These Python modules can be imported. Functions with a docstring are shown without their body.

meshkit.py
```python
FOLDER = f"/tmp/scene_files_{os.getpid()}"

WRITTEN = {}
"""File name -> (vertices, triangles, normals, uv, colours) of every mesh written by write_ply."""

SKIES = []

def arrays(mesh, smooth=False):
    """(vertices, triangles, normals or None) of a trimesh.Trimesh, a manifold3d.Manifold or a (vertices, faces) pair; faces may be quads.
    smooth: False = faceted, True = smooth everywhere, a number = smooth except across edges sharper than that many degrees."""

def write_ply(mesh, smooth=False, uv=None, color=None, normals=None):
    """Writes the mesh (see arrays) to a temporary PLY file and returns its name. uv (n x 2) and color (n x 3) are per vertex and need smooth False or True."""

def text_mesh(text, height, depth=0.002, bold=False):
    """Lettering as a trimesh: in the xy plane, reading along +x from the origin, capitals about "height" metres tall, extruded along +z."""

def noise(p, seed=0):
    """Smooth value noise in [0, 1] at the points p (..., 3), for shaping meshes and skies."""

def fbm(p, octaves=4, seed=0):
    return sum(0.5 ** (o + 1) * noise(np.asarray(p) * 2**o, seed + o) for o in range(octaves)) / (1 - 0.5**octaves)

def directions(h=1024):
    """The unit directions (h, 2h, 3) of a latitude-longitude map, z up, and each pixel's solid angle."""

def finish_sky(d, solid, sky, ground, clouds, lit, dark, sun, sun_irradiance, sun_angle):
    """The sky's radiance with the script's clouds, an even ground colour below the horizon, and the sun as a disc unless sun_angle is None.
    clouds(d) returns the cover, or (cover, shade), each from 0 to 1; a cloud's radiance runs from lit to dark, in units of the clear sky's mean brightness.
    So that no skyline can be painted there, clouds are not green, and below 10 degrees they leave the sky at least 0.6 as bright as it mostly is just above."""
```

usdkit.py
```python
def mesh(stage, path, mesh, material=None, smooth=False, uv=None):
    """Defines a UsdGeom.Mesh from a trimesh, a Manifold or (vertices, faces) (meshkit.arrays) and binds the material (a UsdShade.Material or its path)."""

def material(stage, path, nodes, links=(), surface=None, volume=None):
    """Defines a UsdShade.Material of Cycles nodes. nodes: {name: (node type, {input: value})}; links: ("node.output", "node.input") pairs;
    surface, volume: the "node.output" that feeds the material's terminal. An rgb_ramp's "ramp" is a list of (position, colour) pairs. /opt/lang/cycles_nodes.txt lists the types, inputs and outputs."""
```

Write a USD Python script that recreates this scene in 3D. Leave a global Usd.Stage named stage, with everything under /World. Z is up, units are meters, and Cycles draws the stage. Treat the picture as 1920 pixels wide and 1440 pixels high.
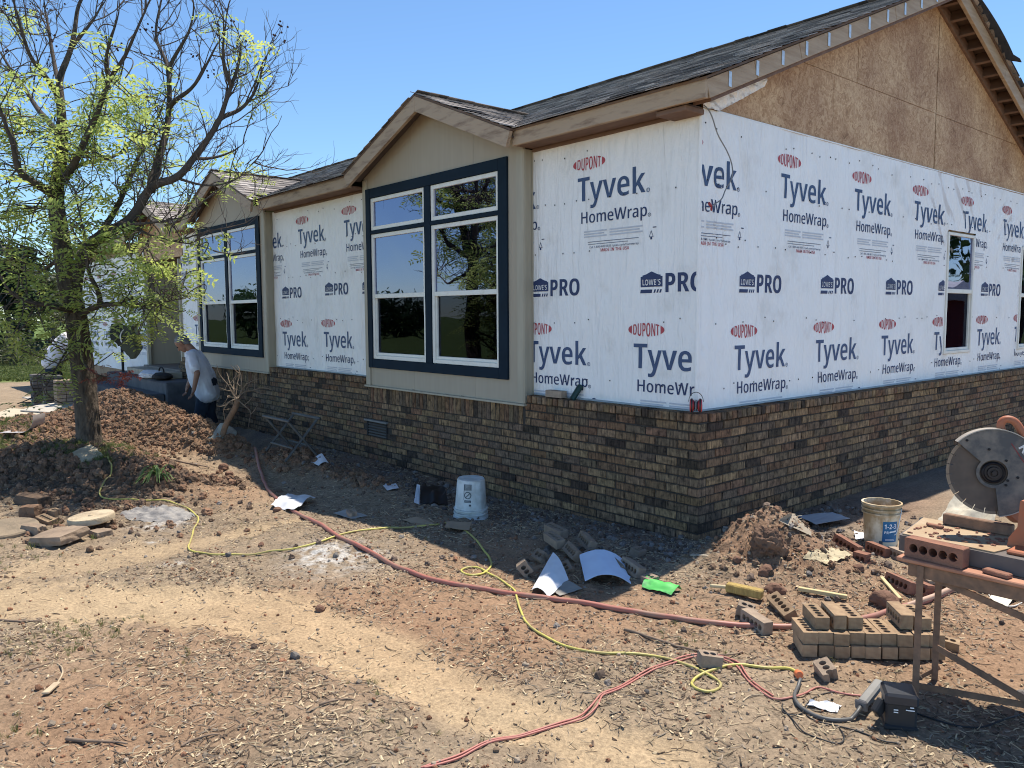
import math, random
import numpy as np
import trimesh, manifold3d
import shapely
from shapely import affinity
from shapely.geometry import Polygon, MultiPolygon, LineString, Point, box as sbox
from shapely.ops import unary_union
from pxr import Usd, UsdGeom, UsdLux, UsdShade, Gf, Sdf, Vt
import usdkit, meshkit

stage = Usd.Stage.CreateInMemory()
UsdGeom.SetStageUpAxis(stage, UsdGeom.Tokens.z)
UsdGeom.SetStageMetersPerUnit(stage, 1.0)
UsdGeom.Xform.Define(stage, '/World')
UsdGeom.Scope.Define(stage, '/World/Looks')

# ---------------------------------------------------------------- camera
EXPOSURE = 1.0
CAM_POS = np.array([3.4386, -4.7237, 1.6752])
YAW, PITCH, ROLL = -0.86249, -0.08706, -0.00521
fwd = np.array([math.sin(YAW) * math.cos(PITCH), math.cos(YAW) * math.cos(PITCH), math.sin(PITCH)])
rgt = np.array([math.cos(YAW), -math.sin(YAW), 0.0])
upv = np.cross(rgt, fwd)
rgt, upv = math.cos(ROLL) * rgt + math.sin(ROLL) * upv, -math.sin(ROLL) * rgt + math.cos(ROLL) * upv
cam = UsdGeom.Camera.Define(stage, '/World/camera')
cam.AddTransformOp().Set(Gf.Matrix4d(*rgt, 0, *upv, 0, *(-fwd), 0, *CAM_POS, 1))
cam.CreateHorizontalApertureAttr(36.0)
cam.CreateVerticalApertureAttr(27.0)
cam.CreateFocalLengthAttr(36.0 * 1490.0 / 1920.0)
cam.CreateClippingRangeAttr(Gf.Vec2f(0.05, 2000))
cam.GetPrim().CreateAttribute('exposure', Sdf.ValueTypeNames.Float).Set(EXPOSURE)

# ---------------------------------------------------------------- sky and sun
SUN_TO = np.array([-0.21, 1.31, 3.27]); SUN_TO /= np.linalg.norm(SUN_TO)
SKY_STRENGTH, SUN_INTENSITY = 0.090, 1.0
dome = UsdLux.DomeLight.Define(stage, '/World/sky')
dome.GetPrim().SetCustomDataByKey('kind', 'structure')
skym = usdkit.material(stage, '/World/Looks/sky', {
    's': ('sky_texture', {'sky_type': 'single_scattering', 'sun_disc': False, 'sun_elevation': math.asin(SUN_TO[2]),
                          'sun_rotation': math.atan2(SUN_TO[0], SUN_TO[1]), 'altitude': 350.0, 'air_density': 1.0, 'aerosol_density': 0.1, 'ozone_density': 1.0}),
    'm': ('mix', {'mix_type': 'multiply', 'fac': 1.0, 'color2': (0.69, 0.86, 1.0)}),
    'b': ('background_shader', {'strength': SKY_STRENGTH})}, [('s.color', 'm.color1'), ('m.color', 'b.color')], surface='b.background')
UsdShade.MaterialBindingAPI.Apply(dome.GetPrim()).Bind(skym)
sun = UsdLux.DistantLight.Define(stage, '/World/sun')
sun.CreateIntensityAttr(SUN_INTENSITY); sun.CreateNormalizeAttr(True); sun.CreateAngleAttr(0.5)
sun.CreateColorAttr(Gf.Vec3f(1.0, 0.94, 0.84))
zx = SUN_TO; xx = np.cross([0, 1, 0], zx); xx /= np.linalg.norm(xx); yx = np.cross(zx, xx)
sun.AddTransformOp().Set(Gf.Matrix4d(*xx, 0, *yx, 0, *zx, 0, 0, 0, 30, 1))

# ---------------------------------------------------------------- helpers
rng = np.random.default_rng(7)
random.seed(7)
used = set()


def numbered(parent, name):
    p = f'{parent}/{name}'; n = 0
    while p in used:
        n += 1; p = f'{parent}/{name}_{n:03d}'
    used.add(p)
    return p


def path_of(parent):
    return '/World' if parent is None else str(parent.GetPath())


def tag(prim, label=None, cat=None, group=None, kind=None):
    for k, v in (('label', label), ('category', cat), ('group', group), ('kind', kind)):
        if v:
            prim.SetCustomDataByKey(k, v)
    return prim


def thing(name, label, cat, loc=(0, 0, 0), rotz=0.0, group=None):
    x = UsdGeom.Xform.Define(stage, numbered('/World', name))
    x.AddTranslateOp().Set(Gf.Vec3d(*map(float, loc)))
    if rotz:
        x.AddRotateZOp().Set(math.degrees(rotz))
    return tag(x.GetPrim(), label, cat, group)


def place(root, loc, rot=(0, 0, 0)):
    x = UsdGeom.Xformable(root); x.ClearXformOpOrder()
    x.AddTranslateOp().Set(Gf.Vec3d(*map(float, loc)))
    if any(rot):
        x.AddRotateXYZOp().Set(Gf.Vec3f(*[math.degrees(a) for a in rot]))


def part(name, mesh, m, parent=None, smooth=False, label=None, kind=None, prim_vars=None, uv=None):
    p = usdkit.mesh(stage, numbered(path_of(parent), name), mesh, m, smooth=smooth, uv=uv)
    if prim_vars:
        api = UsdGeom.PrimvarsAPI(p)
        for k, (v, interp) in prim_vars.items():
            v = np.asarray(v, np.float32)
            if v.ndim == 1:
                api.CreatePrimvar(k, Sdf.ValueTypeNames.FloatArray, interp).Set(Vt.FloatArray.FromNumpy(v))
            else:
                api.CreatePrimvar(k, Sdf.ValueTypeNames.Color3fArray, interp).Set(Vt.Vec3fArray.FromNumpy(v))
    return tag(p.GetPrim(), label, None, None, kind)


def solo(name, mesh, m, label, cat, smooth=False, group=None):
    """A thing that is one mesh."""
    return tag(part(name, mesh, m, None, smooth), label, cat, group)


def cat(*ms):
    return trimesh.util.concatenate([m for m in ms if m is not None])


def box(x0, x1, y0, y1, z0, z1, b=0.0):
    lo, hi = np.array([x0, y0, z0], float), np.array([x1, y1, z1], float)
    lo, hi = np.minimum(lo, hi), np.maximum(lo, hi)
    if b <= 0:
        m = trimesh.creation.box(hi - lo); m.apply_translation((lo + hi) / 2); return m
    b = min(b, 0.45 * (hi - lo).min())
    pts = []
    for s in np.ndindex(2, 2, 2):
        c = np.where(s, hi, lo); d = np.where(s, -1, 1) * b
        for k in range(3):
            q = c + d; q[k] = c[k]; pts.append(q)
    return trimesh.convex.convex_hull(np.array(pts))


def frame_of(p, q, up=(0, 0, 1)):
    p, q = np.asarray(p, float), np.asarray(q, float)
    d = q - p; L = np.linalg.norm(d); d /= L
    u = np.asarray(up, float)
    if abs(d @ u) > 0.98:
        u = np.array([1.0, 0, 0])
    s = np.cross(d, u); s /= np.linalg.norm(s); t = np.cross(s, d)
    M = np.eye(4); M[:3, 0], M[:3, 1], M[:3, 2], M[:3, 3] = d, s, t, p
    return M, L


def beam(p, q, w, h, up=(0, 0, 1), b=0.003):
    """A board from p to q, w wide (sideways) and h high (along up), centred on the line."""
    M, L = frame_of(p, q, up)
    m = box(0, L, -w / 2, w / 2, -h / 2, h / 2, b); m.apply_transform(M); return m


def smooth_path(pts, step=0.03):
    from scipy.interpolate import CubicSpline
    p = np.asarray(pts, float)
    t = np.concatenate([[0], np.cumsum(np.maximum(np.linalg.norm(np.diff(p, axis=0), axis=1), 1e-6) ** 0.5)])
    c = CubicSpline(t, p); n = int(max(8, np.linalg.norm(np.diff(p, axis=0), axis=1).sum() / step))
    return c(np.linspace(0, t[-1], n))


def tube(pts, r, n=8, cap=True):
    p = np.asarray(pts, float); k = len(p)
    r = np.broadcast_to(np.asarray(r, float), (k,))
    t = np.gradient(p, axis=0); t /= np.maximum(np.linalg.norm(t, axis=1, keepdims=True), 1e-9)
    a = np.array([0, 0, 1.0]) if abs(t[0, 2]) < 0.9 else np.array([1.0, 0, 0])
    V = []
    ang = np.arange(n) * 2 * math.pi / n
    u = np.cross(t[0], a); u /= np.linalg.norm(u)
    for i in range(k):
        u = u - t[i] * (u @ t[i]); u /= max(np.linalg.norm(u), 1e-9); w = np.cross(t[i], u)
        V.append(p[i] + r[i] * (np.cos(ang)[:, None] * u + np.sin(ang)[:, None] * w))
    V = np.vstack(V)
    i, j = np.meshgrid(np.arange(k - 1), np.arange(n), indexing='ij')
    a_, b_ = i * n + j, i * n + (j + 1) % n
    F = np.concatenate([np.stack([a_, b_, b_ + n], -1).reshape(-1, 3), np.stack([a_, b_ + n, a_ + n], -1).reshape(-1, 3)])
    if cap:
        V = np.vstack([V, p[0], p[-1]]); c0, c1 = k * n, k * n + 1
        jj = np.arange(n)
        F = np.vstack([F, np.stack([np.full(n, c0), (jj + 1) % n, jj], 1), np.stack([np.full(n, c1), (k - 1) * n + jj, (k - 1) * n + (jj + 1) % n], 1)])
    return trimesh.Trimesh(V, F, process=False)


def lathe(profile, n=32):
    prof = np.asarray(profile, float); k = len(prof)
    ang = np.arange(n) * 2 * math.pi / n
    V = np.stack([prof[:, None, 0] * np.cos(ang), prof[:, None, 0] * np.sin(ang), np.repeat(prof[:, 1:2], n, 1)], -1).reshape(-1, 3)
    i, j = np.meshgrid(np.arange(k - 1), np.arange(n), indexing='ij')
    a_, b_ = i * n + j, i * n + (j + 1) % n
    F = np.concatenate([np.stack([a_, b_, b_ + n], -1).reshape(-1, 3), np.stack([a_, b_ + n, a_ + n], -1).reshape(-1, 3)])
    m = trimesh.Trimesh(V, F, process=False)
    return m


def extrude(poly, h):
    gs = [g for g in getattr(poly, 'geoms', [poly]) if g.area > 1e-9]
    return cat(*[trimesh.creation.extrude_polygon(g, h, engine='earcut') for g in gs])


def xf(m, M):
    m = m.copy(); m.apply_transform(M); return m


def rot(ax, a):
    return trimesh.transformations.rotation_matrix(a, ax)


def tr(x, y, z):
    return trimesh.transformations.translation_matrix([x, y, z])


def sheet(P, thick=0.0):
    """A quad grid P (n x m x 3) as a mesh; with a thickness it is closed below."""
    n, m = P.shape[:2]
    i, j = np.meshgrid(np.arange(n - 1), np.arange(m - 1), indexing='ij')
    a = i * m + j
    F = np.concatenate([np.stack([a, a + m, a + m + 1], -1).reshape(-1, 3), np.stack([a, a + m + 1, a + 1], -1).reshape(-1, 3)])
    M = trimesh.Trimesh(P.reshape(-1, 3), F, process=False)
    if thick:
        N = M.vertex_normals
        V2 = M.vertices - N * thick; k = n * m
        edge = np.concatenate([np.arange(m), np.arange(1, n) * m + m - 1, (n - 1) * m + np.arange(m - 2, -1, -1), np.arange(n - 2, 0, -1) * m])
        e2 = np.roll(edge, -1)
        F = np.vstack([F, F[:, ::-1] + k, np.stack([edge, edge + k, e2 + k], 1), np.stack([edge, e2 + k, e2], 1)])
        M = trimesh.Trimesh(np.vstack([M.vertices, V2]), F, process=False)
    return M


def fbm(p, o=4, s=0):
    return meshkit.fbm(np.asarray(p, float), o, s)


# ---------------------------------------------------------------- materials
MATS = {}


def mat(name, color, rough=0.7, var=0.25, scale=6.0, detail=6.0, bump=0.0, bscale=40.0, spec=0.3, metal=0.0, color2=None, stretch=(1, 1, 1),
        coat=0.0, bdist=0.01, space='object', contrast=(0.3, 0.7), sheen=0.0, rand=0.0):
    """A principled material whose colour drifts between two tones with noise in object space, with optional bump."""
    if name in MATS:
        return MATS[name]
    c = np.array(color, float); c2 = np.array(color2, float) if color2 is not None else c * (1 - var)
    if color2 is None:
        c = np.minimum(c * (1 + var * 0.6), 0.95)
    nodes = {'tc': ('texture_coordinate', {}), 'mp': ('mapping', {'scale': stretch}), 'n': ('noise_texture', {'scale': scale, 'detail': detail, 'roughness': 0.62}),
             'r': ('rgb_ramp', {'ramp': [(0.0, c2), (contrast[0], c2), (contrast[1], c), (1.0, c)]}),
             'p': ('principled_bsdf', {'roughness': rough, 'specular_ior_level': spec, 'metallic': metal, 'coat_weight': coat, 'sheen_weight': sheen})}
    links = [(('tc.object' if space == 'object' else 'tc.generated'), 'mp.vector'), ('mp.vector', 'n.vector'), ('n.fac', 'r.fac')]
    if rand:
        nodes |= {'oi': ('object_info', {}), 'mr': ('map_range', {'from_min': 0.0, 'from_max': 1.0, 'to_min': 1 - rand, 'to_max': 1 + rand}),
                  'hs': ('hsv', {})}
        links += [('oi.random', 'mr.value'), ('mr.result', 'hs.value'), ('r.color', 'hs.color'), ('hs.color', 'p.base_color')]
    else:
        links += [('r.color', 'p.base_color')]
    if bump:
        nodes |= {'bn': ('noise_texture', {'scale': bscale, 'detail': 5.0, 'roughness': 0.6}), 'bp': ('bump', {'strength': bump, 'distance': bdist})}
        links += [('mp.vector', 'bn.vector'), ('bn.fac', 'bp.height'), ('bp.normal', 'p.normal')]
    MATS[name] = usdkit.material(stage, '/World/Looks/' + name, nodes, links, surface='p.BSDF')
    return MATS[name]

# ---------------------------------------------------------------- lie of the land
MOUNDS = [  # x, y, length sigma, width sigma, turn, height
    (-8.45, -1.50, 0.85, 0.40, 0.10, 0.50), (-7.15, -1.55, 0.55, 0.38, 0.2, 0.30), (-6.15, -1.32, 0.50, 0.26, 0.3, 0.30), (-9.6, -1.7, 0.6, 0.5, 0.0, 0.26),
    (0.60, -0.06, 0.19, 0.18, 0.6, 0.22), (0.72, -0.16, 0.42, 0.34, 0.9, 0.13), (1.05, 0.02, 0.40, 0.25, 0.6, 0.05),
    (-5.0, -2.72, 0.75, 0.30, 0.42, 0.11), (-6.3, -3.25, 0.7, 0.35, 0.3, 0.12), (-4.5, -2.3, 0.5, 0.28, 0.3, 0.06),
    (-4.65, -0.98, 0.42, 0.30, 0.2, 0.20), (-3.55, -0.92, 0.50, 0.25, 0.1, 0.10), (-2.7, -0.95, 0.4, 0.25, 0.0, 0.06),
    (-9.0, -2.75, 0.9, 0.45, 0.2, 0.24), (-7.9, -2.6, 0.5, 0.4, 0.2, 0.10), (-6.15, -2.62, 0.85, 0.50, 0.2, 0.185), (-1.9, -2.02, 0.40, 0.25, 0.3, 0.05),
    (-7.6, -0.55, 1.6, 0.30, 0.02, -0.26), (-9.6, -0.5, 0.7, 0.32, 0.0, -0.22), (-2.1, -0.15, 1.1, 0.45, 0.0, -0.07),
    (0.6, -0.9, 0.5, 0.3, 0.3, 0.03), (-0.7, -0.75, 0.5, 0.3, 0.2, 0.03),
]


def hmac(x, y):
    """Height of the ground without its crumbs."""
    x, y = np.asarray(x, float), np.asarray(y, float)
    z = 0.0 * x
    for (cx, cy, sx, sy, t, h) in MOUNDS:
        c, s = np.cos(t), np.sin(t)
        u, v = (c * (x - cx) + s * (y - cy)) / sx, (-s * (x - cx) + c * (y - cy)) / sy
        z = z + h * np.exp(-0.5 * (u * u + v * v) ** 1.1)
    return z

def n2(x, y, f, o=3, s=0):
    return fbm(np.stack([np.asarray(x) * f, np.asarray(y) * f, np.full(np.shape(x), 3.7 + s)], -1), o, s)


def segdist(x, y, pts, wid):
    """Distance to a polyline divided by its (varying) half width."""
    best = np.full(np.shape(x), 1e9)
    for (a, b, wa, wb) in zip(pts[:-1], pts[1:], wid[:-1], wid[1:]):
        a, b = np.array(a), np.array(b); d = b - a
        t = np.clip(((x - a[0]) * d[0] + (y - a[1]) * d[1]) / (d @ d), 0, 1)
        q = np.hypot(x - a[0] - t * d[0], y - a[1] - t * d[1]) / (wa + (wb - wa) * t)
        best = np.minimum(best, q)
    return best


TRACK = [(-2.619, -4.773),(-1.988, -4.057),(-1.511, -3.451),(-0.964, -3.025),(-0.238, -2.832),(0.363, -2.76),(0.8, -2.657),(1.266, -2.532),(1.648, -2.498)]
TRACK_W = [0.5, 0.42, 0.36, 0.30, 0.26, 0.25, 0.24, 0.22, 0.26]
HEAP_SHADE_LINE = [(-6.014, -3.767),(-4.993, -3.026),(-4.358, -2.435),(-4.318, -1.792)]
TRACK2 = [(-2.558, -3.978),(-2.465, -3.364),(-2.438, -2.559),(-2.564, -1.894)]
TRACK2_W = [0.3, 0.3, 0.25, 0.1]


def ss(v, a, b):
    t = np.clip((v - a) / (b - a), 0, 1); return t * t * (3 - 2 * t)


def masks(x, y):
    w = n2(x, y, 2.2, 5, 5) - 0.5 + 0.5 * (n2(x, y, 11, 3, 6) - 0.5)
    d = segdist(x, y, TRACK, TRACK_W) + w * 1.5
    sand = 1 - ss(d, 0.55, 1.25)
    d2 = segdist(x, y, TRACK2, TRACK2_W) + w * 2.2
    sand = np.maximum(sand, 0.75 * (1 - ss(d2, 0.4, 1.2)))
    hm = hmac(x, y)
    mound = ss(hm, 0.05, 0.16)
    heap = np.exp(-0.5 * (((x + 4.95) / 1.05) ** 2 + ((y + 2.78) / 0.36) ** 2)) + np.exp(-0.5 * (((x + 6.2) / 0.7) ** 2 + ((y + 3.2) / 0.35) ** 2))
    heap = np.clip(heap * 1.2 + 1.1 - ss(segdist(x, y, HEAP_SHADE_LINE, [0.30, 0.36, 0.34, 0.22]) + w * 1.3, 0.4, 1.3) * 1.1, 0, 1)  # widened along the line to take in the painted tree shade
    lawn = ss(-x + 0.6 * (w - 0.0), 20.0, 21.2)
    lawn = np.maximum(lawn, ss(np.hypot(x + 4, y), 30, 45))
    tuft = np.clip(np.exp(-0.5 * (((x + 6.05) / 0.50) ** 2 + ((y + 2.62) / 0.20) ** 2)) * 1.3 + 0.8 * np.exp(-0.5 * (((x + 9.8) / 1.0) ** 2 + ((y + 3.2) / 0.25) ** 2)), 0, 1)
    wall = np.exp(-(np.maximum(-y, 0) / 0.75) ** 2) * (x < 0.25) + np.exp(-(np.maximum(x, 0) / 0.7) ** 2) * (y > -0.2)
    dust_shade = np.clip(wall, 0, 1) * (0.5 + (n2(x, y, 3.0, 3, 9) - 0.3))
    return sand, mound, heap, lawn, tuft, np.clip(dust_shade, 0, 1)


def hfull(x, y, M=None):
    sand, mound, heap, lawn, tuft, dust_shade = M if M is not None else masks(x, y)
    near = np.exp(-np.hypot(x + 3, y + 1.5) / 14)
    z = hmac(x, y) + near * 0.05 * (n2(x, y, 0.7, 2, 1) - 0.5)
    rough = 0.030 * (1 - 0.70 * sand) + 0.055 * mound + 0.045 * heap
    clod = np.abs(n2(x, y, 7.0, 4, 2) - 0.5) * 2
    z = z + near * rough * (1.5 * (0.35 - clod) + 1.2 * (n2(x, y, 16.0, 3, 3) - 0.5))
    z = z - 0.012 * sand
    d = segdist(x, y, TRACK, TRACK_W)
    z = z - 0.010 * np.exp(-((d - 0.45) / 0.16) ** 2) * near * (0.4 + n2(x, y, 2.5, 2, 15)) + 0.006 * near * sand * (n2(x, y, 5, 2, 16) - 0.5)
    return z


def ground_z(x, y):
    return float(hfull(np.array([x], float), np.array([y], float))[0])


def gradline(a, b, n):
    return np.linspace(a, b, n, endpoint=False)


def graded(start, step, end, grow):
    out = [start]; s = step
    while abs(out[-1] - start) < abs(end - start):
        s *= grow; out.append(out[-1] + math.copysign(s, end - start))
    return np.array(out[1:])


xs = np.concatenate([graded(-20.5, 0.06, -420, 1.12)[::-1], np.arange(-20.5, -10.5, 0.055), np.arange(-10.5, -5.2, 0.026), np.arange(-5.2, 3.3, 0.0145), graded(3.3, 0.016, 420, 1.14)])
ys = np.concatenate([graded(-4.75, 0.016, -420, 1.14)[::-1], np.arange(-4.75, 1.9, 0.0155), graded(1.9, 0.016, 420, 1.14)])
GX, GY = np.meshgrid(xs, ys, indexing='ij')
MK = masks(GX, GY)
GZ = hfull(GX, GY, MK)
under = (GX < 0.06 - 0.17) & (GX > -18.2) & (GY > 0.14) & (GY < 7.8)
GZ = np.where(under, -0.3, GZ)


def soil_color(x, y, M):
    sand, mound, heap, lawn, tuft, dust_shade = M
    a = n2(x, y, 1.3, 3, 11)[..., None]; b = n2(x, y, 9.0, 3, 12)[..., None]; c = n2(x, y, 0.5, 2, 13)[..., None]
    base = np.array([0.235, 0.178, 0.122]) * (0.72 + 0.62 * b) * (0.82 + 0.4 * a)
    red = np.array([0.27, 0.135, 0.070]) * (0.75 + 0.5 * b)
    base = base + (red - base) * np.clip((c - 0.54) * 4, 0, 0.45)
    def over(col, m):
        nonlocal base
        base = base + (np.array(col) * (0.78 + 0.44 * b) - base) * np.clip(m, 0, 1)[..., None]
    over([0.43, 0.315, 0.190], sand * (0.58 + 0.5 * (a[..., 0] - 0.3)))
    over([0.25, 0.150, 0.092], mound * 0.85)
    over([0.090, 0.062, 0.045], heap * 0.85)  # dark heap soil, with the shade of the tree put into the colour
    over([0.125, 0.108, 0.102], dust_shade * 0.75)  # cement dust by the walls, darkened with painted house shade
    over([0.095, 0.135, 0.035], np.maximum(lawn, 0.8 * tuft))
    for (cx, cy, r) in [(*(-3.161, -2.781), 0.13), (*(-1.399, -2.138), 0.20), (*(-1.542, -2.225), 0.12), (*(-2.084, -3.023), 0.05), (*(-2.724, -2.972), 0.04)]:
        g = np.exp(-((x - cx) ** 2 + (y - cy) ** 2) / (2 * r * r))
        over([0.50, 0.49, 0.47], np.clip(g * 1.5 * (n2(x, y, 22, 3, 21) * 2.4 - 0.95), 0, 0.55))
    return np.clip(base, 0.01, 0.9)


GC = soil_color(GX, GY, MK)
soil_m = usdkit.material(stage, '/World/Looks/soil', {
    'a': ('attribute', {'attribute': 'tint'}), 'tc': ('texture_coordinate', {}),
    'n1': ('noise_texture', {'scale': 55.0, 'detail': 5.0, 'roughness': 0.7}), 'n2': ('noise_texture', {'scale': 260.0, 'detail': 3.0, 'roughness': 0.6}),
    'r1': ('rgb_ramp', {'ramp': [(0.25, (0.55, 0.52, 0.50)), (0.5, (1, 1, 1)), (0.75, (1.5, 1.46, 1.4))]}),
    'm1': ('mix', {'mix_type': 'multiply', 'fac': 1.0}), 'add': ('math', {'math_type': 'multiply_add', 'value2': 0.35}),
    'bp': ('bump', {'strength': 0.9, 'distance': 0.012}), 'p': ('principled_bsdf', {'roughness': 0.95, 'specular_ior_level': 0.15})},
    [('tc.object', 'n1.vector'), ('tc.object', 'n2.vector'), ('n1.fac', 'r1.fac'), ('a.color', 'm1.color1'), ('r1.color', 'm1.color2'), ('m1.color', 'p.base_color'),
     ('n2.fac', 'add.value1'), ('n1.fac', 'add.value3'), ('add.value', 'bp.height'), ('bp.normal', 'p.normal')], surface='p.BSDF')
gm = sheet(np.stack([GX, GY, GZ], -1))
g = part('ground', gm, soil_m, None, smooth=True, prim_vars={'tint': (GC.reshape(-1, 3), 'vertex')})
tag(g, 'bare trampled soil in front of the house with a pale sandy track', 'ground', kind='structure')

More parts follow.
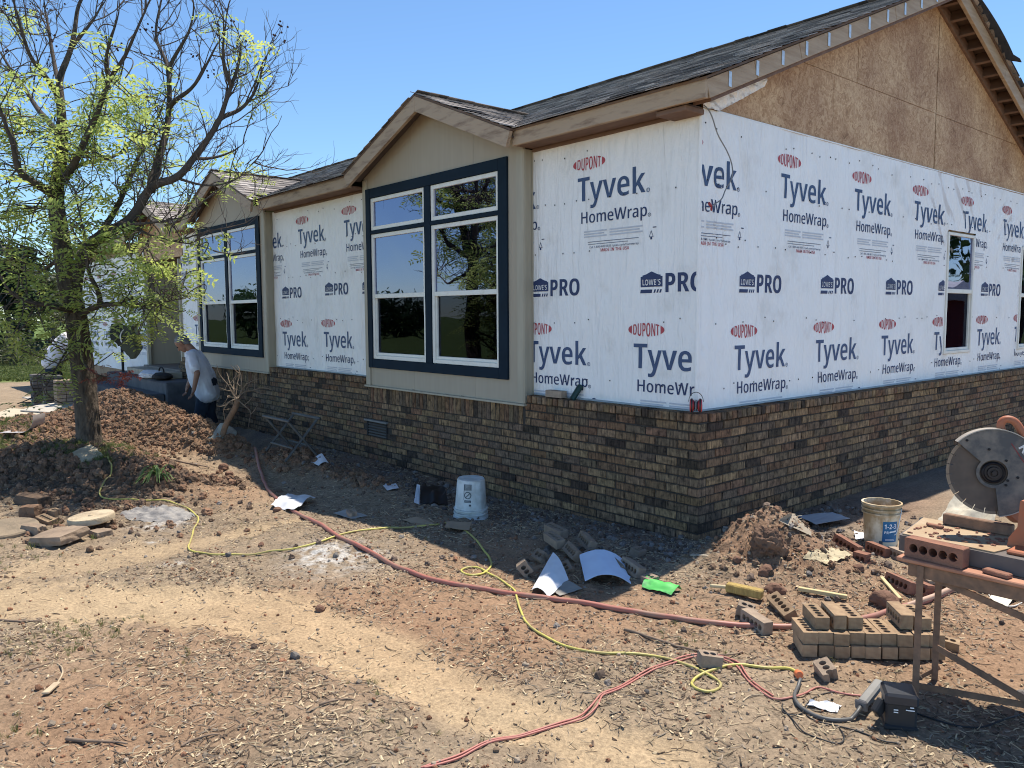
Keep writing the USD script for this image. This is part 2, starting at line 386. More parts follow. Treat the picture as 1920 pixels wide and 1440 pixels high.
GLYPHS = {
 'tyvek': [[[[2896,1061],[3061,1061],[3064,425],[3086,437],[3122,504],[3322,757],[3504,757],[3496,730],[3462,702],[3461,687],[3427,659],[3426,643],[3392,615],[3365,565],[3332,537],[3330,522],[3261,440],[3331,315],[3365,278],[3375,246],[3391,235],[3401,202],[3417,191],[3427,159],[3443,148],[3453,115],[3470,104],[3479,72],[3496,61],[3505,28],[3522,17],[3522,0],[3330,0],[3269,119],[3226,174],[3208,223],[3144,315],[3124,312],[3061,248],[3061,0],[2896,0]]],[[[2130,296],[2130,452],[2148,548],[2200,661],[2270,730],[2391,774],[2496,774],[2600,739],[2670,678],[2713,600],[2730,539],[2739,330],[2309,330],[2304,266],[2332,193],[2385,140],[2430,122],[2561,122],[2658,148],[2704,174],[2704,35],[2696,26],[2548,-17],[2409,-17],[2313,9],[2270,35],[2183,130],[2148,209]],[[2314,536],[2304,491],[2309,452],[2583,457],[2574,544],[2547,597],[2519,625],[2474,643],[2413,643],[2375,625],[2340,589]]],[[[957,12],[696,757],[869,757],[878,748],[931,552],[957,496],[957,465],[983,409],[983,378],[1009,322],[1026,221],[1040,207],[1052,212],[1070,313],[1087,343],[1087,374],[1104,404],[1104,435],[1148,552],[1200,757],[1557,765],[1687,339],[1713,195],[1725,190],[1887,757],[1896,765],[2061,765],[2061,730],[1817,0],[1635,0],[1391,744],[1376,748],[1087,-139],[1043,-226],[983,-296],[878,-339],[730,-330],[730,-191],[839,-200],[876,-181],[921,-119],[956,-22]]],[[[17,852],[17,1000],[678,1000],[678,852],[435,848],[435,0],[270,0],[261,9],[260,849]]]],
 'homewrap': [[[[6211,763],[6333,763],[6351,662],[6363,658],[6368,675],[6456,754],[6509,772],[6649,763],[6737,711],[6772,667],[6807,596],[6833,474],[6833,298],[6816,202],[6781,114],[6702,26],[6614,-9],[6518,-9],[6439,18],[6375,78],[6360,78],[6360,-333],[6211,-333]],[[6368,333],[6378,223],[6404,169],[6441,132],[6487,114],[6557,114],[6603,132],[6630,160],[6675,276],[6684,408],[6675,412],[6666,532],[6649,553],[6648,577],[6603,630],[6557,649],[6487,649],[6413,612],[6369,513],[6368,447],[6360,442],[6360,338]]],[[[5439,158],[5447,298],[5465,342],[5509,395],[5623,447],[5860,461],[5851,584],[5813,631],[5768,649],[5698,649],[5553,596],[5543,637],[5518,675],[5518,711],[5614,754],[5702,772],[5816,772],[5886,754],[5930,728],[5965,693],[6009,570],[6009,0],[5895,0],[5877,93],[5865,96],[5798,18],[5746,-9],[5702,-18],[5570,-9],[5518,18],[5482,53]],[[5588,223],[5597,161],[5643,106],[5732,97],[5778,115],[5815,142],[5851,205],[5859,357],[5724,360],[5643,333],[5597,269]]],[[[4947,754],[5070,754],[5079,662],[5093,639],[5175,737],[5219,763],[5255,772],[5368,763],[5351,623],[5251,632],[5222,622],[5142,560],[5114,505],[5096,407],[5096,0],[4947,0]]],[[[3868,9],[3640,1000],[3789,1000],[3851,746],[3851,706],[3877,632],[3877,592],[3895,553],[3895,513],[3921,439],[3962,200],[3974,206],[4009,430],[4158,1000],[4307,1000],[4465,368],[4483,232],[4495,227],[4509,241],[4518,333],[4535,373],[4544,456],[4570,531],[4570,570],[4614,724],[4667,991],[4675,1000],[4825,1000],[4588,0],[4421,0],[4412,9],[4254,640],[4232,773],[4219,768],[4202,632],[4044,0],[3877,0]]],[[[2965,289],[2965,447],[2982,535],[3026,640],[3105,719],[3175,754],[3325,763],[3412,737],[3509,649],[3553,544],[3561,342],[3119,342],[3114,330],[3132,223],[3187,141],[3267,105],[3381,105],[3479,132],[3526,158],[3526,26],[3377,-18],[3237,-18],[3167,0],[3088,44],[3044,88],[3000,158]],[[3150,585],[3123,504],[3127,447],[3421,452],[3412,540],[3385,594],[3349,631],[3303,649],[3241,649],[3195,630]]],[[[1807,754],[1930,754],[1939,688],[1953,665],[2018,737],[2053,754],[2114,772],[2202,772],[2307,728],[2356,658],[2430,737],[2491,763],[2623,772],[2702,746],[2763,684],[2798,570],[2798,0],[2649,0],[2649,530],[2613,621],[2556,649],[2495,649],[2450,631],[2395,558],[2377,477],[2377,0],[2228,0],[2228,530],[2192,620],[2144,649],[2074,649],[2020,622],[1974,540],[1965,412],[1956,407],[1956,0],[1807,0]]],[[[1000,456],[1009,461],[1009,518],[1053,632],[1140,728],[1263,772],[1368,772],[1491,728],[1579,640],[1614,570],[1640,456],[1632,246],[1579,114],[1482,18],[1377,-18],[1263,-18],[1149,26],[1088,79],[1035,167],[1000,307]],[[1149,408],[1158,268],[1176,205],[1194,169],[1238,124],[1286,105],[1355,105],[1402,124],[1447,169],[1482,268],[1482,360],[1491,365],[1482,486],[1446,586],[1401,631],[1355,649],[1285,649],[1239,630],[1194,585],[1167,523],[1158,412]]],[[[114,1000],[263,1000],[265,589],[661,588],[667,1000],[816,1000],[816,0],[667,0],[661,456],[265,455],[263,0],[114,0]]]],
 'pro': [[[[1649,404],[1649,596],[1693,781],[1754,886],[1851,965],[1991,1009],[2175,1000],[2237,982],[2298,947],[2360,895],[2361,880],[2404,833],[2465,658],[2465,592],[2474,588],[2465,342],[2439,237],[2386,132],[2352,103],[2342,79],[2326,78],[2272,26],[2132,-18],[1991,-18],[1912,0],[1825,44],[1788,87],[1772,88],[1702,193],[1675,263]],[[1877,404],[1877,346],[1895,284],[1922,230],[1976,176],[2022,158],[2101,158],[2147,176],[2201,230],[2246,346],[2254,582],[2219,734],[2174,797],[2101,833],[2023,833],[1940,788],[1904,734],[1877,645],[1877,588],[1868,582],[1868,409]]],[[[877,0],[877,1000],[1228,1000],[1316,982],[1377,956],[1456,886],[1482,833],[1500,772],[1500,649],[1456,535],[1412,482],[1352,445],[1351,417],[1386,368],[1422,283],[1439,272],[1466,205],[1482,193],[1579,0],[1351,0],[1161,386],[1079,382],[1079,0]],[[1084,833],[1080,547],[1162,544],[1225,562],[1253,581],[1289,653],[1280,769],[1252,806],[1216,824]]],[[[105,1000],[509,991],[623,939],[667,895],[711,798],[719,623],[702,544],[667,474],[596,404],[526,368],[447,351],[308,348],[307,-9],[105,-9]],[[399,526],[453,544],[499,590],[518,645],[517,724],[490,788],[445,815],[311,824],[307,530]]]],
 'lowes': [[[[4518,35],[4518,237],[4662,184],[4759,167],[4863,167],[4937,194],[4974,250],[4973,295],[4937,350],[4658,482],[4553,588],[4526,675],[4526,781],[4561,877],[4658,965],[4816,1009],[5026,1000],[5184,947],[5123,772],[4978,824],[4839,833],[4774,806],[4746,758],[4755,696],[4800,650],[5053,535],[5099,492],[5114,491],[5158,439],[5193,351],[5193,228],[5167,149],[5132,96],[5026,18],[4895,-18],[4719,-18]]],[[[4167,986],[4158,1000],[4360,1000],[4333,640],[4193,640],[4184,649]]],[[[3412,1000],[4000,1000],[4000,825],[3632,819],[3634,606],[3974,605],[3974,430],[3633,428],[3632,187],[4000,184],[4000,0],[3412,0]]],[[[2167,0],[1912,1000],[2132,1000],[2303,244],[2316,250],[2351,474],[2491,1000],[2702,1000],[2833,509],[2877,258],[2890,253],[2903,276],[2921,412],[2956,522],[2956,561],[2991,671],[2991,711],[3017,785],[3061,1000],[3281,1000],[3026,0],[2772,0],[2623,570],[2605,698],[2593,703],[2561,535],[2544,505],[2421,0]]],[[[860,421],[868,649],[912,789],[956,860],[1035,939],[1114,982],[1255,1018],[1421,1018],[1561,982],[1640,939],[1728,851],[1781,746],[1816,588],[1816,421],[1789,281],[1719,140],[1640,61],[1561,18],[1421,-18],[1255,-18],[1167,0],[1079,35],[1068,52],[1035,61],[956,140],[921,193],[886,281]],[[1088,426],[1114,310],[1150,248],[1196,202],[1294,167],[1389,167],[1480,203],[1534,256],[1561,310],[1588,426],[1579,627],[1534,743],[1454,815],[1391,833],[1294,833],[1195,797],[1150,752],[1105,663],[1088,574]]],[[[114,1000],[333,1000],[334,187],[737,184],[737,0],[114,0]]]],
 'dupont': [[[[3851,860],[3851,991],[4395,991],[4395,860],[4193,855],[4193,-9],[4044,-9],[4043,856]]],[[[3088,1000],[3272,1000],[3281,991],[3281,968],[3377,772],[3430,626],[3553,368],[3553,345],[3591,288],[3596,1000],[3737,1000],[3737,0],[3553,0],[3544,9],[3543,32],[3518,70],[3517,93],[3491,132],[3491,155],[3465,193],[3465,216],[3439,254],[3438,277],[3412,316],[3412,339],[3386,377],[3386,400],[3360,439],[3359,462],[3333,500],[3254,707],[3233,729],[3228,0],[3088,0]]],[[[2246,395],[2246,605],[2272,754],[2325,877],[2395,956],[2427,966],[2439,982],[2526,1009],[2649,1009],[2763,965],[2842,886],[2886,798],[2921,667],[2930,395],[2886,193],[2833,96],[2772,35],[2711,0],[2649,-18],[2526,-18],[2465,0],[2404,35],[2342,96],[2289,193]],[[2404,400],[2448,214],[2511,142],[2557,123],[2619,123],[2692,169],[2728,231],[2754,329],[2763,601],[2728,769],[2692,831],[2646,868],[2618,877],[2530,868],[2484,841],[2482,825],[2457,804],[2412,671]]],[[[1614,991],[1903,991],[1974,974],[2061,921],[2114,833],[2132,763],[2123,579],[2070,465],[2000,404],[1930,377],[1764,366],[1763,-9],[1614,-9]],[[1855,500],[1919,527],[1956,573],[1974,637],[1965,777],[1937,823],[1891,850],[1767,859],[1763,504]]],[[[842,237],[842,1000],[1000,1000],[1000,259],[1028,177],[1102,123],[1171,123],[1226,150],[1263,214],[1272,259],[1272,1000],[1430,1000],[1430,246],[1412,158],[1351,53],[1336,52],[1289,9],[1202,-18],[1070,-18],[1009,0],[956,26],[895,88],[860,158]]],[[[96,1000],[386,1000],[465,982],[553,930],[596,886],[649,798],[693,614],[693,421],[684,417],[675,307],[614,149],[544,70],[474,26],[377,0],[96,0]],[[246,137],[355,132],[437,168],[482,222],[526,346],[535,600],[517,698],[472,796],[427,841],[364,868],[246,864]]]],
 'call': [[[[27375,750],[27484,750],[27507,668],[27625,750],[27844,750],[28000,625],[28047,469],[28031,188],[27906,16],[27719,-31],[27502,61],[27500,-344],[27375,-344]],[[27500,460],[27548,146],[27616,94],[27775,79],[27873,160],[27922,429],[27874,573],[27809,638],[27648,656],[27533,575]]],[[[26531,141],[26547,312],[26625,391],[26766,437],[27016,446],[27015,556],[26965,639],[26774,656],[26641,609],[26609,703],[26781,766],[26969,766],[27094,703],[27141,609],[27141,0],[27047,0],[27009,94],[26906,0],[26688,-16],[26578,47]],[[26657,243],[26726,94],[26948,126],[27015,241],[27015,354],[26724,327]]],[[[26000,750],[26109,750],[26132,638],[26250,750],[26437,766],[26437,656],[26255,640],[26141,510],[26125,0],[26000,0]]],[[[24984,0],[24781,750],[24922,734],[25069,169],[25250,750],[25391,750],[25569,185],[25719,734],[25859,750],[25656,16],[25500,0],[25318,581],[25141,16]]],[[[24047,281],[24078,578],[24219,734],[24453,766],[24547,734],[24641,641],[24687,531],[24687,344],[24172,334],[24204,192],[24285,111],[24538,94],[24656,141],[24641,16],[24515,-16],[24266,0],[24125,94]],[[24187,469],[24554,453],[24562,523],[24479,640],[24305,656],[24220,590]]],[[[22766,0],[22766,750],[22875,750],[22898,668],[23047,766],[23250,750],[23352,654],[23531,766],[23687,766],[23812,687],[23859,562],[23859,0],[23734,0],[23734,507],[23647,656],[23490,656],[23391,557],[23375,0],[23250,0],[23233,590],[23163,656],[22957,623],[22891,460],[22891,0]]],[[[21859,281],[21875,547],[22031,734],[22297,766],[22437,703],[22531,578],[22562,469],[22547,219],[22484,94],[22391,16],[22125,-16],[22016,31],[21906,141]],[[21984,306],[22017,192],[22099,110],[22323,110],[22405,192],[22437,304],[22405,558],[22289,656],[22067,624],[22000,509]]],[[[21031,0],[21031,1062],[21156,1062],[21160,672],[21328,766],[21484,766],[21594,719],[21656,625],[21672,0],[21547,0],[21547,524],[21529,590],[21444,656],[21288,656],[21189,574],[21156,460],[21156,0]]],[[[20391,0],[20750,984],[20875,1000],[20531,31],[20516,0]]],[[[19172,750],[19281,750],[19305,668],[19453,766],[19609,766],[19759,654],[19938,766],[20172,734],[20266,562],[20266,0],[20141,0],[20141,507],[20053,656],[19896,656],[19798,557],[19781,0],[19656,0],[19639,590],[19570,656],[19363,623],[19297,460],[19297,0],[19172,0]]],[[[18266,281],[18281,547],[18438,734],[18703,766],[18844,703],[18937,578],[18969,469],[18953,219],[18891,94],[18797,16],[18531,-16],[18422,31],[18313,141]],[[18391,446],[18423,192],[18505,110],[18730,111],[18811,192],[18844,304],[18811,558],[18696,656],[18473,623]]],[[[17594,266],[17609,531],[17703,687],[17938,766],[18141,719],[18109,625],[18007,656],[17832,639],[17719,444],[17768,159],[17868,94],[18141,125],[18125,16],[18031,-16],[17797,0],[17641,125]]],[[[17250,125],[17297,172],[17375,172],[17422,125],[17422,31],[17375,-16],[17297,-16],[17250,31]]],[[[16516,0],[16516,1062],[16641,1062],[16645,406],[16969,750],[17109,750],[16824,429],[17141,0],[16984,0],[16741,344],[16641,275],[16641,0]]],[[[15672,281],[15703,578],[15844,734],[16078,766],[16172,734],[16266,641],[16312,531],[16312,344],[15797,334],[15829,192],[15910,111],[16163,94],[16281,141],[16266,16],[16140,-16],[15891,0],[15750,94]],[[15812,469],[16179,453],[16187,523],[16104,640],[15930,656],[15845,590]]],[[[14172,-235],[14355,-217],[14453,-38],[14172,750],[14297,734],[14522,154],[14734,734],[15016,750],[15228,138],[15453,750],[15594,750],[15312,0],[15156,0],[14867,719],[14484,-250],[14344,-344],[14188,-344]]],[[[13672,641],[13672,719],[13780,755],[13828,922],[13906,922],[13911,751],[14125,750],[14125,641],[13906,631],[13907,163],[13975,94],[14125,94],[14125,0],[13922,-16],[13797,78],[13781,633]]],[[[12219,47],[12219,141],[12368,94],[12586,94],[12734,243],[12734,353],[12667,468],[12584,500],[12297,484],[12250,516],[12281,1000],[12797,1000],[12797,891],[12393,888],[12375,603],[12609,609],[12812,500],[12859,406],[12828,141],[12719,31],[12578,-16],[12375,-16]]],[[[11406,156],[11554,94],[11788,94],[11920,192],[11937,321],[11871,420],[11562,453],[11563,562],[11790,579],[11873,644],[11906,712],[11889,840],[11805,906],[11619,906],[11469,828],[11422,922],[11625,1016],[11812,1016],[11937,969],[12031,844],[12031,688],[11984,594],[11873,521],[11984,469],[12047,391],[12062,219],[12031,125],[11859,0],[11563,-16],[11406,31]]],[[[10609,188],[10641,391],[10801,523],[10641,703],[10656,891],[10734,969],[10859,1016],[11031,1016],[11156,969],[11250,844],[11250,719],[11203,625],[11063,524],[11172,469],[11281,328],[11250,109],[11094,0],[10844,-16],[10719,31]],[[10767,370],[10752,175],[10850,94],[11039,94],[11140,177],[11156,289],[11074,405],[10898,469]],[[10766,807],[10847,627],[10962,579],[11108,692],[11125,806],[11025,906],[10866,906]]],[[[9813,594],[9844,859],[9938,969],[10063,1016],[10203,1016],[10312,969],[10406,875],[10469,703],[10469,406],[10375,141],[10187,0],[9891,0],[9891,109],[10117,94],[10279,206],[10344,463],[10203,375],[10000,375],[9859,469]],[[9938,634],[10004,502],[10180,469],[10311,551],[10344,711],[10230,889],[10070,906],[9954,792]]],[[[9344,422],[9687,422],[9687,313],[9344,313]]],[[[8547,188],[8578,391],[8739,523],[8578,703],[8594,891],[8672,969],[8797,1016],[8969,1016],[9094,969],[9187,844],[9187,719],[9141,625],[9000,524],[9109,469],[9219,328],[9187,109],[9031,0],[8781,-16],[8656,31]],[[8704,370],[8690,175],[8787,94],[8977,94],[9077,177],[9094,289],[9011,405],[8836,469]],[[8704,807],[8785,627],[8900,579],[9045,692],[9062,806],[8963,906],[8804,906]]],[[[7719,234],[7719,344],[8172,1000],[8328,1016],[8328,351],[8469,344],[8469,234],[8329,229],[8328,0],[8203,0],[8197,234]],[[7859,359],[8202,348],[8199,845],[8173,840]]],[[[6922,234],[6922,344],[7375,1000],[7531,1016],[7531,351],[7672,344],[7672,234],[7532,229],[7531,0],[7406,0],[7400,234]],[[7062,359],[7405,348],[7402,844],[7377,840]]],[[[6484,422],[6828,422],[6828,313],[6484,313]]],[[[5688,359],[5703,734],[5781,922],[5953,1016],[6094,1016],[6203,969],[6312,828],[6359,641],[6344,266],[6250,63],[6094,-16],[5953,-16],[5844,31],[5734,172]],[[5813,617],[5844,225],[5926,111],[6086,94],[6170,160],[6234,383],[6234,617],[6202,775],[6120,890],[5961,906],[5876,839]]],[[[4891,359],[4906,734],[4984,922],[5156,1016],[5297,1016],[5406,969],[5516,828],[5562,641],[5547,266],[5453,63],[5297,-16],[5156,-16],[5047,31],[4938,172]],[[5016,617],[5048,225],[5129,111],[5289,94],[5373,160],[5437,383],[5437,617],[5406,775],[5323,890],[5164,906],[5079,839]]],[[[4094,188],[4125,391],[4285,523],[4125,703],[4141,891],[4219,969],[4344,1016],[4516,1016],[4641,969],[4734,844],[4734,719],[4687,625],[4547,524],[4656,469],[4766,328],[4734,109],[4578,0],[4328,-16],[4203,31]],[[4219,228],[4334,94],[4523,94],[4623,176],[4641,288],[4558,405],[4383,469],[4252,371]],[[4251,807],[4332,627],[4446,579],[4592,692],[4609,806],[4510,906],[4350,906]]],[[[3625,313],[3625,422],[3969,422],[3969,313]]],[[[2891,766],[3141,1000],[3266,1000],[3266,0],[3141,0],[3140,841],[2969,719]]],[[[2156,1062],[2281,1062],[2281,0],[2156,0]]],[[[1781,1062],[1906,1062],[1906,0],[1781,0]]],[[[938,141],[953,312],[1031,391],[1172,437],[1422,446],[1421,556],[1371,639],[1180,656],[1047,609],[1016,703],[1188,766],[1375,766],[1500,703],[1547,609],[1547,0],[1453,0],[1416,94],[1312,0],[1094,-16],[984,47]],[[1063,243],[1133,94],[1354,126],[1421,241],[1421,354],[1130,327]]],[[[78,391],[94,672],[141,797],[250,922],[547,1016],[828,953],[797,859],[478,906],[364,858],[267,761],[203,569],[235,288],[346,143],[447,94],[797,125],[797,16],[438,-16],[266,47],[156,156]]]],
 'made': [[[[9633,13],[9924,1000],[10101,1013],[10405,13],[10241,13],[10157,291],[9877,290],[9797,13]],[[9911,438],[10126,436],[10033,822],[10000,817]]],[[[9025,51],[9025,177],[9209,127],[9322,127],[9364,141],[9430,222],[9415,352],[9351,416],[9127,532],[9063,608],[9038,823],[9076,911],[9177,1000],[9266,1025],[9405,1025],[9570,975],[9532,835],[9386,886],[9285,886],[9243,872],[9190,803],[9205,673],[9295,596],[9481,506],[9557,418],[9582,215],[9544,114],[9456,25],[9342,-13],[9114,0]]],[[[8215,1012],[8367,1000],[8380,207],[8460,127],[8600,114],[8694,179],[8721,247],[8722,1000],[8873,1013],[8873,253],[8823,114],[8734,25],[8620,-13],[8468,-13],[8354,25],[8266,114],[8215,253]]],[[[7203,1000],[7684,1000],[7684,873],[7354,866],[7357,585],[7658,582],[7658,456],[7356,452],[7355,131],[7684,127],[7684,0],[7203,0]]],[[[6316,0],[6316,1000],[6468,1000],[6476,582],[6820,584],[6823,1000],[6975,1000],[6975,0],[6823,0],[6815,456],[6471,453],[6468,0]]],[[[5570,873],[5570,1000],[6190,1000],[6190,873],[5950,867],[5949,0],[5797,0],[5797,869]]],[[[4367,1000],[4557,1000],[4929,264],[4937,1000],[5076,1000],[5076,0],[4886,0],[4514,749],[4506,0],[4367,0]]],[[[3848,88],[3949,122],[3949,879],[3848,911],[3848,1000],[4203,1000],[4203,911],[4101,878],[4101,121],[4203,89],[4203,0],[3848,0]]],[[[2886,1000],[3367,1000],[3367,873],[3038,866],[3040,585],[3342,582],[3342,456],[3039,452],[3039,131],[3367,127],[3367,0],[2886,0]]],[[[2025,1000],[2430,987],[2532,937],[2658,772],[2696,620],[2684,329],[2608,152],[2481,38],[2354,0],[2025,0]],[[2177,134],[2322,127],[2401,153],[2467,206],[2531,335],[2544,601],[2506,742],[2428,834],[2336,873],[2177,867]]],[[[1139,25],[1430,1000],[1608,1013],[1911,13],[1747,13],[1663,291],[1384,290],[1304,13],[1152,0]],[[1507,817],[1424,431],[1633,436],[1539,822]]],[[[114,1000],[329,1000],[574,239],[810,1000],[1038,1000],[1038,0],[886,0],[879,774],[633,0],[494,13],[291,716],[255,759],[253,0],[114,0]]]],
 'ridgid': [[[[4132,1000],[4596,991],[4746,939],[4868,833],[4921,737],[4947,649],[4956,430],[4939,333],[4886,211],[4843,164],[4842,149],[4772,88],[4693,44],[4518,0],[4132,0]],[[4486,149],[4611,185],[4665,221],[4710,275],[4754,381],[4763,435],[4754,627],[4710,735],[4638,806],[4584,833],[4504,851],[4320,851],[4316,153]]],[[[3535,0],[3535,105],[3645,132],[3658,146],[3658,855],[3645,868],[3535,895],[3535,1000],[3956,1000],[3956,895],[3855,868],[3842,854],[3842,145],[3855,132],[3956,105],[3956,0]]],[[[2526,412],[2526,579],[2570,746],[2623,833],[2728,930],[2868,991],[2965,1009],[3140,1009],[3360,956],[3298,807],[3162,851],[2988,860],[2889,833],[2844,806],[2773,735],[2746,689],[2711,557],[2711,426],[2755,275],[2844,176],[2898,149],[2978,132],[3171,140],[3202,154],[3201,391],[2991,395],[2991,544],[3377,544],[3377,35],[3298,9],[3127,-9],[3123,-18],[2930,-18],[2789,18],[2675,88],[2614,158],[2553,281]]],[[[1544,1000],[2009,991],[2158,939],[2281,833],[2333,737],[2360,649],[2368,430],[2351,333],[2298,211],[2255,164],[2254,149],[2184,88],[2105,44],[1930,0],[1544,0]],[[1898,149],[1952,158],[2024,185],[2077,221],[2122,275],[2166,381],[2175,435],[2167,627],[2122,735],[2050,806],[1996,833],[1916,851],[1732,851],[1728,153]]],[[[947,0],[947,105],[1058,132],[1070,146],[1070,855],[1058,868],[947,895],[947,1000],[1368,1000],[1368,895],[1267,868],[1254,854],[1254,145],[1267,132],[1368,105],[1368,0]]],[[[123,1000],[561,991],[684,947],[746,895],[781,833],[798,772],[789,614],[754,544],[693,482],[616,446],[614,434],[711,298],[720,265],[886,18],[886,0],[684,0],[451,395],[307,391],[307,0],[123,0]],[[307,540],[486,535],[568,571],[614,654],[614,741],[595,788],[559,824],[478,851],[309,850]]]],
 'n123': [[[[2386,210],[2522,158],[2671,149],[2744,177],[2789,251],[2780,348],[2735,403],[2653,430],[2518,430],[2518,588],[2636,588],[2681,597],[2744,633],[2781,697],[2771,787],[2716,833],[2619,842],[2556,824],[2465,772],[2386,912],[2482,974],[2614,1009],[2754,1009],[2868,974],[2956,886],[2982,754],[2965,667],[2930,605],[2851,544],[2809,534],[2805,521],[2810,509],[2842,509],[2912,474],[2965,421],[2991,368],[3000,228],[2965,123],[2904,53],[2772,-9],[2719,-18],[2500,-9],[2386,35]]],[[[1939,465],[2298,465],[2298,289],[1939,289]]],[[[1211,0],[1211,149],[1341,291],[1342,307],[1385,344],[1386,360],[1429,397],[1430,412],[1543,546],[1587,626],[1605,689],[1596,786],[1550,833],[1521,842],[1424,833],[1307,746],[1262,814],[1228,842],[1211,886],[1289,956],[1404,1009],[1570,1018],[1640,1000],[1693,974],[1763,904],[1789,851],[1807,763],[1798,658],[1781,596],[1702,456],[1464,180],[1825,175],[1825,0]]],[[[772,465],[1132,465],[1132,289],[772,289]]],[[[79,728],[175,833],[191,835],[360,1000],[544,1000],[544,0],[342,0],[341,753],[326,753],[325,737],[193,614],[167,623],[165,638]]]],
 'pr': [[[[877,-9],[877,1000],[1228,1000],[1342,974],[1404,939],[1456,886],[1500,772],[1500,649],[1482,588],[1430,500],[1377,456],[1344,446],[1342,425],[1377,377],[1404,309],[1421,298],[1457,213],[1474,202],[1501,134],[1518,123],[1544,55],[1561,44],[1579,-9],[1360,-9],[1153,386],[1079,382],[1079,0],[1070,-9]],[[1079,549],[1189,544],[1263,591],[1289,653],[1289,732],[1271,778],[1234,815],[1179,833],[1080,831]]],[[[105,1000],[456,1000],[561,974],[658,904],[702,825],[719,754],[719,623],[693,526],[658,465],[605,412],[491,360],[308,348],[307,0],[298,-9],[105,-9]],[[312,833],[307,521],[435,527],[481,555],[517,618],[508,769],[463,815],[417,833]]]],
}

# ---------------------------------------------------------------- building materials
wood_fascia = mat('weathered_wood', (0.39, 0.28, 0.185), 0.8, color2=(0.20, 0.13, 0.085), scale=4.5, stretch=(0.8, 4, 4), contrast=(0.30, 0.52), bump=0.25, bscale=30)
wood_rake = mat('rake_wood', (0.42, 0.31, 0.21), 0.8, color2=(0.30, 0.205, 0.13), scale=5, stretch=(6, 0.6, 6), bump=0.25, bscale=30)
wood_red = mat('stained_soffit_wood', (0.20, 0.120, 0.082), 0.8, color2=(0.12, 0.07, 0.05), scale=4, stretch=(1, 3, 3))
siding_m = mat('tan_siding', (0.385, 0.322, 0.238), 0.75, color2=(0.35, 0.292, 0.216), scale=3.5, stretch=(5, 5, 0.5), bump=0.15, bscale=60)
trim_tan = mat('tan_trim', (0.40, 0.345, 0.255), 0.65, color2=(0.33, 0.285, 0.21), scale=4, stretch=(4, 4, 0.6), bump=0.1)
navy_m = mat('navy_trim_paint', (0.0075, 0.017, 0.028), 0.75, color2=(0.005, 0.012, 0.020), scale=5, bump=0.08, spec=0.15)
vinyl_m = mat('white_vinyl', (0.72, 0.68, 0.60), 0.45, color2=(0.62, 0.57, 0.48), scale=7, stretch=(1, 1, 1), contrast=(0.25, 0.5))
metal_m = mat('galvanized_strap', (0.62, 0.66, 0.70), 0.42, color2=(0.45, 0.48, 0.52), scale=30, metal=0.4)
dark_m = mat('dark_void', (0.02, 0.018, 0.018), 0.9, var=0.2)
room_m = mat('room_wall', (0.10, 0.095, 0.09), 0.9, var=0.2)
curtain_m = mat('curtain', (0.55, 0.56, 0.58), 0.9, color2=(0.40, 0.41, 0.43), scale=8, stretch=(8, 8, 0.3))
mortar_m = mat('mortar', (0.060, 0.050, 0.042), 0.95, color2=(0.028, 0.023, 0.02), scale=9, bump=0.5, bscale=120)
steel_lintel = mat('grey_flashing', (0.40, 0.42, 0.43), 0.5, color2=(0.28, 0.30, 0.31), scale=8, metal=0.3)

brick_m = usdkit.material(stage, '/World/Looks/brick_face', {
    'a': ('attribute', {'attribute': 'tone'}), 'tc': ('texture_coordinate', {}),
    'mp': ('mapping', {'scale': (1.0, 1.0, 0.16)}), 'n1': ('noise_texture', {'scale': 62.0, 'detail': 4.0, 'roughness': 0.65}),
    'n2': ('noise_texture', {'scale': 17.0, 'detail': 6.0, 'roughness': 0.68}), 'n3': ('noise_texture', {'scale': 220.0, 'detail': 3.0}),
    'r1': ('rgb_ramp', {'ramp': [(0.33, (0.22, 0.22, 0.24)), (0.45, (0.80, 0.80, 0.80)), (0.58, (1.15, 1.13, 1.08)), (0.70, (1.75, 1.70, 1.58))]}),
    'r2': ('rgb_ramp', {'ramp': [(0.34, (0.35, 0.35, 0.37)), (0.48, (0.95, 0.95, 0.95)), (0.62, (1.2, 1.18, 1.15)), (0.72, (1.9, 1.85, 1.75))]}),
    'm1': ('mix', {'mix_type': 'multiply', 'fac': 1.0}), 'm2': ('mix', {'mix_type': 'multiply', 'fac': 1.0}),
    'ad': ('math', {'math_type': 'multiply_add', 'value2': 0.8}), 'bp': ('bump', {'strength': 0.8, 'distance': 0.006}),
    'p': ('principled_bsdf', {'roughness': 0.92, 'specular_ior_level': 0.15})},
    [('tc.object', 'mp.vector'), ('mp.vector', 'n1.vector'), ('tc.object', 'n2.vector'), ('tc.object', 'n3.vector'), ('n1.fac', 'r1.fac'), ('n2.fac', 'r2.fac'),
     ('a.color', 'm1.color1'), ('r1.color', 'm1.color2'), ('m1.color', 'm2.color1'), ('r2.color', 'm2.color2'), ('m2.color', 'p.base_color'),
     ('n1.fac', 'ad.value1'), ('n3.fac', 'ad.value3'), ('ad.value', 'bp.height'), ('bp.normal', 'p.normal')], surface='p.BSDF')

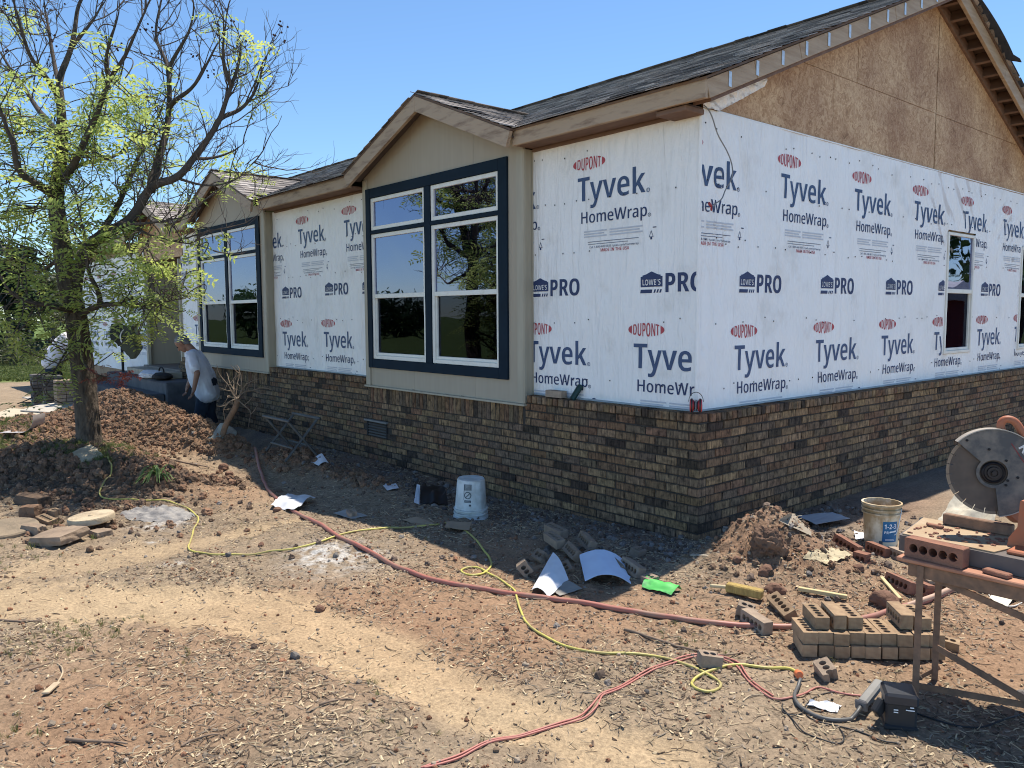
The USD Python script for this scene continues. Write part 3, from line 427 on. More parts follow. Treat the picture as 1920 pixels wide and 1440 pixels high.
osb_m = usdkit.material(stage, '/World/Looks/strand_board', {
    'tc': ('texture_coordinate', {}), 'm': ('mapping', {'scale': (1.0, 1.0, 1.0)}),
    'dn': ('noise_texture', {'scale': 9.0, 'detail': 2.0}), 'dm': ('mix', {'mix_type': 'linear_light', 'fac': 0.16}),
    'v': ('voronoi_texture', {'scale': 20.0, 'feature': 'f1', 'detail': 1.0}), 'v2': ('voronoi_texture', {'scale': 44.0, 'feature': 'f1'}),
    'sc': ('separate_color', {}), 'sc2': ('separate_color', {}), 'av': ('math', {'math_type': 'multiply_add', 'value2': 0.5}),
    'hl': ('math', {'math_type': 'multiply', 'value2': 0.62}),
    'r': ('rgb_ramp', {'ramp': [(0.0, (0.24, 0.130, 0.062)), (0.35, (0.37, 0.212, 0.105)), (0.65, (0.45, 0.268, 0.14)), (1.0, (0.56, 0.37, 0.21))]}),
    'big': ('noise_texture', {'scale': 1.6, 'detail': 4.0}), 'rb': ('rgb_ramp', {'ramp': [(0.35, (0.74, 0.66, 0.64)), (0.6, (1.05, 1.05, 1.05))]}),
    'mm': ('mix', {'mix_type': 'multiply', 'fac': 1.0}), 'bp': ('bump', {'strength': 0.3, 'distance': 0.003}),
    'p': ('principled_bsdf', {'roughness': 0.75, 'specular_ior_level': 0.25})},
    [('tc.object', 'dn.vector'), ('tc.object', 'dm.color1'), ('dn.color', 'dm.color2'), ('dm.color', 'v.vector'), ('dm.color', 'v2.vector'), ('v.color', 'sc.color'), ('v2.color', 'sc2.color'),
     ('sc.r', 'av.value1'), ('sc2.g', 'hl.value1'), ('hl.value', 'av.value3'), ('av.value', 'r.fac'), ('tc.object', 'big.vector'), ('big.fac', 'rb.fac'), ('r.color', 'mm.color1'), ('rb.color', 'mm.color2'),
     ('mm.color', 'p.base_color'), ('sc.r', 'bp.height'), ('bp.normal', 'p.normal')], surface='p.BSDF')

wrap_m = usdkit.material(stage, '/World/Looks/house_wrap', {
    'tc': ('texture_coordinate', {}), 'n': ('noise_texture', {'scale': 2.2, 'detail': 6.0, 'roughness': 0.65}),
    'r': ('rgb_ramp', {'ramp': [(0.28, (0.68, 0.64, 0.59)), (0.44, (0.80, 0.765, 0.725)), (0.8, (0.845, 0.81, 0.77))]}),
    'm': ('mapping', {'scale': (1.0, 1.0, 0.35), 'rotation': (0.5, 0.4, 0.0)}), 'w': ('noise_texture', {'scale': 7.0, 'detail': 5.0, 'roughness': 0.55, 'distortion': 0.8}),
    'f': ('noise_texture', {'scale': 60.0, 'detail': 4.0}), 'ad': ('math', {'math_type': 'multiply_add', 'value2': 0.10}),
    'm2': ('mapping', {'scale': (5.0, 5.0, 0.55), 'rotation': (0.10, 0.08, 0.0)}), 'w2': ('noise_texture', {'scale': 1.3, 'detail': 4.0, 'roughness': 0.5, 'distortion': 1.2}), 'ab': ('math', {'math_type': 'pingpong', 'value2': 0.25}), 'ad2': ('math', {'math_type': 'multiply_add', 'value2': 1.5}),
    'bp': ('bump', {'strength': 0.62, 'distance': 0.04}), 'p': ('principled_bsdf', {'roughness': 0.55, 'specular_ior_level': 0.35})},
    [('tc.object', 'n.vector'), ('n.fac', 'r.fac'), ('r.color', 'p.base_color'), ('tc.object', 'm.vector'), ('m.vector', 'w.vector'), ('tc.object', 'f.vector'),
     ('tc.object', 'm2.vector'), ('m2.vector', 'w2.vector'), ('w2.fac', 'ab.value1'), ('ab.value', 'ad2.value1'), ('f.fac', 'ad.value1'), ('w.fac', 'ad.value3'), ('ad.value', 'ad2.value3'), ('ad2.value', 'bp.height'), ('bp.normal', 'p.normal')], surface='p.BSDF')
ink_blue = mat('blue_ink', (0.050, 0.080, 0.155), 0.5, var=0.12, scale=12)
ink_navy = mat('navy_ink', (0.030, 0.044, 0.105), 0.5, var=0.12, scale=12)
ink_red = mat('red_ink', (0.42, 0.065, 0.075), 0.5, var=0.12, scale=12)
ink_grey = mat('grey_ink', (0.50, 0.50, 0.53), 0.5, var=0.1, scale=12)

shingle_m = usdkit.material(stage, '/World/Looks/shingles', {
    'a': ('attribute', {'attribute': 'tone'}), 'tc': ('texture_coordinate', {}), 'n': ('noise_texture', {'scale': 160.0, 'detail': 3.0}),
    'r': ('rgb_ramp', {'ramp': [(0.3, (0.55, 0.55, 0.55)), (0.7, (1.5, 1.5, 1.5))]}), 'm': ('mix', {'mix_type': 'multiply', 'fac': 1.0}),
    'bp': ('bump', {'strength': 0.8, 'distance': 0.004}), 'p': ('principled_bsdf', {'roughness': 0.8, 'specular_ior_level': 0.4})},
    [('tc.object', 'n.vector'), ('n.fac', 'r.fac'), ('a.color', 'm.color1'), ('r.color', 'm.color2'), ('m.color', 'p.base_color'), ('n.fac', 'bp.height'), ('bp.normal', 'p.normal')], surface='p.BSDF')


def pane_material(name, body, gloss, tint, top=1.0):
    return usdkit.material(stage, '/World/Looks/' + name, {
        'lw': ('fresnel', {'IOR': 1.5}), 'mr': ('map_range', {'from_min': 0.0, 'from_max': 1.0, 'to_min': gloss, 'to_max': top}),
        'tc': ('texture_coordinate', {}), 'n': ('noise_texture', {'scale': 2.4, 'detail': 1.0}), 'bp': ('bump', {'strength': 0.10, 'distance': 0.02}),
        't': ('transparent_bsdf', {'color': body}), 'g': ('glossy_bsdf', {'color': tint, 'roughness': 0.012}), 'x': ('mix_closure', {})},
        [('lw.fac', 'mr.value'), ('tc.object', 'n.vector'), ('n.fac', 'bp.height'), ('bp.normal', 'g.normal'), ('mr.result', 'x.fac'), ('t.BSDF', 'x.closure1'), ('g.BSDF', 'x.closure2')], surface='x.closure')


glass_up = pane_material('window_glass', (0.55, 0.57, 0.60), 0.30, (0.62, 0.66, 0.93))
glass_low = pane_material('screened_glass', (0.20, 0.21, 0.24), 0.030, (0.7, 0.75, 1.0), 0.30)

# ---------------------------------------------------------------- the house
house = thing('house', 'single-storey house under construction, brick skirt, white printed house wrap, bare strand-board gable', 'house')
BAYS = [(-3.28, -4.66, -1.90), (-8.76, -10.15, -7.385)]
CH = 0.068
PAL = np.array([(0.160, 0.116, 0.082), (0.185, 0.140, 0.098), (0.135, 0.108, 0.085), (0.150, 0.098, 0.070), (0.118, 0.095, 0.077), (0.205, 0.155, 0.105), (0.155, 0.102, 0.075), (0.055, 0.046, 0.041)]) * np.array([1.14, 1.0, 0.84])
PW = np.array([0.2, 0.17, 0.17, 0.14, 0.13, 0.07, 0.06, 0.06])
_bc = {}


def brick_mesh(lx, ly, lz):
    k = (round(lx, 3), round(ly, 3), round(lz, 3))
    if k not in _bc:
        _bc[k] = box(0, lx, 0, ly, 0, lz, 0.004)
    return _bc[k]


bricks = []  # (mesh, tone, centre)


def lay(x0, y0, z0, lx, ly, lz):
    m = brick_mesh(lx, ly, lz).copy()
    m.apply_transform(tr(x0, y0, z0 + rng.normal(0, 0.0012)) @ rot([0, 0, 1], rng.normal(0, 0.005)) @ rot([1, 0, 0], rng.normal(0, 0.007)) @ rot([0, 1, 0], rng.normal(0, 0.003)))
    t = PAL[rng.choice(len(PAL), p=PW)] * rng.uniform(0.84, 1.18) * np.array([1, rng.uniform(0.97, 1.03), rng.uniform(0.94, 1.06)])
    bricks.append((m, t, m.bounds.mean(0)))


PIT, BL, BH, BD = 0.2035, 0.1935, 0.058, 0.09
for k in range(-5, 13):
    z = k * CH + 0.005
    odd = k % 2
    x = 0.0
    first = True
    while x > -11.1:  # front: even courses start at the corner, odd ones behind the gable brick
        L = BL if not (first and odd) else BL / 2 - 0.004
        if first and odd:
            x -= 0.0  # corner brick of the gable side shows here as a header
            x = -0.10
            L = BL
            first = False
            x0 = x - L
        else:
            x0 = x - L
            first = False
        xc = x0 + L / 2
        jut = rng.normal(0, 0.0012)
        a, b = x0, x
        for (c, l, r) in BAYS:
            if k >= 10:
                if a >= l and b <= r: a = b = None; break
                if a < r < b: a = r + 0.004
                elif a < l < b: b = l - 0.004
        if a is not None and b - a > 0.03 and not (4 <= k < 7 and -4.70 < xc < -4.24):
            lay(a, jut, z, b - a, BD, BH)
        x = x0 - 0.010
    y = 0.0 if odd else 0.10
    while y < 8.0:
        lay(-BD + rng.normal(0, 0.0012), y, z, BD, BL, BH)
        y += PIT
for (c, l, r) in BAYS:                       # soldier courses under the two bays
    x = l + 0.002
    while x < r - 0.05:
        lay(x, rng.normal(0.0, 0.0012), 10 * CH + 0.004, 0.057, BD, 0.192); x += 0.0667
for a, b in ((-1.87, -0.005), (-7.36, -4.70), (-11.1, -10.2)):   # rowlock ledge
    x = b
    while x - 0.057 > a:
        lay(x - 0.057, -0.014 + rng.normal(0, 0.001), 13 * CH + 0.004, 0.057, 0.122, 0.063); x -= 0.0665
y = 0.125
while y < 7.95:
    lay(-0.108 + rng.normal(0, 0.001), y, 13 * CH + 0.004, 0.122, 0.057, 0.063); y += 0.0665
mort = cat(box(-11.09, -0.007, 0.008, 0.085, -0.4, 12.98 * CH + 0.004), box(-0.085, -0.0075, 0.0855, 7.98, -0.4, 12.98 * CH + 0.004),
           box(-11.09, -10.2, 0.012, 0.105, 12.98 * CH, 13.9 * CH - 0.004), box(-7.36, -4.70, 0.012, 0.105, 12.98 * CH, 13.9 * CH - 0.004), box(-1.87, -0.012, 0.012, 0.105, 12.98 * CH + 0.001, 13.9 * CH - 0.004),
           box(-0.105, -0.0125, 0.1055, 7.95, 12.98 * CH + 0.001, 13.9 * CH - 0.004))
skirt = part('brick_skirt', mort, mortar_m, house)
dist = np.array([np.linalg.norm(b[2] - CAM_POS) * (1.0 if b[2][2] > -0.02 else 99) for b in bricks])
order = np.argsort(dist)
for i in order[:299]:
    m, t, _ = bricks[i]
    part('brick', m, brick_m, skirt, prim_vars={'tone': (np.tile(t, (len(m.vertices), 1)), 'vertex')})
rest = [bricks[i] for i in order[299:]]
part('far_bricks', cat(*[b[0] for b in rest]), brick_m, skirt, kind='stuff', prim_vars={'tone': (np.concatenate([np.tile(b[1], (len(b[0].vertices), 1)) for b in rest]), 'vertex')})
# foundation vent with a small hood
vent = part('foundation_vent', cat(box(-4.70, -4.245, 0.02, 0.06, 4 * CH, 7 * CH), box(-4.70, -4.67, -0.004, 0.03, 4 * CH, 7 * CH - 0.002, .002), box(-4.27, -4.245, -0.004, 0.03, 4 * CH, 7 * CH - 0.002, .002)), dark_m, house)
part('vent_hood', box(-4.72, -4.225, -0.03, 0.02, 7 * CH - 0.026, 7 * CH - 0.004, 0.003), mat('vent_plastic', (0.20, 0.19, 0.175), 0.6), vent)
for k in range(5):
    part('vent_slat', beam((-4.665, 0.002, 4 * CH + 0.02 + k * 0.032), (-4.275, 0.002, 4 * CH + 0.02 + k * 0.032), 0.004, 0.016, (0, 0.6, 1), 0.001), mat('vent_slat_plastic', (0.10, 0.095, 0.09), 0.6), vent)

# walls behind the wrap
XL, YB, WT = -18.6, 7.9, 3.128
for a, b in ((-1.905, -0.118), (-7.39, -4.655), (-11.25, -10.145), (XL, -13.35)):
    part('wall_frame', box(a, b, 0.118, 0.22, 0.3, WT), mat('sheathing', (0.30, 0.20, 0.12), 0.8), house)
WIN_G = [(4.53, 5.28, 1.22, 2.545), (6.86, 7.60, 1.20, 2.50)]
gw = Polygon([(0.118, 0.3), (YB, 0.3), (YB, WT), (0.118, WT)])
for (a, b, c, d) in WIN_G:
    gw = gw.difference(sbox(a + .02, c + .02, b - .02, d - .02))
M_gable = np.array([[0, 0, 1, 0], [1, 0, 0, 0], [0, 1, 0, 0], [0, 0, 0, 1]], float)   # local (u,v,w) -> (x=w, y=u, z=v)
M_front = np.array([[1, 0, 0, 0], [0, 0, -1, 0], [0, 1, 0, 0], [0, 0, 0, 1]], float)  # local (u,v,w) -> (x=u, y=-w, z=v)
part('wall_frame', xf(extrude(gw, 0.1), tr(-0.218, 0, 0) @ M_gable), mat('sheathing', (0.30, 0.20, 0.12), 0.8), house)
part('back_wall', cat(box(XL, -0.12, YB, YB + 0.1, 0, WT), box(XL, XL + 0.1, 0.22, YB, 0, WT)), mat('sheathing', (0.30, 0.20, 0.12), 0.8), house)
part('ceiling', box(XL + .1, -0.22, 0.25, YB, WT - .06, WT - .02), room_m, house)
part('interior_wall', cat(box(-11.2, -0.3, 1.6, 1.66, 0.3, WT - .06), box(XL + .1, -13.4, 1.6, 1.66, 0.3, WT - .06), box(-1.5, -1.44, 1.66, YB, 0.3, WT - .06)), room_m, house)
part('interior_floor', box(XL + .1, -0.22, 0.22, YB, 0.60, 0.66), room_m, house)

# ---- printed wrap
def glyph(k):
    return unary_union([Polygon(p[0], p[1:]).buffer(0) for p in GLYPHS[k]])


def fit(poly, x, z, w, h=None, cap=None):
    a = poly.bounds
    sx = w / (a[2] - a[0]); sy = (cap / 1000.0) if cap else sx if h is None else h / (a[3] - a[1])
    g = affinity.affine_transform(poly, [sx, 0, 0, sy, -a[0] * sx, 0])
    return affinity.translate(g, x, z)


def ring_r(x, z, r):
    return Point(x, z).buffer(r, 8).difference(Point(x, z).buffer(r * 0.72, 8)).union(sbox(x - r * .25, z - r * .4, x + r * .05, z + r * .45))


def dupont():
    g = glyph('dupont'); a = g.bounds
    W, H = 0.262, 0.108
    g = affinity.affine_transform(g, [W / (a[2] - a[0]), 0, 0, 1 / (a[3] - a[1]), -a[0] * W / (a[2] - a[0]) - W / 2, -0.5 - a[1] / (a[3] - a[1])])
    def bend(x, y):
        x, y = np.asarray(x), np.asarray(y); return x, y * H * np.sqrt(np.maximum(1 - (x / 0.19) ** 2, 0.05))
    g = shapely.transform(shapely.segmentize(g, 0.02), lambda c: np.stack(bend(c[:, 0], c[:, 1]), -1)).buffer(0)
    t = np.linspace(0.72, 1, 12)
    cap = Polygon([(0.182 * v, 0.054 * math.sqrt(max(1 - v * v, 0))) for v in t] + [(0.182 * v, -0.054 * math.sqrt(max(1 - v * v, 0))) for v in t[::-1]]).buffer(0)
    cap = cap.intersection(sbox(0.144, -1, 1, 1))
    return unary_union([g, cap, affinity.scale(cap, -1, 1, origin=(0, 0))])


G_T, G_HW, G_D = glyph('tyvek'), glyph('homewrap'), dupont()


def tyvek(x, z, fine=2):
    """(blue, navy, red, grey) of one print; x = left of the big T, z = its base line."""
    blue = [fit(G_T, x, z, 0.725, cap=0.193), ring_r(x + 0.752, z + 0.012, 0.017)]
    navy = [fit(G_HW, x + 0.042, z - 0.183, 0.70, cap=0.093), ring_r(x + 0.766, z - 0.176, 0.015)]
    red = [affinity.translate(G_D, x + 0.125, z + 0.303)]
    grey, zz = [], z - 0.26
    for r in range(3):
        for (a, b) in ((0.075, 0.33), (0.36, 0.70)):
            grey.append(sbox(x + a, zz - 0.021 * r, x + b - 0.03 * (r % 2), zz - 0.021 * r + 0.012))
    if fine > 1:
        navy += [sbox(x + 0.12, z - 0.343, x + 0.66, z - 0.3385), sbox(x + 0.12, z - 0.362, x + 0.55, z - 0.358)]
        navy.append(fit(glyph('call'), x + 0.14, z - 0.392, 0.52, cap=0.0165))
        red.append(fit(glyph('made'), x + 0.265, z - 0.426, 0.30, cap=0.026))
        navy += [sbox(x + 0.80, z - 0.278, x + 0.835, z - 0.270), Polygon([(x + .765, z - .345), (x + .785, z - .30), (x + .805, z - .345)]).exterior.buffer(0.0022), sbox(x + .776, z - .365, x + .794, z - .347)]
    return blue, navy, red, grey


def lowes(x, z):
    H = Polygon([(0, 0), (0.215, 0), (0.215, 0.078), (0.196, 0.082), (0.196, 0.09), (0.17, 0.094), (0.108, 0.118), (0.046, 0.094), (0.019, 0.09), (0.019, 0.082), (0, 0.078)])
    H = affinity.translate(H, 0.006, 0.047).difference(fit(glyph('lowes'), 0.024, 0.060, 0.178, cap=0.044))
    bars = [Polygon([(0, 0), (0.118, 0), (0.124, 0.027), (0.006, 0.027)])] + [Polygon([(0.135 + .028 * i, 0.001), (0.150 + .028 * i, 0.001), (0.160 + .028 * i, 0.027), (0.145 + .028 * i, 0.027)]) for i in range(3)]
    pro = fit(glyph('pro'), 0.250, 0.004, 0.355, cap=0.142)
    return [affinity.translate(g, x, z) for g in [H, pro] + bars]


def folds(u, v, side):
    """How far the wrap stands off its wall."""
    u, v = np.asarray(u, float), np.asarray(v, float)
    q = np.stack([u * 1.1 + 0.3 * v, v * 0.8, np.full(u.shape, 2.0 + side)], -1)
    d = 0.016 * fbm(q * 2.0, 3, 31 + side) + 0.007 * fbm(q * 6, 3, 40) + 0.006 * np.abs(fbm(q * np.array([5.0, 1.6, 1.0]), 3, 44) - 0.5)
    if side == 1:   # gable: creases fan out round the first window's head, and below the top edge
        a = np.exp(-0.5 * (((u - 4.6) / 0.7) ** 2 + ((v - 2.75) / 0.30) ** 2))
        d = d + a * 0.016 * np.abs(np.sin(9 * (u - 4.6) + 7 * (v - 2.9) + 2 * fbm(q * 2, 2, 3)))
        b = np.exp(-0.5 * (((u - 6.3) / 0.55) ** 2 + ((v - 2.7) / 0.4) ** 2))
        d = d + b * 0.012 * np.abs(np.sin(7 * (u - 6.0) - 10 * (v - 2.9)))
        c = np.exp(-0.5 * ((u - 0.32) / 0.12) ** 2)
        d = d + c * 0.010 * (0.5 + 0.5 * np.sin(u * 60 + 2 * v))
    if side == 2:   # far left, hung slack
        d = d + 0.02 * np.abs(np.sin(6 * u + 5 * v + 4 * fbm(q * 2, 2, 5)))
    return d


def wrap_sheet(u0, u1, v0, v1, side, holes=(), edge=0.0):
    nu, nv = max(int((u1 - u0) / 0.035), 4), max(int((v1 - v0) / 0.04), 4)
    U, V = np.meshgrid(np.linspace(u0, u1, nu), np.linspace(v0, v1, nv), indexing='ij')
    U = U + 0.0
    if edge:
        k = int(nu * 0.12)
        U[0] += edge * (fbm(np.stack([V[0] * 3, V[0] * 0, V[0] * 0 + 5], -1), 3, 4) - 0.5)
    D = folds(U, V, side)
    P = np.stack([U, 0.1165 - D * 1.0, V], -1) if side != 1 else np.stack([-0.1165 + D, U, V], -1)
    m = sheet(P)
    if side != 1:
        pass
    else:
        m.faces = m.faces[:, ::-1] * 1
    if holes:
        c = np.stack([U.ravel(), V.ravel()], -1)[m.faces].mean(1)
        keep = np.ones(len(c), bool)
        for (a, b, cc, d) in holes:
            keep &= ~((c[:, 0] > a - .01) & (c[:, 0] < b + .01) & (c[:, 1] > cc - .01) & (c[:, 1] < d + .01))
        m.update_faces(keep); m.remove_unreferenced_vertices()
    return m


def print_mesh(polys, clip, side, tilt=0.0):
    out = []
    for p in polys:
        p = p.intersection(clip)
        for g in getattr(p, 'geoms', [p]):
            if g.geom_type != 'Polygon' or g.area < 2e-6:
                continue
            v, f = trimesh.creation.triangulate_polygon(g, engine='earcut')
            v3 = np.column_stack([v, np.zeros(len(v))])
            if max(g.bounds[2] - g.bounds[0], g.bounds[3] - g.bounds[1]) > 0.09:
                v3, f = trimesh.remesh.subdivide_to_size(v3, f, 0.06, max_iter=6)
            u, w = v3[:, 0], v3[:, 1] + tilt * v3[:, 0]
            D = folds(u, w, side) + 0.0025
            P = np.stack([u, 0.1165 - D, w], -1) if side != 1 else np.stack([-0.1165 + D, u, w], -1)
            out.append(trimesh.Trimesh(P, f, process=False))
    return cat(*out) if out else None


def printed_wrap(u0, u1, v0, v1, side, rowA, rowP, rowC, holes=(), edge=0.0, fine=True, tilt=0.0):
    clip = sbox(u0 + 0.004, v0 + .01, u1 - 0.002, v1)
    for (a, b, c, d) in holes:
        clip = clip.difference(sbox(a - 0.035, c - 0.035, b + 0.035, d + 0.02))
    w = part('house_wrap', wrap_sheet(u0, u1, v0, v1, side, holes, edge), wrap_m, house, smooth=True)
    grey = []
    for (x, z) in rowA + rowC:
        S = tyvek(x, z, 2 if fine else 1)
        grey += S[3]
        for s, m, nm in zip(S[:3], (ink_blue, ink_navy, ink_red), ('logo_print', 'name_print', 'oval_print')):
            pm = print_mesh(s, clip, side, tilt)
            if pm is not None:
                part(nm, pm, m, w)
    for (x, z) in rowP:
        pm = print_mesh(lowes(x, z), clip, side, tilt)
        if pm is not None:
            part('house_logo_print', pm, ink_navy, w)
    pm = print_mesh(grey, clip, side, tilt)
    if pm is not None:
        part('small_print', pm, ink_grey, w, kind='stuff')
    st = []   # staples and nail heads in rows
    for v in (2.20, 1.62, 3.02, 2.62, 1.12):
        for u in np.arange(u0 + 0.06, u1 - 0.05, 0.135):
            if rng.random() < 0.55:
                uu, vv = u + rng.normal(0, .02), v + rng.normal(0, .014)
                if clip.contains(Point(uu, vv)):
                    d = float(folds(np.array([uu]), np.array([vv]), side)[0]) + 0.003
                    c = (uu, 0.1165 - d, vv) if side != 1 else (-0.1165 + d, uu, vv)
                    st.append(xf(box(-.003, .003, -.0035, .002, -.005, .005), tr(*c)))
    if st:
        part('staples', cat(*st), dark_m, w, kind='stuff')
    return w


# front, right of the first bay
printed_wrap(-1.955, -0.108, 0.955, 3.125, 0, [(-1.334 - 1.25, 2.61), (-1.334, 2.61), (-0.118, 2.61)][:2], [(-1.917, 1.832), (-0.654, 1.836)], [(-1.962, 1.245), (-0.714, 1.25)], edge=0.10)
# front, between the bays
printed_wrap(-7.38, -4.66, 0.955, 3.125, 0, [(-6.561 - 1.25, 2.625), (-6.561, 2.625), (-5.316, 2.63)], [(-7.116, 1.915), (-5.856, 1.93), (-4.92, 1.93)], [(-7.135, 1.262), (-5.913, 1.275), (-4.72, 1.29)], edge=0.05)
# front, narrow strip left of the second bay
printed_wrap(-11.26, -10.15, 0.72, 3.125, 0, [(-11.45, 2.56)], [(-10.62, 1.95)], [(-10.66, 1.34)], edge=0.10, fine=True)
# far left beyond the porch
printed_wrap(-18.58, -13.36, 0.52, 2.95, 2, [(-18.2 + 1.25 * k, 2.30) for k in range(4)], [(-18.0 + 1.25 * k, 1.75) for k in range(4)], [(-17.9 + 1.25 * k, 1.20) for k in range(4)], holes=[(-15.9, -15.1, 1.1, 2.2)], fine=False)
# gable
gab_w = printed_wrap(0.108, 7.88, 0.955, 3.145, 1, [(-0.175, 2.60)] + [(1.178 + 1.245 * k, 2.607) for k in range(6)], [(0.616 + 1.24 * k, 1.836 + 0.008 * k) for k in range(6)],
                     [(0.576 + 1.235 * k, 1.235 + 0.012 * k) for k in range(6)], holes=WIN_G)
# corner returns, top hem and the ledge flashing
part('wrap_corner', box(-0.128, -0.098, 0.098, 0.128, 0.956, 3.135, 0.010), wrap_m, house, smooth=40)
part('wrap_hem', cat(beam((-0.105, 0.30, 3.150), (-0.095, 7.85, 3.160), 0.006, 0.012, b=0.002)), wrap_m, house)
for fm in (box(-0.112, -0.092, 0.10, 7.9, 0.951, 0.966, .002), box(-1.88, -0.094, 0.092, 0.112, 0.9505, 0.9655, .002), box(-7.36, -4.68, 0.092, 0.112, 0.951, 0.966, .002)):
    part('ledge_flashing', fm, steel_lintel, house)

# ---- gable sheathing in sheets with open joints
ZE, YE, RM, RY = 3.265, -0.165, 0.412, 4.0
RZ = ZE + RM * (RY - YE)
def roof_z(y):
    return ZE + RM * (np.minimum(y, 2 * RY - y) - YE)
tri = Polygon([(0.13, WT), (7.87, WT), (7.87, roof_z(7.87) - 0.16), (RY, RZ - 0.16), (0.13, roof_z(0.13) - 0.16)])
cuts = [(0.13, 2.005, 3.0, 3.732), (2.005, 4.135, 3.0, 3.732), (4.135, 5.98, 3.0, 3.728), (5.98, 7.9, 3.0, 3.728), (0.0, 2.43, 3.732, 6), (2.43, 4.135, 3.732, 6), (4.135, 5.75, 3.728, 6), (5.75, 8, 3.728, 6)]
part('gable_backing', xf(extrude(tri.buffer(-0.004), 0.05), tr(-0.175, 0, 0) @ M_gable), dark_m, house)
for (a, b, c, d) in cuts:
    gp = 0.011 if abs(a - 4.135) < .01 else 0.0025
    gq = 0.011 if abs(b - 4.135) < .01 else 0.0025
    p = tri.intersection(sbox(a + gp, c + 0.0025, b - gq, d - 0.0025))
    if p.area > 0.005:
        part('strand_board_panel', xf(extrude(p, 0.011), tr(-0.124 + rng.uniform(-.0015, .0015), 0, 0) @ M_gable), osb_m, house)
# crumpled flap of wrap tacked up at the corner
nu, nv = 46, 16
U, V = np.meshgrid(np.linspace(0, 1, nu), np.linspace(0, 1, nv), indexing='ij')
yy = 0.10 + 0.80 * U; zb = 3.14 + 0.02 * U + np.clip(U - 0.25, 0, 1) * 0.36; zt = 3.285 + 0.33 * U - 0.05 * np.sin(U * 9) * U
zz = zb + (zt - zb) * V * (1 - 0.35 * np.clip(U - .8, 0, 1) * 5 * V)
cr = fbm(np.stack([U * 9, V * 3 + U * 4, U * 0 + 1], -1), 4, 8)
part('wrap_flap', sheet(np.stack([-0.108 + 0.012 + 0.055 * np.abs(cr - 0.5) * 2 + 0.01 * V, yy, zz], -1)[:, ::-1], 0.002), wrap_m, house, smooth=True)

# ---- roof
deck = mat('roof_deck', (0.16, 0.10, 0.065), 0.8, color2=(0.10, 0.065, 0.05), scale=5)
XR0, XR1 = -19.2, 0.13
sl = math.atan(RM); SL = (RY - YE) / math.cos(sl)
CROSS = [(-3.28, 1.44), (-8.76, 1.44), (-12.42, 1.35)]
fs = sbox(XR0, 0, XR1, SL)
for (c, h) in CROSS:
    fs = fs.difference(Polygon([(c - h, -1), (c - h, 0), (c, 0.405 * h / RM / math.cos(sl)), (c + h, 0), (c + h, -1)]).buffer(-0.02))
def outside_valleys(x, s_):
    x = x + XR0
    return all(abs(x - c) > h * (1 - (s_ - 0.04) * RM * math.cos(sl) / (0.405 * h)) - 0.06 for (c, h) in CROSS)
roof = part('roof_deck', cat(
    xf(extrude(fs, 0.016), tr(0, YE, ZE) @ rot([1, 0, 0], sl) @ tr(0, 0, -0.02)),
    xf(box(XR0, XR1, -SL, 0, -0.02, -0.004), tr(0, 2 * RY - YE, ZE) @ rot([1, 0, 0], -sl))), deck, house)
SH = np.array([(0.20, 0.17, 0.15), (0.15, 0.13, 0.118), (0.25, 0.215, 0.19), (0.10, 0.09, 0.086), (0.31, 0.275, 0.25)])


def tabs(length, slope_len, M, keep=None, seed=0):
    r = np.random.default_rng(seed); ms, ts = [], []
    s, row = -0.02, 0
    proto = box(0, 1, 0, 1, 0, 1)
    while s < slope_len - 0.03:
        x = -r.uniform(0, 0.3)
        while x < length:
            w = r.choice([0.11, 0.16, 0.2, 0.25, 0.32]); x1 = min(x + w, length + 0.01); x0 = max(x, 0.0)
            if x1 - x0 > 0.03 and (keep is None or keep((x0 + x1) / 2, s + 0.07)):
                h = 0.006 + 0.005 * r.random() + (0.006 if r.random() < 0.05 else 0)
                S = np.diag([x1 - x0 - 0.004, 0.150, 0.006, 1.0]); S[:3, 3] = [x0, 0, 0]
                A = M @ tr(0, s - 0.012 * r.random(), h) @ rot([1, 0, 0], -h / 0.15) @ S
                m = proto.copy(); m.apply_transform(A); ms.append(m); ts.append(np.tile(SH[r.integers(len(SH))] * r.uniform(0.75, 1.3), (len(m.vertices), 1)))
            x += w
        s += 0.135; row += 1
    return cat(*ms), np.concatenate(ts)


m, t = tabs(XR1 + 0.03 - XR0, SL, tr(XR0, YE, ZE) @ rot([1, 0, 0], sl), outside_valleys, 3)
part('shingles', m, shingle_m, roof, kind='stuff', prim_vars={'tone': (t, 'vertex')})
m, t = tabs(XR1 + 0.03 - XR0, SL, tr(XR1 + .03, 2 * RY - YE, ZE) @ rot([0, 0, 1], math.pi) @ rot([1, 0, 0], sl), None, 4)
part('shingles', m, shingle_m, roof, kind='stuff', prim_vars={'tone': (t, 'vertex')})
rc = []
for x in np.arange(XR0, XR1, 0.145):
    rc += [xf(box(0, 0.2, -0.15, 0.0, 0, 0.008), tr(x, RY, RZ + 0.012) @ rot([0, 1, 0], -0.03) @ rot([1, 0, 0], sl)), xf(box(0, 0.2, 0, 0.15, 0, 0.008), tr(x, RY, RZ + 0.012) @ rot([0, 1, 0], -0.03) @ rot([1, 0, 0], -sl))]
rc = cat(*rc)
part('ridge_cap', rc, shingle_m, roof, prim_vars={'tone': (np.tile((0.085, 0.075, 0.07), (len(rc.vertices), 1)), 'vertex')})
u_, v_ = np.meshgrid(np.linspace(0, 1, 24), np.linspace(0, 1, 4), indexing='ij')   # loose edge strip of the far rake, bent outwards, torn at its end
yy_ = RY + 0.02 + 1.30 * u_
ww_ = 0.03 + 0.085 * np.sin(np.clip(u_ * 1.05, 0, 1) * math.pi * 0.62) + 0.05 * (u_ > 0.955)
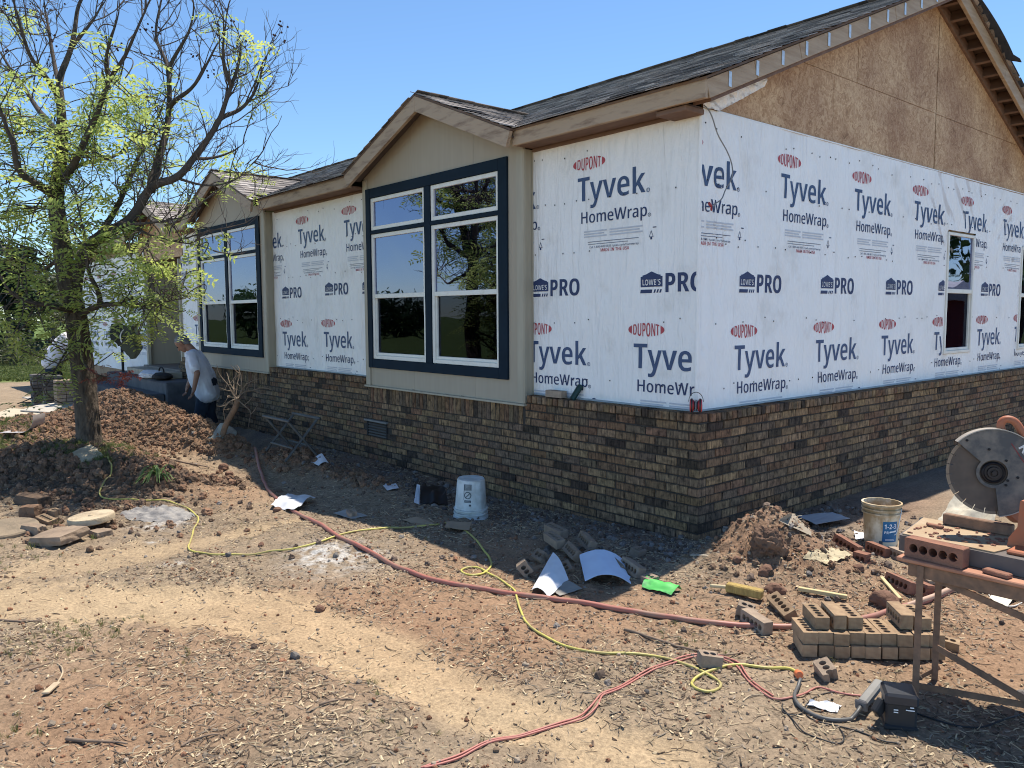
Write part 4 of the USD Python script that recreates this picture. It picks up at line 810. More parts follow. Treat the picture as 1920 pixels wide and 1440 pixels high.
part('edge_strip', sheet(np.stack([XR1 - 0.01 + ww_ * v_, yy_, roof_z(yy_) + 0.012 - 0.05 * v_ * ww_ * 8 * u_], -1), 0.006), mat('dark_edge_strip', (0.045, 0.055, 0.075), 0.6), roof)
part('edge_strip', cat(*[xf(box(0, 0.045 + 0.02 * rng.random(), 0, 0.30, 0, 0.008), tr(XR1 - 0.01, y, roof_z(y) + 0.014) @ rot([1, 0, 0], -sl)) for y in np.arange(RY + 1.36, 8.1, 0.305)]), mat('dark_edge_strip', (0.045, 0.055, 0.075), 0.6), roof, kind='stuff')

# cross gables over the bays and the porch
for bi, (xc, hw, frontal) in enumerate(((-3.28, 1.44, -0.215), (-8.76, 1.44, -0.215), (-12.42, 1.35, -0.20))):
    mz = 0.405; pk = ZE + mz * hw
    bs = math.atan(mz); bl = hw / math.cos(bs)
    depth = (pk - ZE) / RM + YE - frontal + 0.02
    for sgn in (-1, 1):
        poly = Polygon([(0, 0), (0, 0.04), (0.02, 0), (0, 0)])
        # roof half: a triangle-ended strip whose back runs into the main slope
        tri2 = Polygon([(0.0, 0.0), (bl, 0.0), (bl, max(0.06, YE - frontal + 0.03)), (0.0, depth)])
        mm = extrude(tri2, 0.018)
        Mx = tr(xc, frontal, pk - 0.022) @ np.diag([sgn, 1.0, 1, 1]) @ rot([0, 1, 0], bs)
        mm.apply_transform(Mx)
        if sgn < 0: mm.invert()
        d = part('bay_roof_deck', mm, deck, house)
        # local axes for tabs: x along the eave towards the house, y up the slope
        L = depth
        if sgn > 0:
            Mt = tr(xc + hw, frontal - 0.015, ZE) @ rot([0, 0, 1], math.pi / 2) @ rot([1, 0, 0], bs)
            keep = lambda x, s: x < depth * (s / bl) + 0.12
        else:
            Mt = tr(xc - hw, frontal - 0.015 + L, ZE) @ rot([0, 0, 1], -math.pi / 2) @ rot([1, 0, 0], bs)
            keep = lambda x, s: (L - x) < depth * (s / bl) + 0.12
        m, t = tabs(L, bl, Mt, keep, 10 + bi * 2 + sgn)
        part('shingles', m, shingle_m, d, kind='stuff', prim_vars={'tone': (t, 'vertex')})
        # rake board, mitred at the peak
        a = np.array([xc, frontal + 0.018, pk - 0.022]); b_ = np.array([xc + sgn * (hw - 0.0), frontal + 0.018, ZE - 0.022])
        n_ = np.array([sgn * mz, 0, 1.0]); n_ /= np.linalg.norm(n_)
        e0 = sgn * 0.0012
        rp_ = Polygon([(xc + e0, pk - 0.026), (xc + sgn * hw, ZE - 0.026), (xc + sgn * (hw - 0.055), ZE - 0.026 - 0.128), (xc + e0, pk - 0.026 - 0.147)])
        part('rake_board', xf(extrude(rp_, 0.036), tr(0, frontal + 0.036, 0) @ M_front), wood_fascia, house)
        part('bay_soffit', beam(a + np.array([0, 0.10, 0]) - n_ * 0.05 + np.array([sgn * .05, 0, 0]), b_ + np.array([0, 0.10, 0]) - n_ * 0.05, 0.16, 0.012, up=n_, b=0.001), mat('dark_soffit', (0.10, 0.075, 0.065), 0.8), house)

# eave boards along the front
for a, b in ((-1.885, 0.112), (-7.26, -4.73), (-11.07, -10.2), (-18.9, -13.78)):
    part('fascia_board', box(a, b, -0.150, -0.114, 3.126, 3.258, 0.004), wood_fascia, house)
    part('soffit_board', box(a, min(b - 0.004, -0.10), -0.112, 0.125, 3.131, 3.146, 0.001), wood_red, house)
    part('soffit_trim', box(a, min(b - 0.01, -0.12), 0.082, 0.108, 3.103, 3.130, 0.003), wood_red, house)
part('fascia_return', box(-0.34, -0.075, -0.108, 0.105, 3.088, 3.1255, 0.004), wood_red, house)
# rakes of the gable: board, trim, metal straps, lookouts
rn = np.array([0, -RM, 1.0]) / math.hypot(1, RM); rn2 = np.array([0, RM, 1.0]) / math.hypot(1, RM)
XRK = 0.095
def rk(y, d):
    """Point on the gable rake, d below the roof surface."""
    n = rn if y <= RY else rn2
    return np.array([XRK, y, roof_z(y)]) - n * d
segs = [(-0.148, 0.42), (0.425, 1.02), (1.025, 2.6), (2.605, 3.985)]
for a, b in segs:
    part('rake_board', beam(rk(a, .088), rk(b, .088), 0.036, 0.125, up=rn, b=0.003), wood_rake, house)
part('rake_trim', beam(rk(-0.10, .165) - [.09, 0, 0], rk(3.99, .165) - [.09, 0, 0], 0.15, 0.028, up=rn, b=0.002), wood_red, house)
for y in np.arange(0.12, 3.9, 0.335):
    m = beam(rk(y, .035) + [0.0215, 0, 0], rk(y, .035) + [0.0215, 0, -0.105], 0.034, 0.004, up=(1, 0, 0), b=0.001)
    part('metal_strap', m, metal_m, house)
for a, b in ((4.02, 5.4), (5.405, 6.9), (6.905, 8.16)):
    part('rake_board', beam(rk(a, .088), rk(b, .088), 0.036, 0.14, up=rn2, b=0.003), wood_rake, house)
part('wall_plate', beam(rk(4.02, .12) - [.195, 0, 0], rk(8.0, .12) - [.195, 0, 0], 0.03, 0.11, up=rn2, b=0.003), wood_red, house)
for y in np.arange(4.16, 8.0, 0.235):
    p = rk(y, .085)
    part('lookout_block', beam(p - [0.185, 0, 0], p - [0.018, 0, 0], 0.038, 0.12, up=rn2, b=0.003), wood_red, house)
# dangling cable at the corner
part('cable', tube(smooth_path([(-0.02, 0.02, 3.13), (0.01, 0.08, 3.05), (0.0, 0.16, 2.95), (-0.01, 0.28, 2.86), (0.0, 0.34, 2.76), (0.01, 0.33, 2.66), (0.0, 0.27, 2.57), (0.02, 0.20, 2.50), (0.03, 0.12, 2.46), (0.03, 0.06, 2.43)], 0.02), 0.0045, 6), mat('grey_cable', (0.22, 0.21, 0.20), 0.6), house, smooth=True)
part('cable_end', cat(beam((0.03, 0.06, 2.43), (0.035, 0.02, 2.45), 0.012, 0.02), beam((0.03, 0.06, 2.43), (0.035, 0.05, 2.40), 0.012, 0.02)), mat('red_connector', (0.35, 0.03, 0.03), 0.5), house)

# ---- bays
def window(x0, x1, z0, z1, y, rail=None, up=None, side='front', frame=0.042, screen=True, trim=True):
    """One sash unit: white frame and panes; local axes u to the right, v up, w outwards."""
    M = (tr(0, y, 0) @ M_front) if side == 'front' else (tr(y, 0, 0) @ M_gable)
    def B(a, b, c, d, e, f, bb=0.003):
        return xf(box(a, b, c, d, e, f, bb), M)
    w = thing_part('window', cat(B(x0, x0 + frame, z0, z1, -0.05, 0.012), B(x1 - frame, x1, z0, z1, -0.05, 0.012), B(x0 + frame, x1 - frame, z1 - frame, z1, -0.05, 0.0115), B(x0 + frame, x1 - frame, z0, z0 + frame, -0.05, 0.0118)))
    i = frame - 0.004
    if rail:
        part('meeting_rail', B(x0 + frame, x1 - frame, rail - 0.024, rail + 0.024, -0.045, 0.008), vinyl_m, w)
        part('pane', B(x0 + i, x1 - i, rail + 0.02, z1 - i, -0.012, -0.008, 0), glass_up, w)
        f2 = frame + 0.018
        part('sash', cat(B(x0 + frame, x0 + f2, z0 + frame, rail - .024, -0.045, -0.006), B(x1 - f2, x1 - frame, z0 + frame, rail - .024, -0.045, -0.006), B(x0 + f2, x1 - f2, z0 + frame, z0 + f2 + .012, -0.045, -0.0065)), vinyl_m, w)
        part('pane', B(x0 + f2 - .003, x1 - f2 + .003, z0 + f2, rail - 0.02, -0.03, -0.026, 0), glass_low if screen else glass_up, w)
    else:
        part('pane', B(x0 + i, x1 - i, z0 + i, z1 - i, -0.012, -0.008, 0), glass_up, w)
    return w


def thing_part(name, mesh):
    return part(name, mesh, vinyl_m, house)


for bi, (xc, l, r) in enumerate(BAYS):
    s = 0.0 if bi == 0 else -5.445
    tx0, tx1, tz0, tz1 = -4.595 + s, -2.113 + s, 1.078, 3.092
    ax0, ax1, bx0, bx1 = -4.505 + s, -3.435 + s, -3.325 + s, -2.243 + s
    pk = ZE + 0.405 * 1.44
    face = Polygon([(l, 0.872), (r, 0.872), (r, 3.22), (xc, pk - 0.03), (l, 3.22)])
    face = face.difference(sbox(tx0 + .03, tz0 + .03, tx1 - .03, tz1 - .03))
    for a, b in ((l, xc - 0.40), (xc - 0.40, xc + 0.66), (xc + 0.66, r)):
        p = face.intersection(sbox(a + 0.0012, 0, b - 0.0012, 9))
        for q in getattr(p, 'geoms', [p]):
            part('siding_panel', xf(extrude(q, 0.014), tr(0, 0.014, 0) @ M_front), siding_m, house)
    part('siding_backing', xf(extrude(face.buffer(-.003), 0.008), tr(0, 0.024, 0) @ M_front), dark_m, house)
    for a, b in ((l - .002, l + 0.085), (r - 0.085, r + .002)):
        part('corner_board', box(a, b, -0.016, 0.0, 0.874, 3.20, 0.003), trim_tan, house)
    part('bay_sill', box(l - 0.02, r + 0.025, -0.034, 0.006, 0.853, 0.8735, 0.003), trim_tan, house)
    part('bay_side', cat(box(r - 0.012, r - 0.002, 0.0145, 0.125, 0.88, 3.126), box(r - 0.001, r + 0.012, -0.012, 0.018, 0.876, 3.126, .002), box(r - .001, r + .010, 0.092, 0.112, 0.95, 3.126, .002)), trim_tan, house)
    part('bay_side', cat(box(l + .002, l + .012, 0.0145, 0.125, 0.88, 3.126), box(l - .012, l + .001, -0.012, 0.018, 0.876, 3.126, .002)), trim_tan, house)
    # navy surround, mullion and transom
    N = [(tx0, ax0, tz0, tz1), (bx1, tx1, tz0, tz1), (ax0, bx1, 2.985, tz1), (ax0, bx1, tz0, 1.18), (ax1, bx0, 1.18, 2.985), (ax0, ax1, 2.585, 2.628), (bx0, bx1, 2.585, 2.628)]
    for q, (a, b, c, d) in enumerate(N):
        part('window_trim', box(a + .0005, b - .0005, -0.022 + 0.0008 * q, 0.02, c + .0005, d - .0005, 0.0025), navy_m, house)
    for (a, b) in ((ax0, ax1), (bx0, bx1)):
        window(a, b, 2.629, 2.984, 0.006, None)
        window(a, b, 1.181, 2.584, 0.006, 1.89)
    # room behind the glass: dark, with a pale blind edge at the jambs
    part('room_lining', cat(box(l + .03, r - .03, 1.30, 1.34, 0.9, 3.12), box(l + .03, l + .06, .05, 1.3, .9, 3.12), box(r - .06, r - .03, .05, 1.3, .9, 3.12), box(l + .06, r - .06, .05, 1.3, 3.10, 3.12), box(l + .06, r - .06, 0.05, 1.3, 0.88, 0.90)), room_m, house)
    for a in (ax0 + 0.045, bx0 + 0.045):
        part('curtain', xf(sheet(np.stack(np.meshgrid(np.linspace(a, a + 0.17, 14), [0.0], np.linspace(1.95, 2.95, 2), indexing='ij'), -1)[:, 0] + np.stack([np.zeros((14, 2)), 0.09 + 0.008 * np.sin(np.arange(14) * 1.7)[:, None] * np.ones((1, 2)), np.zeros((14, 2))], -1)), np.eye(4)), curtain_m, house, smooth=True)

for (a, b, c, d) in WIN_G:
    window(a, b, c, d, -0.098, c + 0.69, side='gable', frame=0.032)
    part('room_lining', cat(box(-0.9, -0.87, a - .3, b + .3, c - .3, d + .3), box(-.87, -.23, a - .3, a - .27, c - .3, d + .3), box(-.87, -.23, b + .27, b + .3, c - .3, d + .3), box(-.87, -.23, a - .27, b + .27, d + .27, d + .3)), room_m, house)
    part('wrap_return', cat(xf(box(a - .03, a - .002, c - .04, d, 0, .012, .003), tr(-.112, 0, 0) @ M_gable), xf(box(a - .02, b + .02, c - .05, c - .002, 0, .010, .003), tr(-.112, 0, 0) @ M_gable)), wrap_m, house)
a, b, c, d = -15.9, -15.1, 1.1, 2.2
window(a, b, c, d, 0.10, 1.65)
part('room_lining', box(a - .2, b + .2, 0.9, 0.93, c - .2, d + .2), room_m, house)

# ---- porch recess
px0, px1 = -13.34, -11.27
pan = lambda *a: part('porch_panel', box(*a), siding_m, house)
pan(px0, px1, 1.40, 1.43, 0.6, 3.10); pan(px0 - .02, px0, 0.12, 1.40, 0.6, 3.10); pan(px1, px1 + .02, 0.12, 1.40, 0.6, 3.10); pan(px0, px1, 0.12, 1.40, 3.08, 3.10)
for a, b in ((px0, px0 + .09), (px1 - .05, px1)):
    part('porch_post', box(a, b, 0.06, 0.118, 0.66, 2.70, .004), trim_tan, house)
part('porch_floor', box(px0 - .05, px1 + .05, 0.0, 1.40, 0.60, 0.72, 0.01), mat('porch_boards', (0.24, 0.19, 0.15), 0.85), house)
pk = ZE + 0.405 * 1.35
hdr = Polygon([(-13.70, 2.74), (-11.13, 2.74), (-11.13, 3.26), (-12.42, pk - 0.03), (-13.70, 3.26)])
for p in (hdr.intersection(sbox(-20, 2.7, -5, 3.085)), hdr.intersection(sbox(-20, 3.09, -12.6, 9)), hdr.intersection(sbox(-12.596, 3.09, -5, 9))):
    part('strand_board_panel', xf(extrude(p, 0.012), tr(0, 0.10, 0) @ M_front), osb_m, house)
part('header_backing', xf(extrude(hdr.buffer(-.004), 0.02), tr(0, 0.125, 0) @ M_front), dark_m, house)
door = part('door', xf(box(-12.62, -11.62, 0.73, 2.66, 0, 0.04, 0.004), tr(0, 1.385, 0) @ M_front), mat('door_paint', (0.50, 0.47, 0.39), 0.5, var=0.08), house)
for (a, b, c, d) in ((-12.70, -12.62, 0.73, 2.74), (-11.62, -11.54, 0.73, 2.74), (-12.62, -11.62, 2.66, 2.74)):
    part('door_frame', xf(box(a, b, c, d, 0, 0.06, 0.004), tr(0, 1.39, 0) @ M_front), mat('door_frame_paint', (0.60, 0.58, 0.52), 0.5, var=0.08), door)
part('door_glass', xf(box(-12.50, -11.74, 0.9, 2.5, 0.041, 0.046, 0), tr(0, 1.385, 0) @ M_front), mat('door_pane', (0.30, 0.28, 0.22), 0.2, var=0.1, spec=0.5), door)

# ---------------------------------------------------------------- the tree in the yard
bark_m = mat('bark', (0.135, 0.105, 0.078), 0.95, color2=(0.035, 0.027, 0.022), scale=30, stretch=(1, 1, 0.28), bump=1.0, bscale=34, bdist=0.03)
limb_m = mat('limb_bark', (0.085, 0.066, 0.052), 0.9, color2=(0.042, 0.034, 0.030), scale=14, bump=0.5, bscale=50)
twig_m = mat('twig_bark', (0.11, 0.085, 0.066), 0.9, color2=(0.055, 0.043, 0.035), scale=10)


def leaf_material(name, c, c2, tr_w=0.45):
    return usdkit.material(stage, '/World/Looks/' + name, {
        'oi': ('object_info', {}), 'tc': ('texture_coordinate', {}), 'n': ('noise_texture', {'scale': 9.0}), 'g': ('geometry', {}),
        'ad': ('math', {'math_type': 'multiply_add', 'value2': 0.55}), 'h': ('math', {'math_type': 'multiply', 'value2': 0.5}),
        'r': ('rgb_ramp', {'ramp': [(0.15, c2), (0.85, c)]}), 'd': ('principled_bsdf', {'roughness': 0.5, 'specular_ior_level': 0.3}),
        't': ('translucent_bsdf', {}), 'x': ('mix_closure', {'fac': tr_w})},
        [('oi.random', 'ad.value1'), ('g.random_per_island', 'h.value1'), ('h.value', 'ad.value3'), ('ad.value', 'r.fac'), ('r.color', 'd.base_color'), ('r.color', 't.color'),
         ('d.BSDF', 'x.closure1'), ('t.BSDF', 'x.closure2')], surface='x.closure')


leaf_m = leaf_material('spring_leaves', (0.66, 0.70, 0.20), (0.36, 0.45, 0.13), 0.58)
red_leaf_m = leaf_material('red_leaves', (0.34, 0.09, 0.06), (0.20, 0.05, 0.04), 0.3)
dark_leaf_m = leaf_material('evergreen_leaves', (0.035, 0.060, 0.028), (0.014, 0.026, 0.016), 0.2)
brush_leaf_m = leaf_material('brush_leaves', (0.13, 0.14, 0.055), (0.07, 0.075, 0.035), 0.3)
green_leaf_m = leaf_material('summer_leaves', (0.085, 0.14, 0.04), (0.03, 0.06, 0.02), 0.35)

TB = (-5.642, -2.739)
tree = thing('shade_tree', 'thin-leaved young tree with one dark trunk and bare upper limbs, in front of the porch', 'tree')
trunk_pts = np.array([(-6.004, -2.659, 0.096), (-6.022, -2.658, 0.258), (-6.088, -2.65, 0.659), (-6.151, -2.654, 1.063), (-6.199, -2.664, 1.41), (-6.216, -2.687, 1.728), (-6.223, -2.734, 2.015), (-6.246, -2.765, 2.328), (-6.324, -2.771, 2.617), (-6.42, -2.771, 2.882), (-6.486, -2.727, 3.208), (-6.531, -2.662, 3.508), (-6.611, -2.637, 3.812), (-6.696, -2.622, 4.089), (-6.771, -2.602, 4.31), (-6.801, -2.534, 4.504), (-6.769, -2.473, 4.682), (-6.753, -2.422, 4.921), (-6.798, -2.363, 5.179), (-6.744, -2.272, 5.388), (-6.798, -2.219, 5.68)])
tp = smooth_path(trunk_pts, 0.028)
u = np.linspace(0, 1, len(tp))
tr_r = np.interp(u, [0, 0.03, 0.10, 0.22, 0.33, 0.45, 0.6, 0.75, 1.0], [0.165, 0.132, 0.120, 0.114, 0.100, 0.084, 0.055, 0.033, 0.010])
tk = tube(tp, tr_r, 40)
nv = len(tp) * 40
ang = np.tile(np.arange(40), len(tp)) * (2 * math.pi / 40)
q = tk.vertices[:nv]
cen = np.repeat(tp, 40, 0)
rad = q - cen
rough = 0.16 * (fbm(np.stack([1.2 * np.cos(ang), 1.2 * np.sin(ang), q[:, 2] * 1.6], -1), 3, 2) - 0.5) + 0.30 * (np.abs(fbm(np.stack([5.5 * np.cos(ang), 5.5 * np.sin(ang), q[:, 2] * 6.0], -1), 3, 6) - 0.5) - 0.12)
tk.vertices[:nv] = cen + rad * (1 + rough[:, None])
part('trunk', tk, bark_m, tree, smooth=50)
LIMBS = [
    (0.075, [(-6.225, -2.678, 1.872), (-6.097, -2.63, 2.269), (-5.896, -2.521, 2.486), (-5.665, -2.392, 2.587), (-5.57, -2.267, 2.686), (-5.444, -2.173, 2.867), (-5.322, -2.087, 3.019), (-5.072, -1.94, 3.088), (-4.915, -1.81, 3.273), (-4.743, -1.646, 3.567), (-4.646, -1.583, 3.768), (-4.56, -1.533, 3.966), (-4.528, -1.468, 4.178), (-4.524, -1.435, 4.389)]),
    (0.048, [(-5.34, -2.115, 2.969), (-5.519, -1.967, 3.327), (-5.7, -1.828, 3.637), (-5.797, -1.747, 3.939), (-5.937, -1.696, 4.378), (-6.118, -1.714, 4.677), (-6.214, -1.715, 4.934), (-6.25, -1.64, 5.223), (-6.247, -1.609, 5.434)]),
    (0.024, [(-5.937, -1.696, 4.378), (-5.763, -1.617, 4.609), (-5.596, -1.552, 4.794), (-5.588, -1.511, 5.024), (-5.613, -1.511, 5.237)]),
    (0.028, [(-5.801, -1.751, 3.939), (-5.509, -1.706, 4.029), (-5.329, -1.641, 4.102), (-5.139, -1.544, 4.323), (-5.034, -1.476, 4.5), (-4.98, -1.397, 4.61)]),
    (0.030, [(-4.743, -1.646, 3.567), (-4.785, -1.521, 3.715), (-4.8, -1.374, 3.794), (-4.716, -1.256, 3.942), (-4.775, -1.136, 4.192), (-4.769, -1.111, 4.331)]),
    (0.020, [(-4.915, -1.81, 3.273), (-5.011, -1.528, 3.337), (-5.0, -1.347, 3.43), (-5.021, -1.201, 3.558)]),
    (0.026, [(-4.56, -1.533, 3.966), (-4.52, -1.617, 4.147), (-4.54, -1.612, 4.356), (-4.434, -1.612, 4.58)]),
    (0.055, [(-6.409, -2.765, 2.824), (-6.24, -2.855, 2.984), (-6.117, -3.011, 3.047), (-6.002, -3.171, 3.159), (-5.931, -3.218, 3.342), (-5.867, -3.272, 3.531), (-5.827, -3.352, 3.74), (-5.805, -3.452, 3.943)]),
    (0.045, [(-6.533, -2.668, 3.479), (-6.956, -2.654, 3.813), (-7.29, -2.706, 4.033), (-7.65, -2.777, 4.331), (-7.91, -2.884, 4.647), (-8.149, -2.974, 4.91), (-8.267, -3.084, 5.117)]),
    (0.045, [(-6.473, -2.715, 3.179), (-5.982, -2.667, 3.284), (-5.685, -2.595, 3.543), (-5.526, -2.54, 3.718), (-5.352, -2.45, 4.026), (-5.163, -2.358, 4.215), (-5.002, -2.3, 4.399), (-4.955, -2.217, 4.61), (-4.807, -2.18, 4.75)]),
    (0.040, [(-5.896, -2.521, 2.486), (-6.241, -2.265, 2.789), (-6.287, -2.132, 3.033), (-6.417, -1.913, 3.496), (-6.425, -1.713, 3.903), (-6.428, -1.608, 4.138), (-6.45, -1.516, 4.437)]),
    (0.030, [(-6.362, -2.65, 3.267), (-6.583, -2.429, 3.393), (-6.702, -2.249, 3.468), (-6.813, -2.06, 3.55), (-6.829, -1.902, 3.714), (-6.859, -1.754, 3.926)]),
    (0.036, [(-6.691, -2.628, 4.001), (-6.566, -2.759, 4.237), (-6.458, -2.919, 4.403), (-6.312, -3.029, 4.614), (-6.253, -3.083, 4.85), (-6.288, -3.094, 5.067)]),
    (0.030, [(-6.769, -2.604, 4.281), (-7.122, -2.583, 4.629), (-7.289, -2.579, 4.97), (-7.449, -2.574, 5.255), (-7.477, -2.564, 5.567)]),
    (0.024, [(-6.762, -2.463, 4.694), (-6.546, -2.34, 4.884), (-6.48, -2.239, 5.06), (-6.325, -2.187, 5.254)]),
    (0.022, [(-5.352, -2.45, 4.026), (-5.167, -2.515, 4.224), (-5.021, -2.47, 4.446), (-5.014, -2.428, 4.7)]),
    (0.034, [(-6.228, -2.699, 1.746), (-5.988, -2.878, 1.766), (-5.902, -3.081, 1.809), (-5.895, -3.222, 1.851), (-5.863, -3.329, 1.923), (-5.824, -3.416, 2.083), (-5.802, -3.52, 2.269)]),
    (0.028, [(-6.216, -2.769, 2.269), (-6.783, -2.817, 2.239), (-7.139, -2.932, 2.179), (-7.51, -3.036, 2.328), (-7.76, -3.153, 2.494)]),
    (0.040, [(-6.206, -2.681, 1.688), (-5.905, -2.63, 1.743), (-5.662, -2.572, 1.791), (-5.338, -2.424, 1.804), (-5.097, -2.297, 1.791), (-4.976, -2.152, 1.822), (-4.804, -2.024, 1.852)]),
    (0.028, [(-5.662, -2.572, 1.791), (-5.644, -2.602, 1.983), (-5.598, -2.679, 2.159), (-5.523, -2.707, 2.448), (-5.463, -2.756, 2.703), (-5.401, -2.805, 2.952)]),
    (0.020, [(-5.631, -2.348, 2.614), (-5.183, -2.289, 2.606), (-4.833, -2.188, 2.608), (-4.475, -2.075, 2.634), (-4.38, -1.954, 2.709)]),
    (0.018, [(-5.57, -2.267, 2.686), (-5.106, -2.213, 2.498), (-4.683, -2.042, 2.398), (-4.372, -1.845, 2.309)]),
    (0.016, [(-5.072, -1.94, 3.088), (-4.926, -1.778, 3.022), (-4.748, -1.572, 3.02), (-4.609, -1.389, 3.166), (-4.545, -1.3, 3.274)]),
    (0.020, [(-6.162, -2.667, 1.411), (-5.701, -2.704, 1.145), (-5.515, -2.649, 1.085), (-5.376, -2.568, 1.056)]),
    (0.016, [(-6.177, -2.684, 1.411), (-5.872, -2.885, 1.284), (-5.762, -3.013, 1.102), (-5.739, -3.081, 0.971)]),
]
skel, skel_dir = [], []
for r0, pts in LIMBS:
    p = smooth_path(np.array(pts), 0.06)
    w = fbm(np.stack([np.arange(len(p)) * 0.35, np.full(len(p), r0 * 991), np.zeros(len(p))], -1), 2, 1) - 0.5
    p = p + 0.05 * w[:, None] * np.array([1, 0.3, 0.6]) * np.linspace(0, 1, len(p))[:, None]
    rr = r0 * (1 - 0.86 * np.linspace(0, 1, len(p)) ** 0.9)
    part('limb', tube(p, rr, 8), limb_m, tree, smooth=True)
    skel.append(p); skel_dir.append(np.gradient(p, axis=0))
SK = np.vstack(skel); SKD = np.vstack(skel_dir); SKD /= np.linalg.norm(SKD, axis=1, keepdims=True)
SKT = np.concatenate([np.linspace(0, 1, len(p)) for p in skel])
rt = np.random.default_rng(11)
twigs, tips = [], []


def twig(p0, d, L, r, depth):
    n = 6; pts = [p0]; d = d / np.linalg.norm(d)
    for i in range(n):
        d = d + rt.normal(0, 0.16, 3) + np.array([0, 0, 0.07]); d /= np.linalg.norm(d)
        pts.append(pts[-1] + d * L / n)
    pts = np.array(pts)
    twigs.append(tube(pts, np.linspace(r, r * 0.35, n + 1), 4, cap=False)); tips.append(pts[-1])
    if depth:
        for k in range(rt.integers(2, 5)):
            i = rt.integers(1, n)
            e = pts[i + 1] - pts[i]; e = e / np.linalg.norm(e) + rt.normal(0, 0.55, 3)
            twig(pts[i], e, L * rt.uniform(0.35, 0.7), r * 0.6, depth - 1)


sel = np.flatnonzero((SKT > 0.30) & (SK[:, 2] > 2.3))
for i in rt.choice(sel, 150, replace=False):
    up = SKD[i] * 0.8 + rt.normal(0, 0.55, 3) + np.array([0, 0, 0.35])
    twig(SK[i], up, rt.uniform(0.35, 0.95), 0.0075, 2)
# leafy places: (centre, radius, how many clusters)
BL_ = [((-6.648, -2.92, 3.748), 0.42, 60), ((-6.42, -2.501, 3.74), 0.44, 75), ((-5.737, -2.322, 3.727), 0.40, 62), ((-6.167, -2.73, 3.276), 0.42, 55), ((-6.454, -3.08, 3.166), 0.42, 52), ((-6.216, -2.333, 3.214), 0.42, 45),
       ((-6.699, -2.963, 2.722), 0.42, 52), ((-5.791, -2.69, 2.605), 0.38, 38), ((-5.481, -2.339, 2.52), 0.32, 36), ((-6.068, -3.112, 1.866), 0.34, 26), ((-5.903, -2.965, 1.535), 0.26, 14), ((-5.816, -2.672, 1.809), 0.30, 40), ((-5.315, -2.386, 1.885), 0.28, 38),
       ((-4.96, -2.13, 1.854), 0.20, 26), ((-5.211, -2.221, 2.21), 0.22, 24), ((-5.756, -2.087, 3.348), 0.34, 26), ((-5.418, -2.211, 4.084), 0.36, 22), ((-7.205, -2.949, 4.924), 0.20, 18), ((-5.779, -3.057, 0.912), 0.16, 12), ((-6.473, -3.2, 3.594), 0.35, 30), ((-6.488, -3.204, 2.547), 0.35, 34),
       ((-4.608, -1.738, 2.855), 0.20, 12), ((-4.544, -1.486, 3.03), 0.20, 9), ((-5.028, -2.252, 1.533), 0.13, 9), ((-5.194, -2.237, 1.939), 0.15, 9), ((-4.732, -2.067, 2.633), 0.22, 7), ((-5.991, -2.39, 4.287), 0.3, 8), ((-5.843, -2.946, 1.15), 0.16, 8), ((-5.578, -2.475, 2.356), 0.28, 22), ((-6.045, -3.269, 1.647), 0.26, 22),
       ((-4.501, -1.562, 4.382), 0.22, 10), ((-4.701, -1.216, 4.107), 0.2, 8)]
LP, LS = [], []
for c, r, n in BL_:
    for _ in range(max(5, int(n * (0.50 if r > 0.3 else 0.6)))):
        q = np.array(c) + rt.normal(0, 1, 3) * r * np.array([0.75, 0.9, 0.62])
        i = np.argmin(((SK - q) ** 2).sum(1) + 0.3 * rt.random(len(SK)))
        a = SK[i]; mid = (a + q) / 2 + rt.normal(0, 0.06, 3) + [0, 0, 0.05]
        L = np.linalg.norm(q - a)
        twigs.append(tube(smooth_path([a, mid, q], 0.12), 0.0055, 4, cap=False))
        LP.append(q); LS.append(rt.uniform(0.75, 1.25) if r > 0.21 else rt.uniform(0.55, 0.9))
part('twigs', cat(*twigs), twig_m, tree, smooth=True, kind='stuff')
seed_pods = []
for k in range(60):   # dark withered seed clusters hanging on the bare twigs
    t = tips[rt.integers(len(tips))]
    if t[2] > 4.0:
        for _ in range(5):
            seed_pods.append(xf(trimesh.creation.icosphere(0, 0.012), tr(*(t + rt.normal(0, 0.03, 3)))))
part('seed_pods', cat(*seed_pods), mat('withered_pods', (0.05, 0.025, 0.025), 0.9), tree, kind='stuff')


def leaflet(p, d, n_, L, W):
    d = d / np.linalg.norm(d); s = np.cross(d, n_); s /= np.linalg.norm(s)
    return np.array([p, p + d * L * 0.45 + s * W, p + d * L - np.array([0, 0, L * 0.18]), p + d * L * 0.45 - s * W]), np.array([[0, 1, 2], [0, 2, 3]])


def frond_cluster(seed, n_frond, L, nl, lw=0.0135, ll=0.070):
    r = np.random.default_rng(seed); V, F, k = [], [], 0
    for f in range(n_frond):
        a = f * 2 * math.pi / n_frond + r.uniform(-0.5, 0.5); el = r.uniform(-0.35, 0.5)
        d = np.array([math.cos(a) * math.cos(el), math.sin(a) * math.cos(el), math.sin(el)])
        side = np.cross(d, [0, 0, 1]); side /= np.linalg.norm(side); up = np.cross(side, d)
        for i in range(nl):
            t = (i + 1.2) / nl
            p = d * L * t - np.array([0, 0, 0.35 * L * t * t])
            for s in (-1, 1):
                v, fc = leaflet(p, side * s + d * 0.5 + r.normal(0, 0.12, 3), up, ll * r.uniform(0.8, 1.15) * (1 - 0.35 * abs(t - 0.55)), lw)
                V.append(v); F.append(fc + k); k += 4
    return trimesh.Trimesh(np.vstack(V), np.vstack(F), process=False)


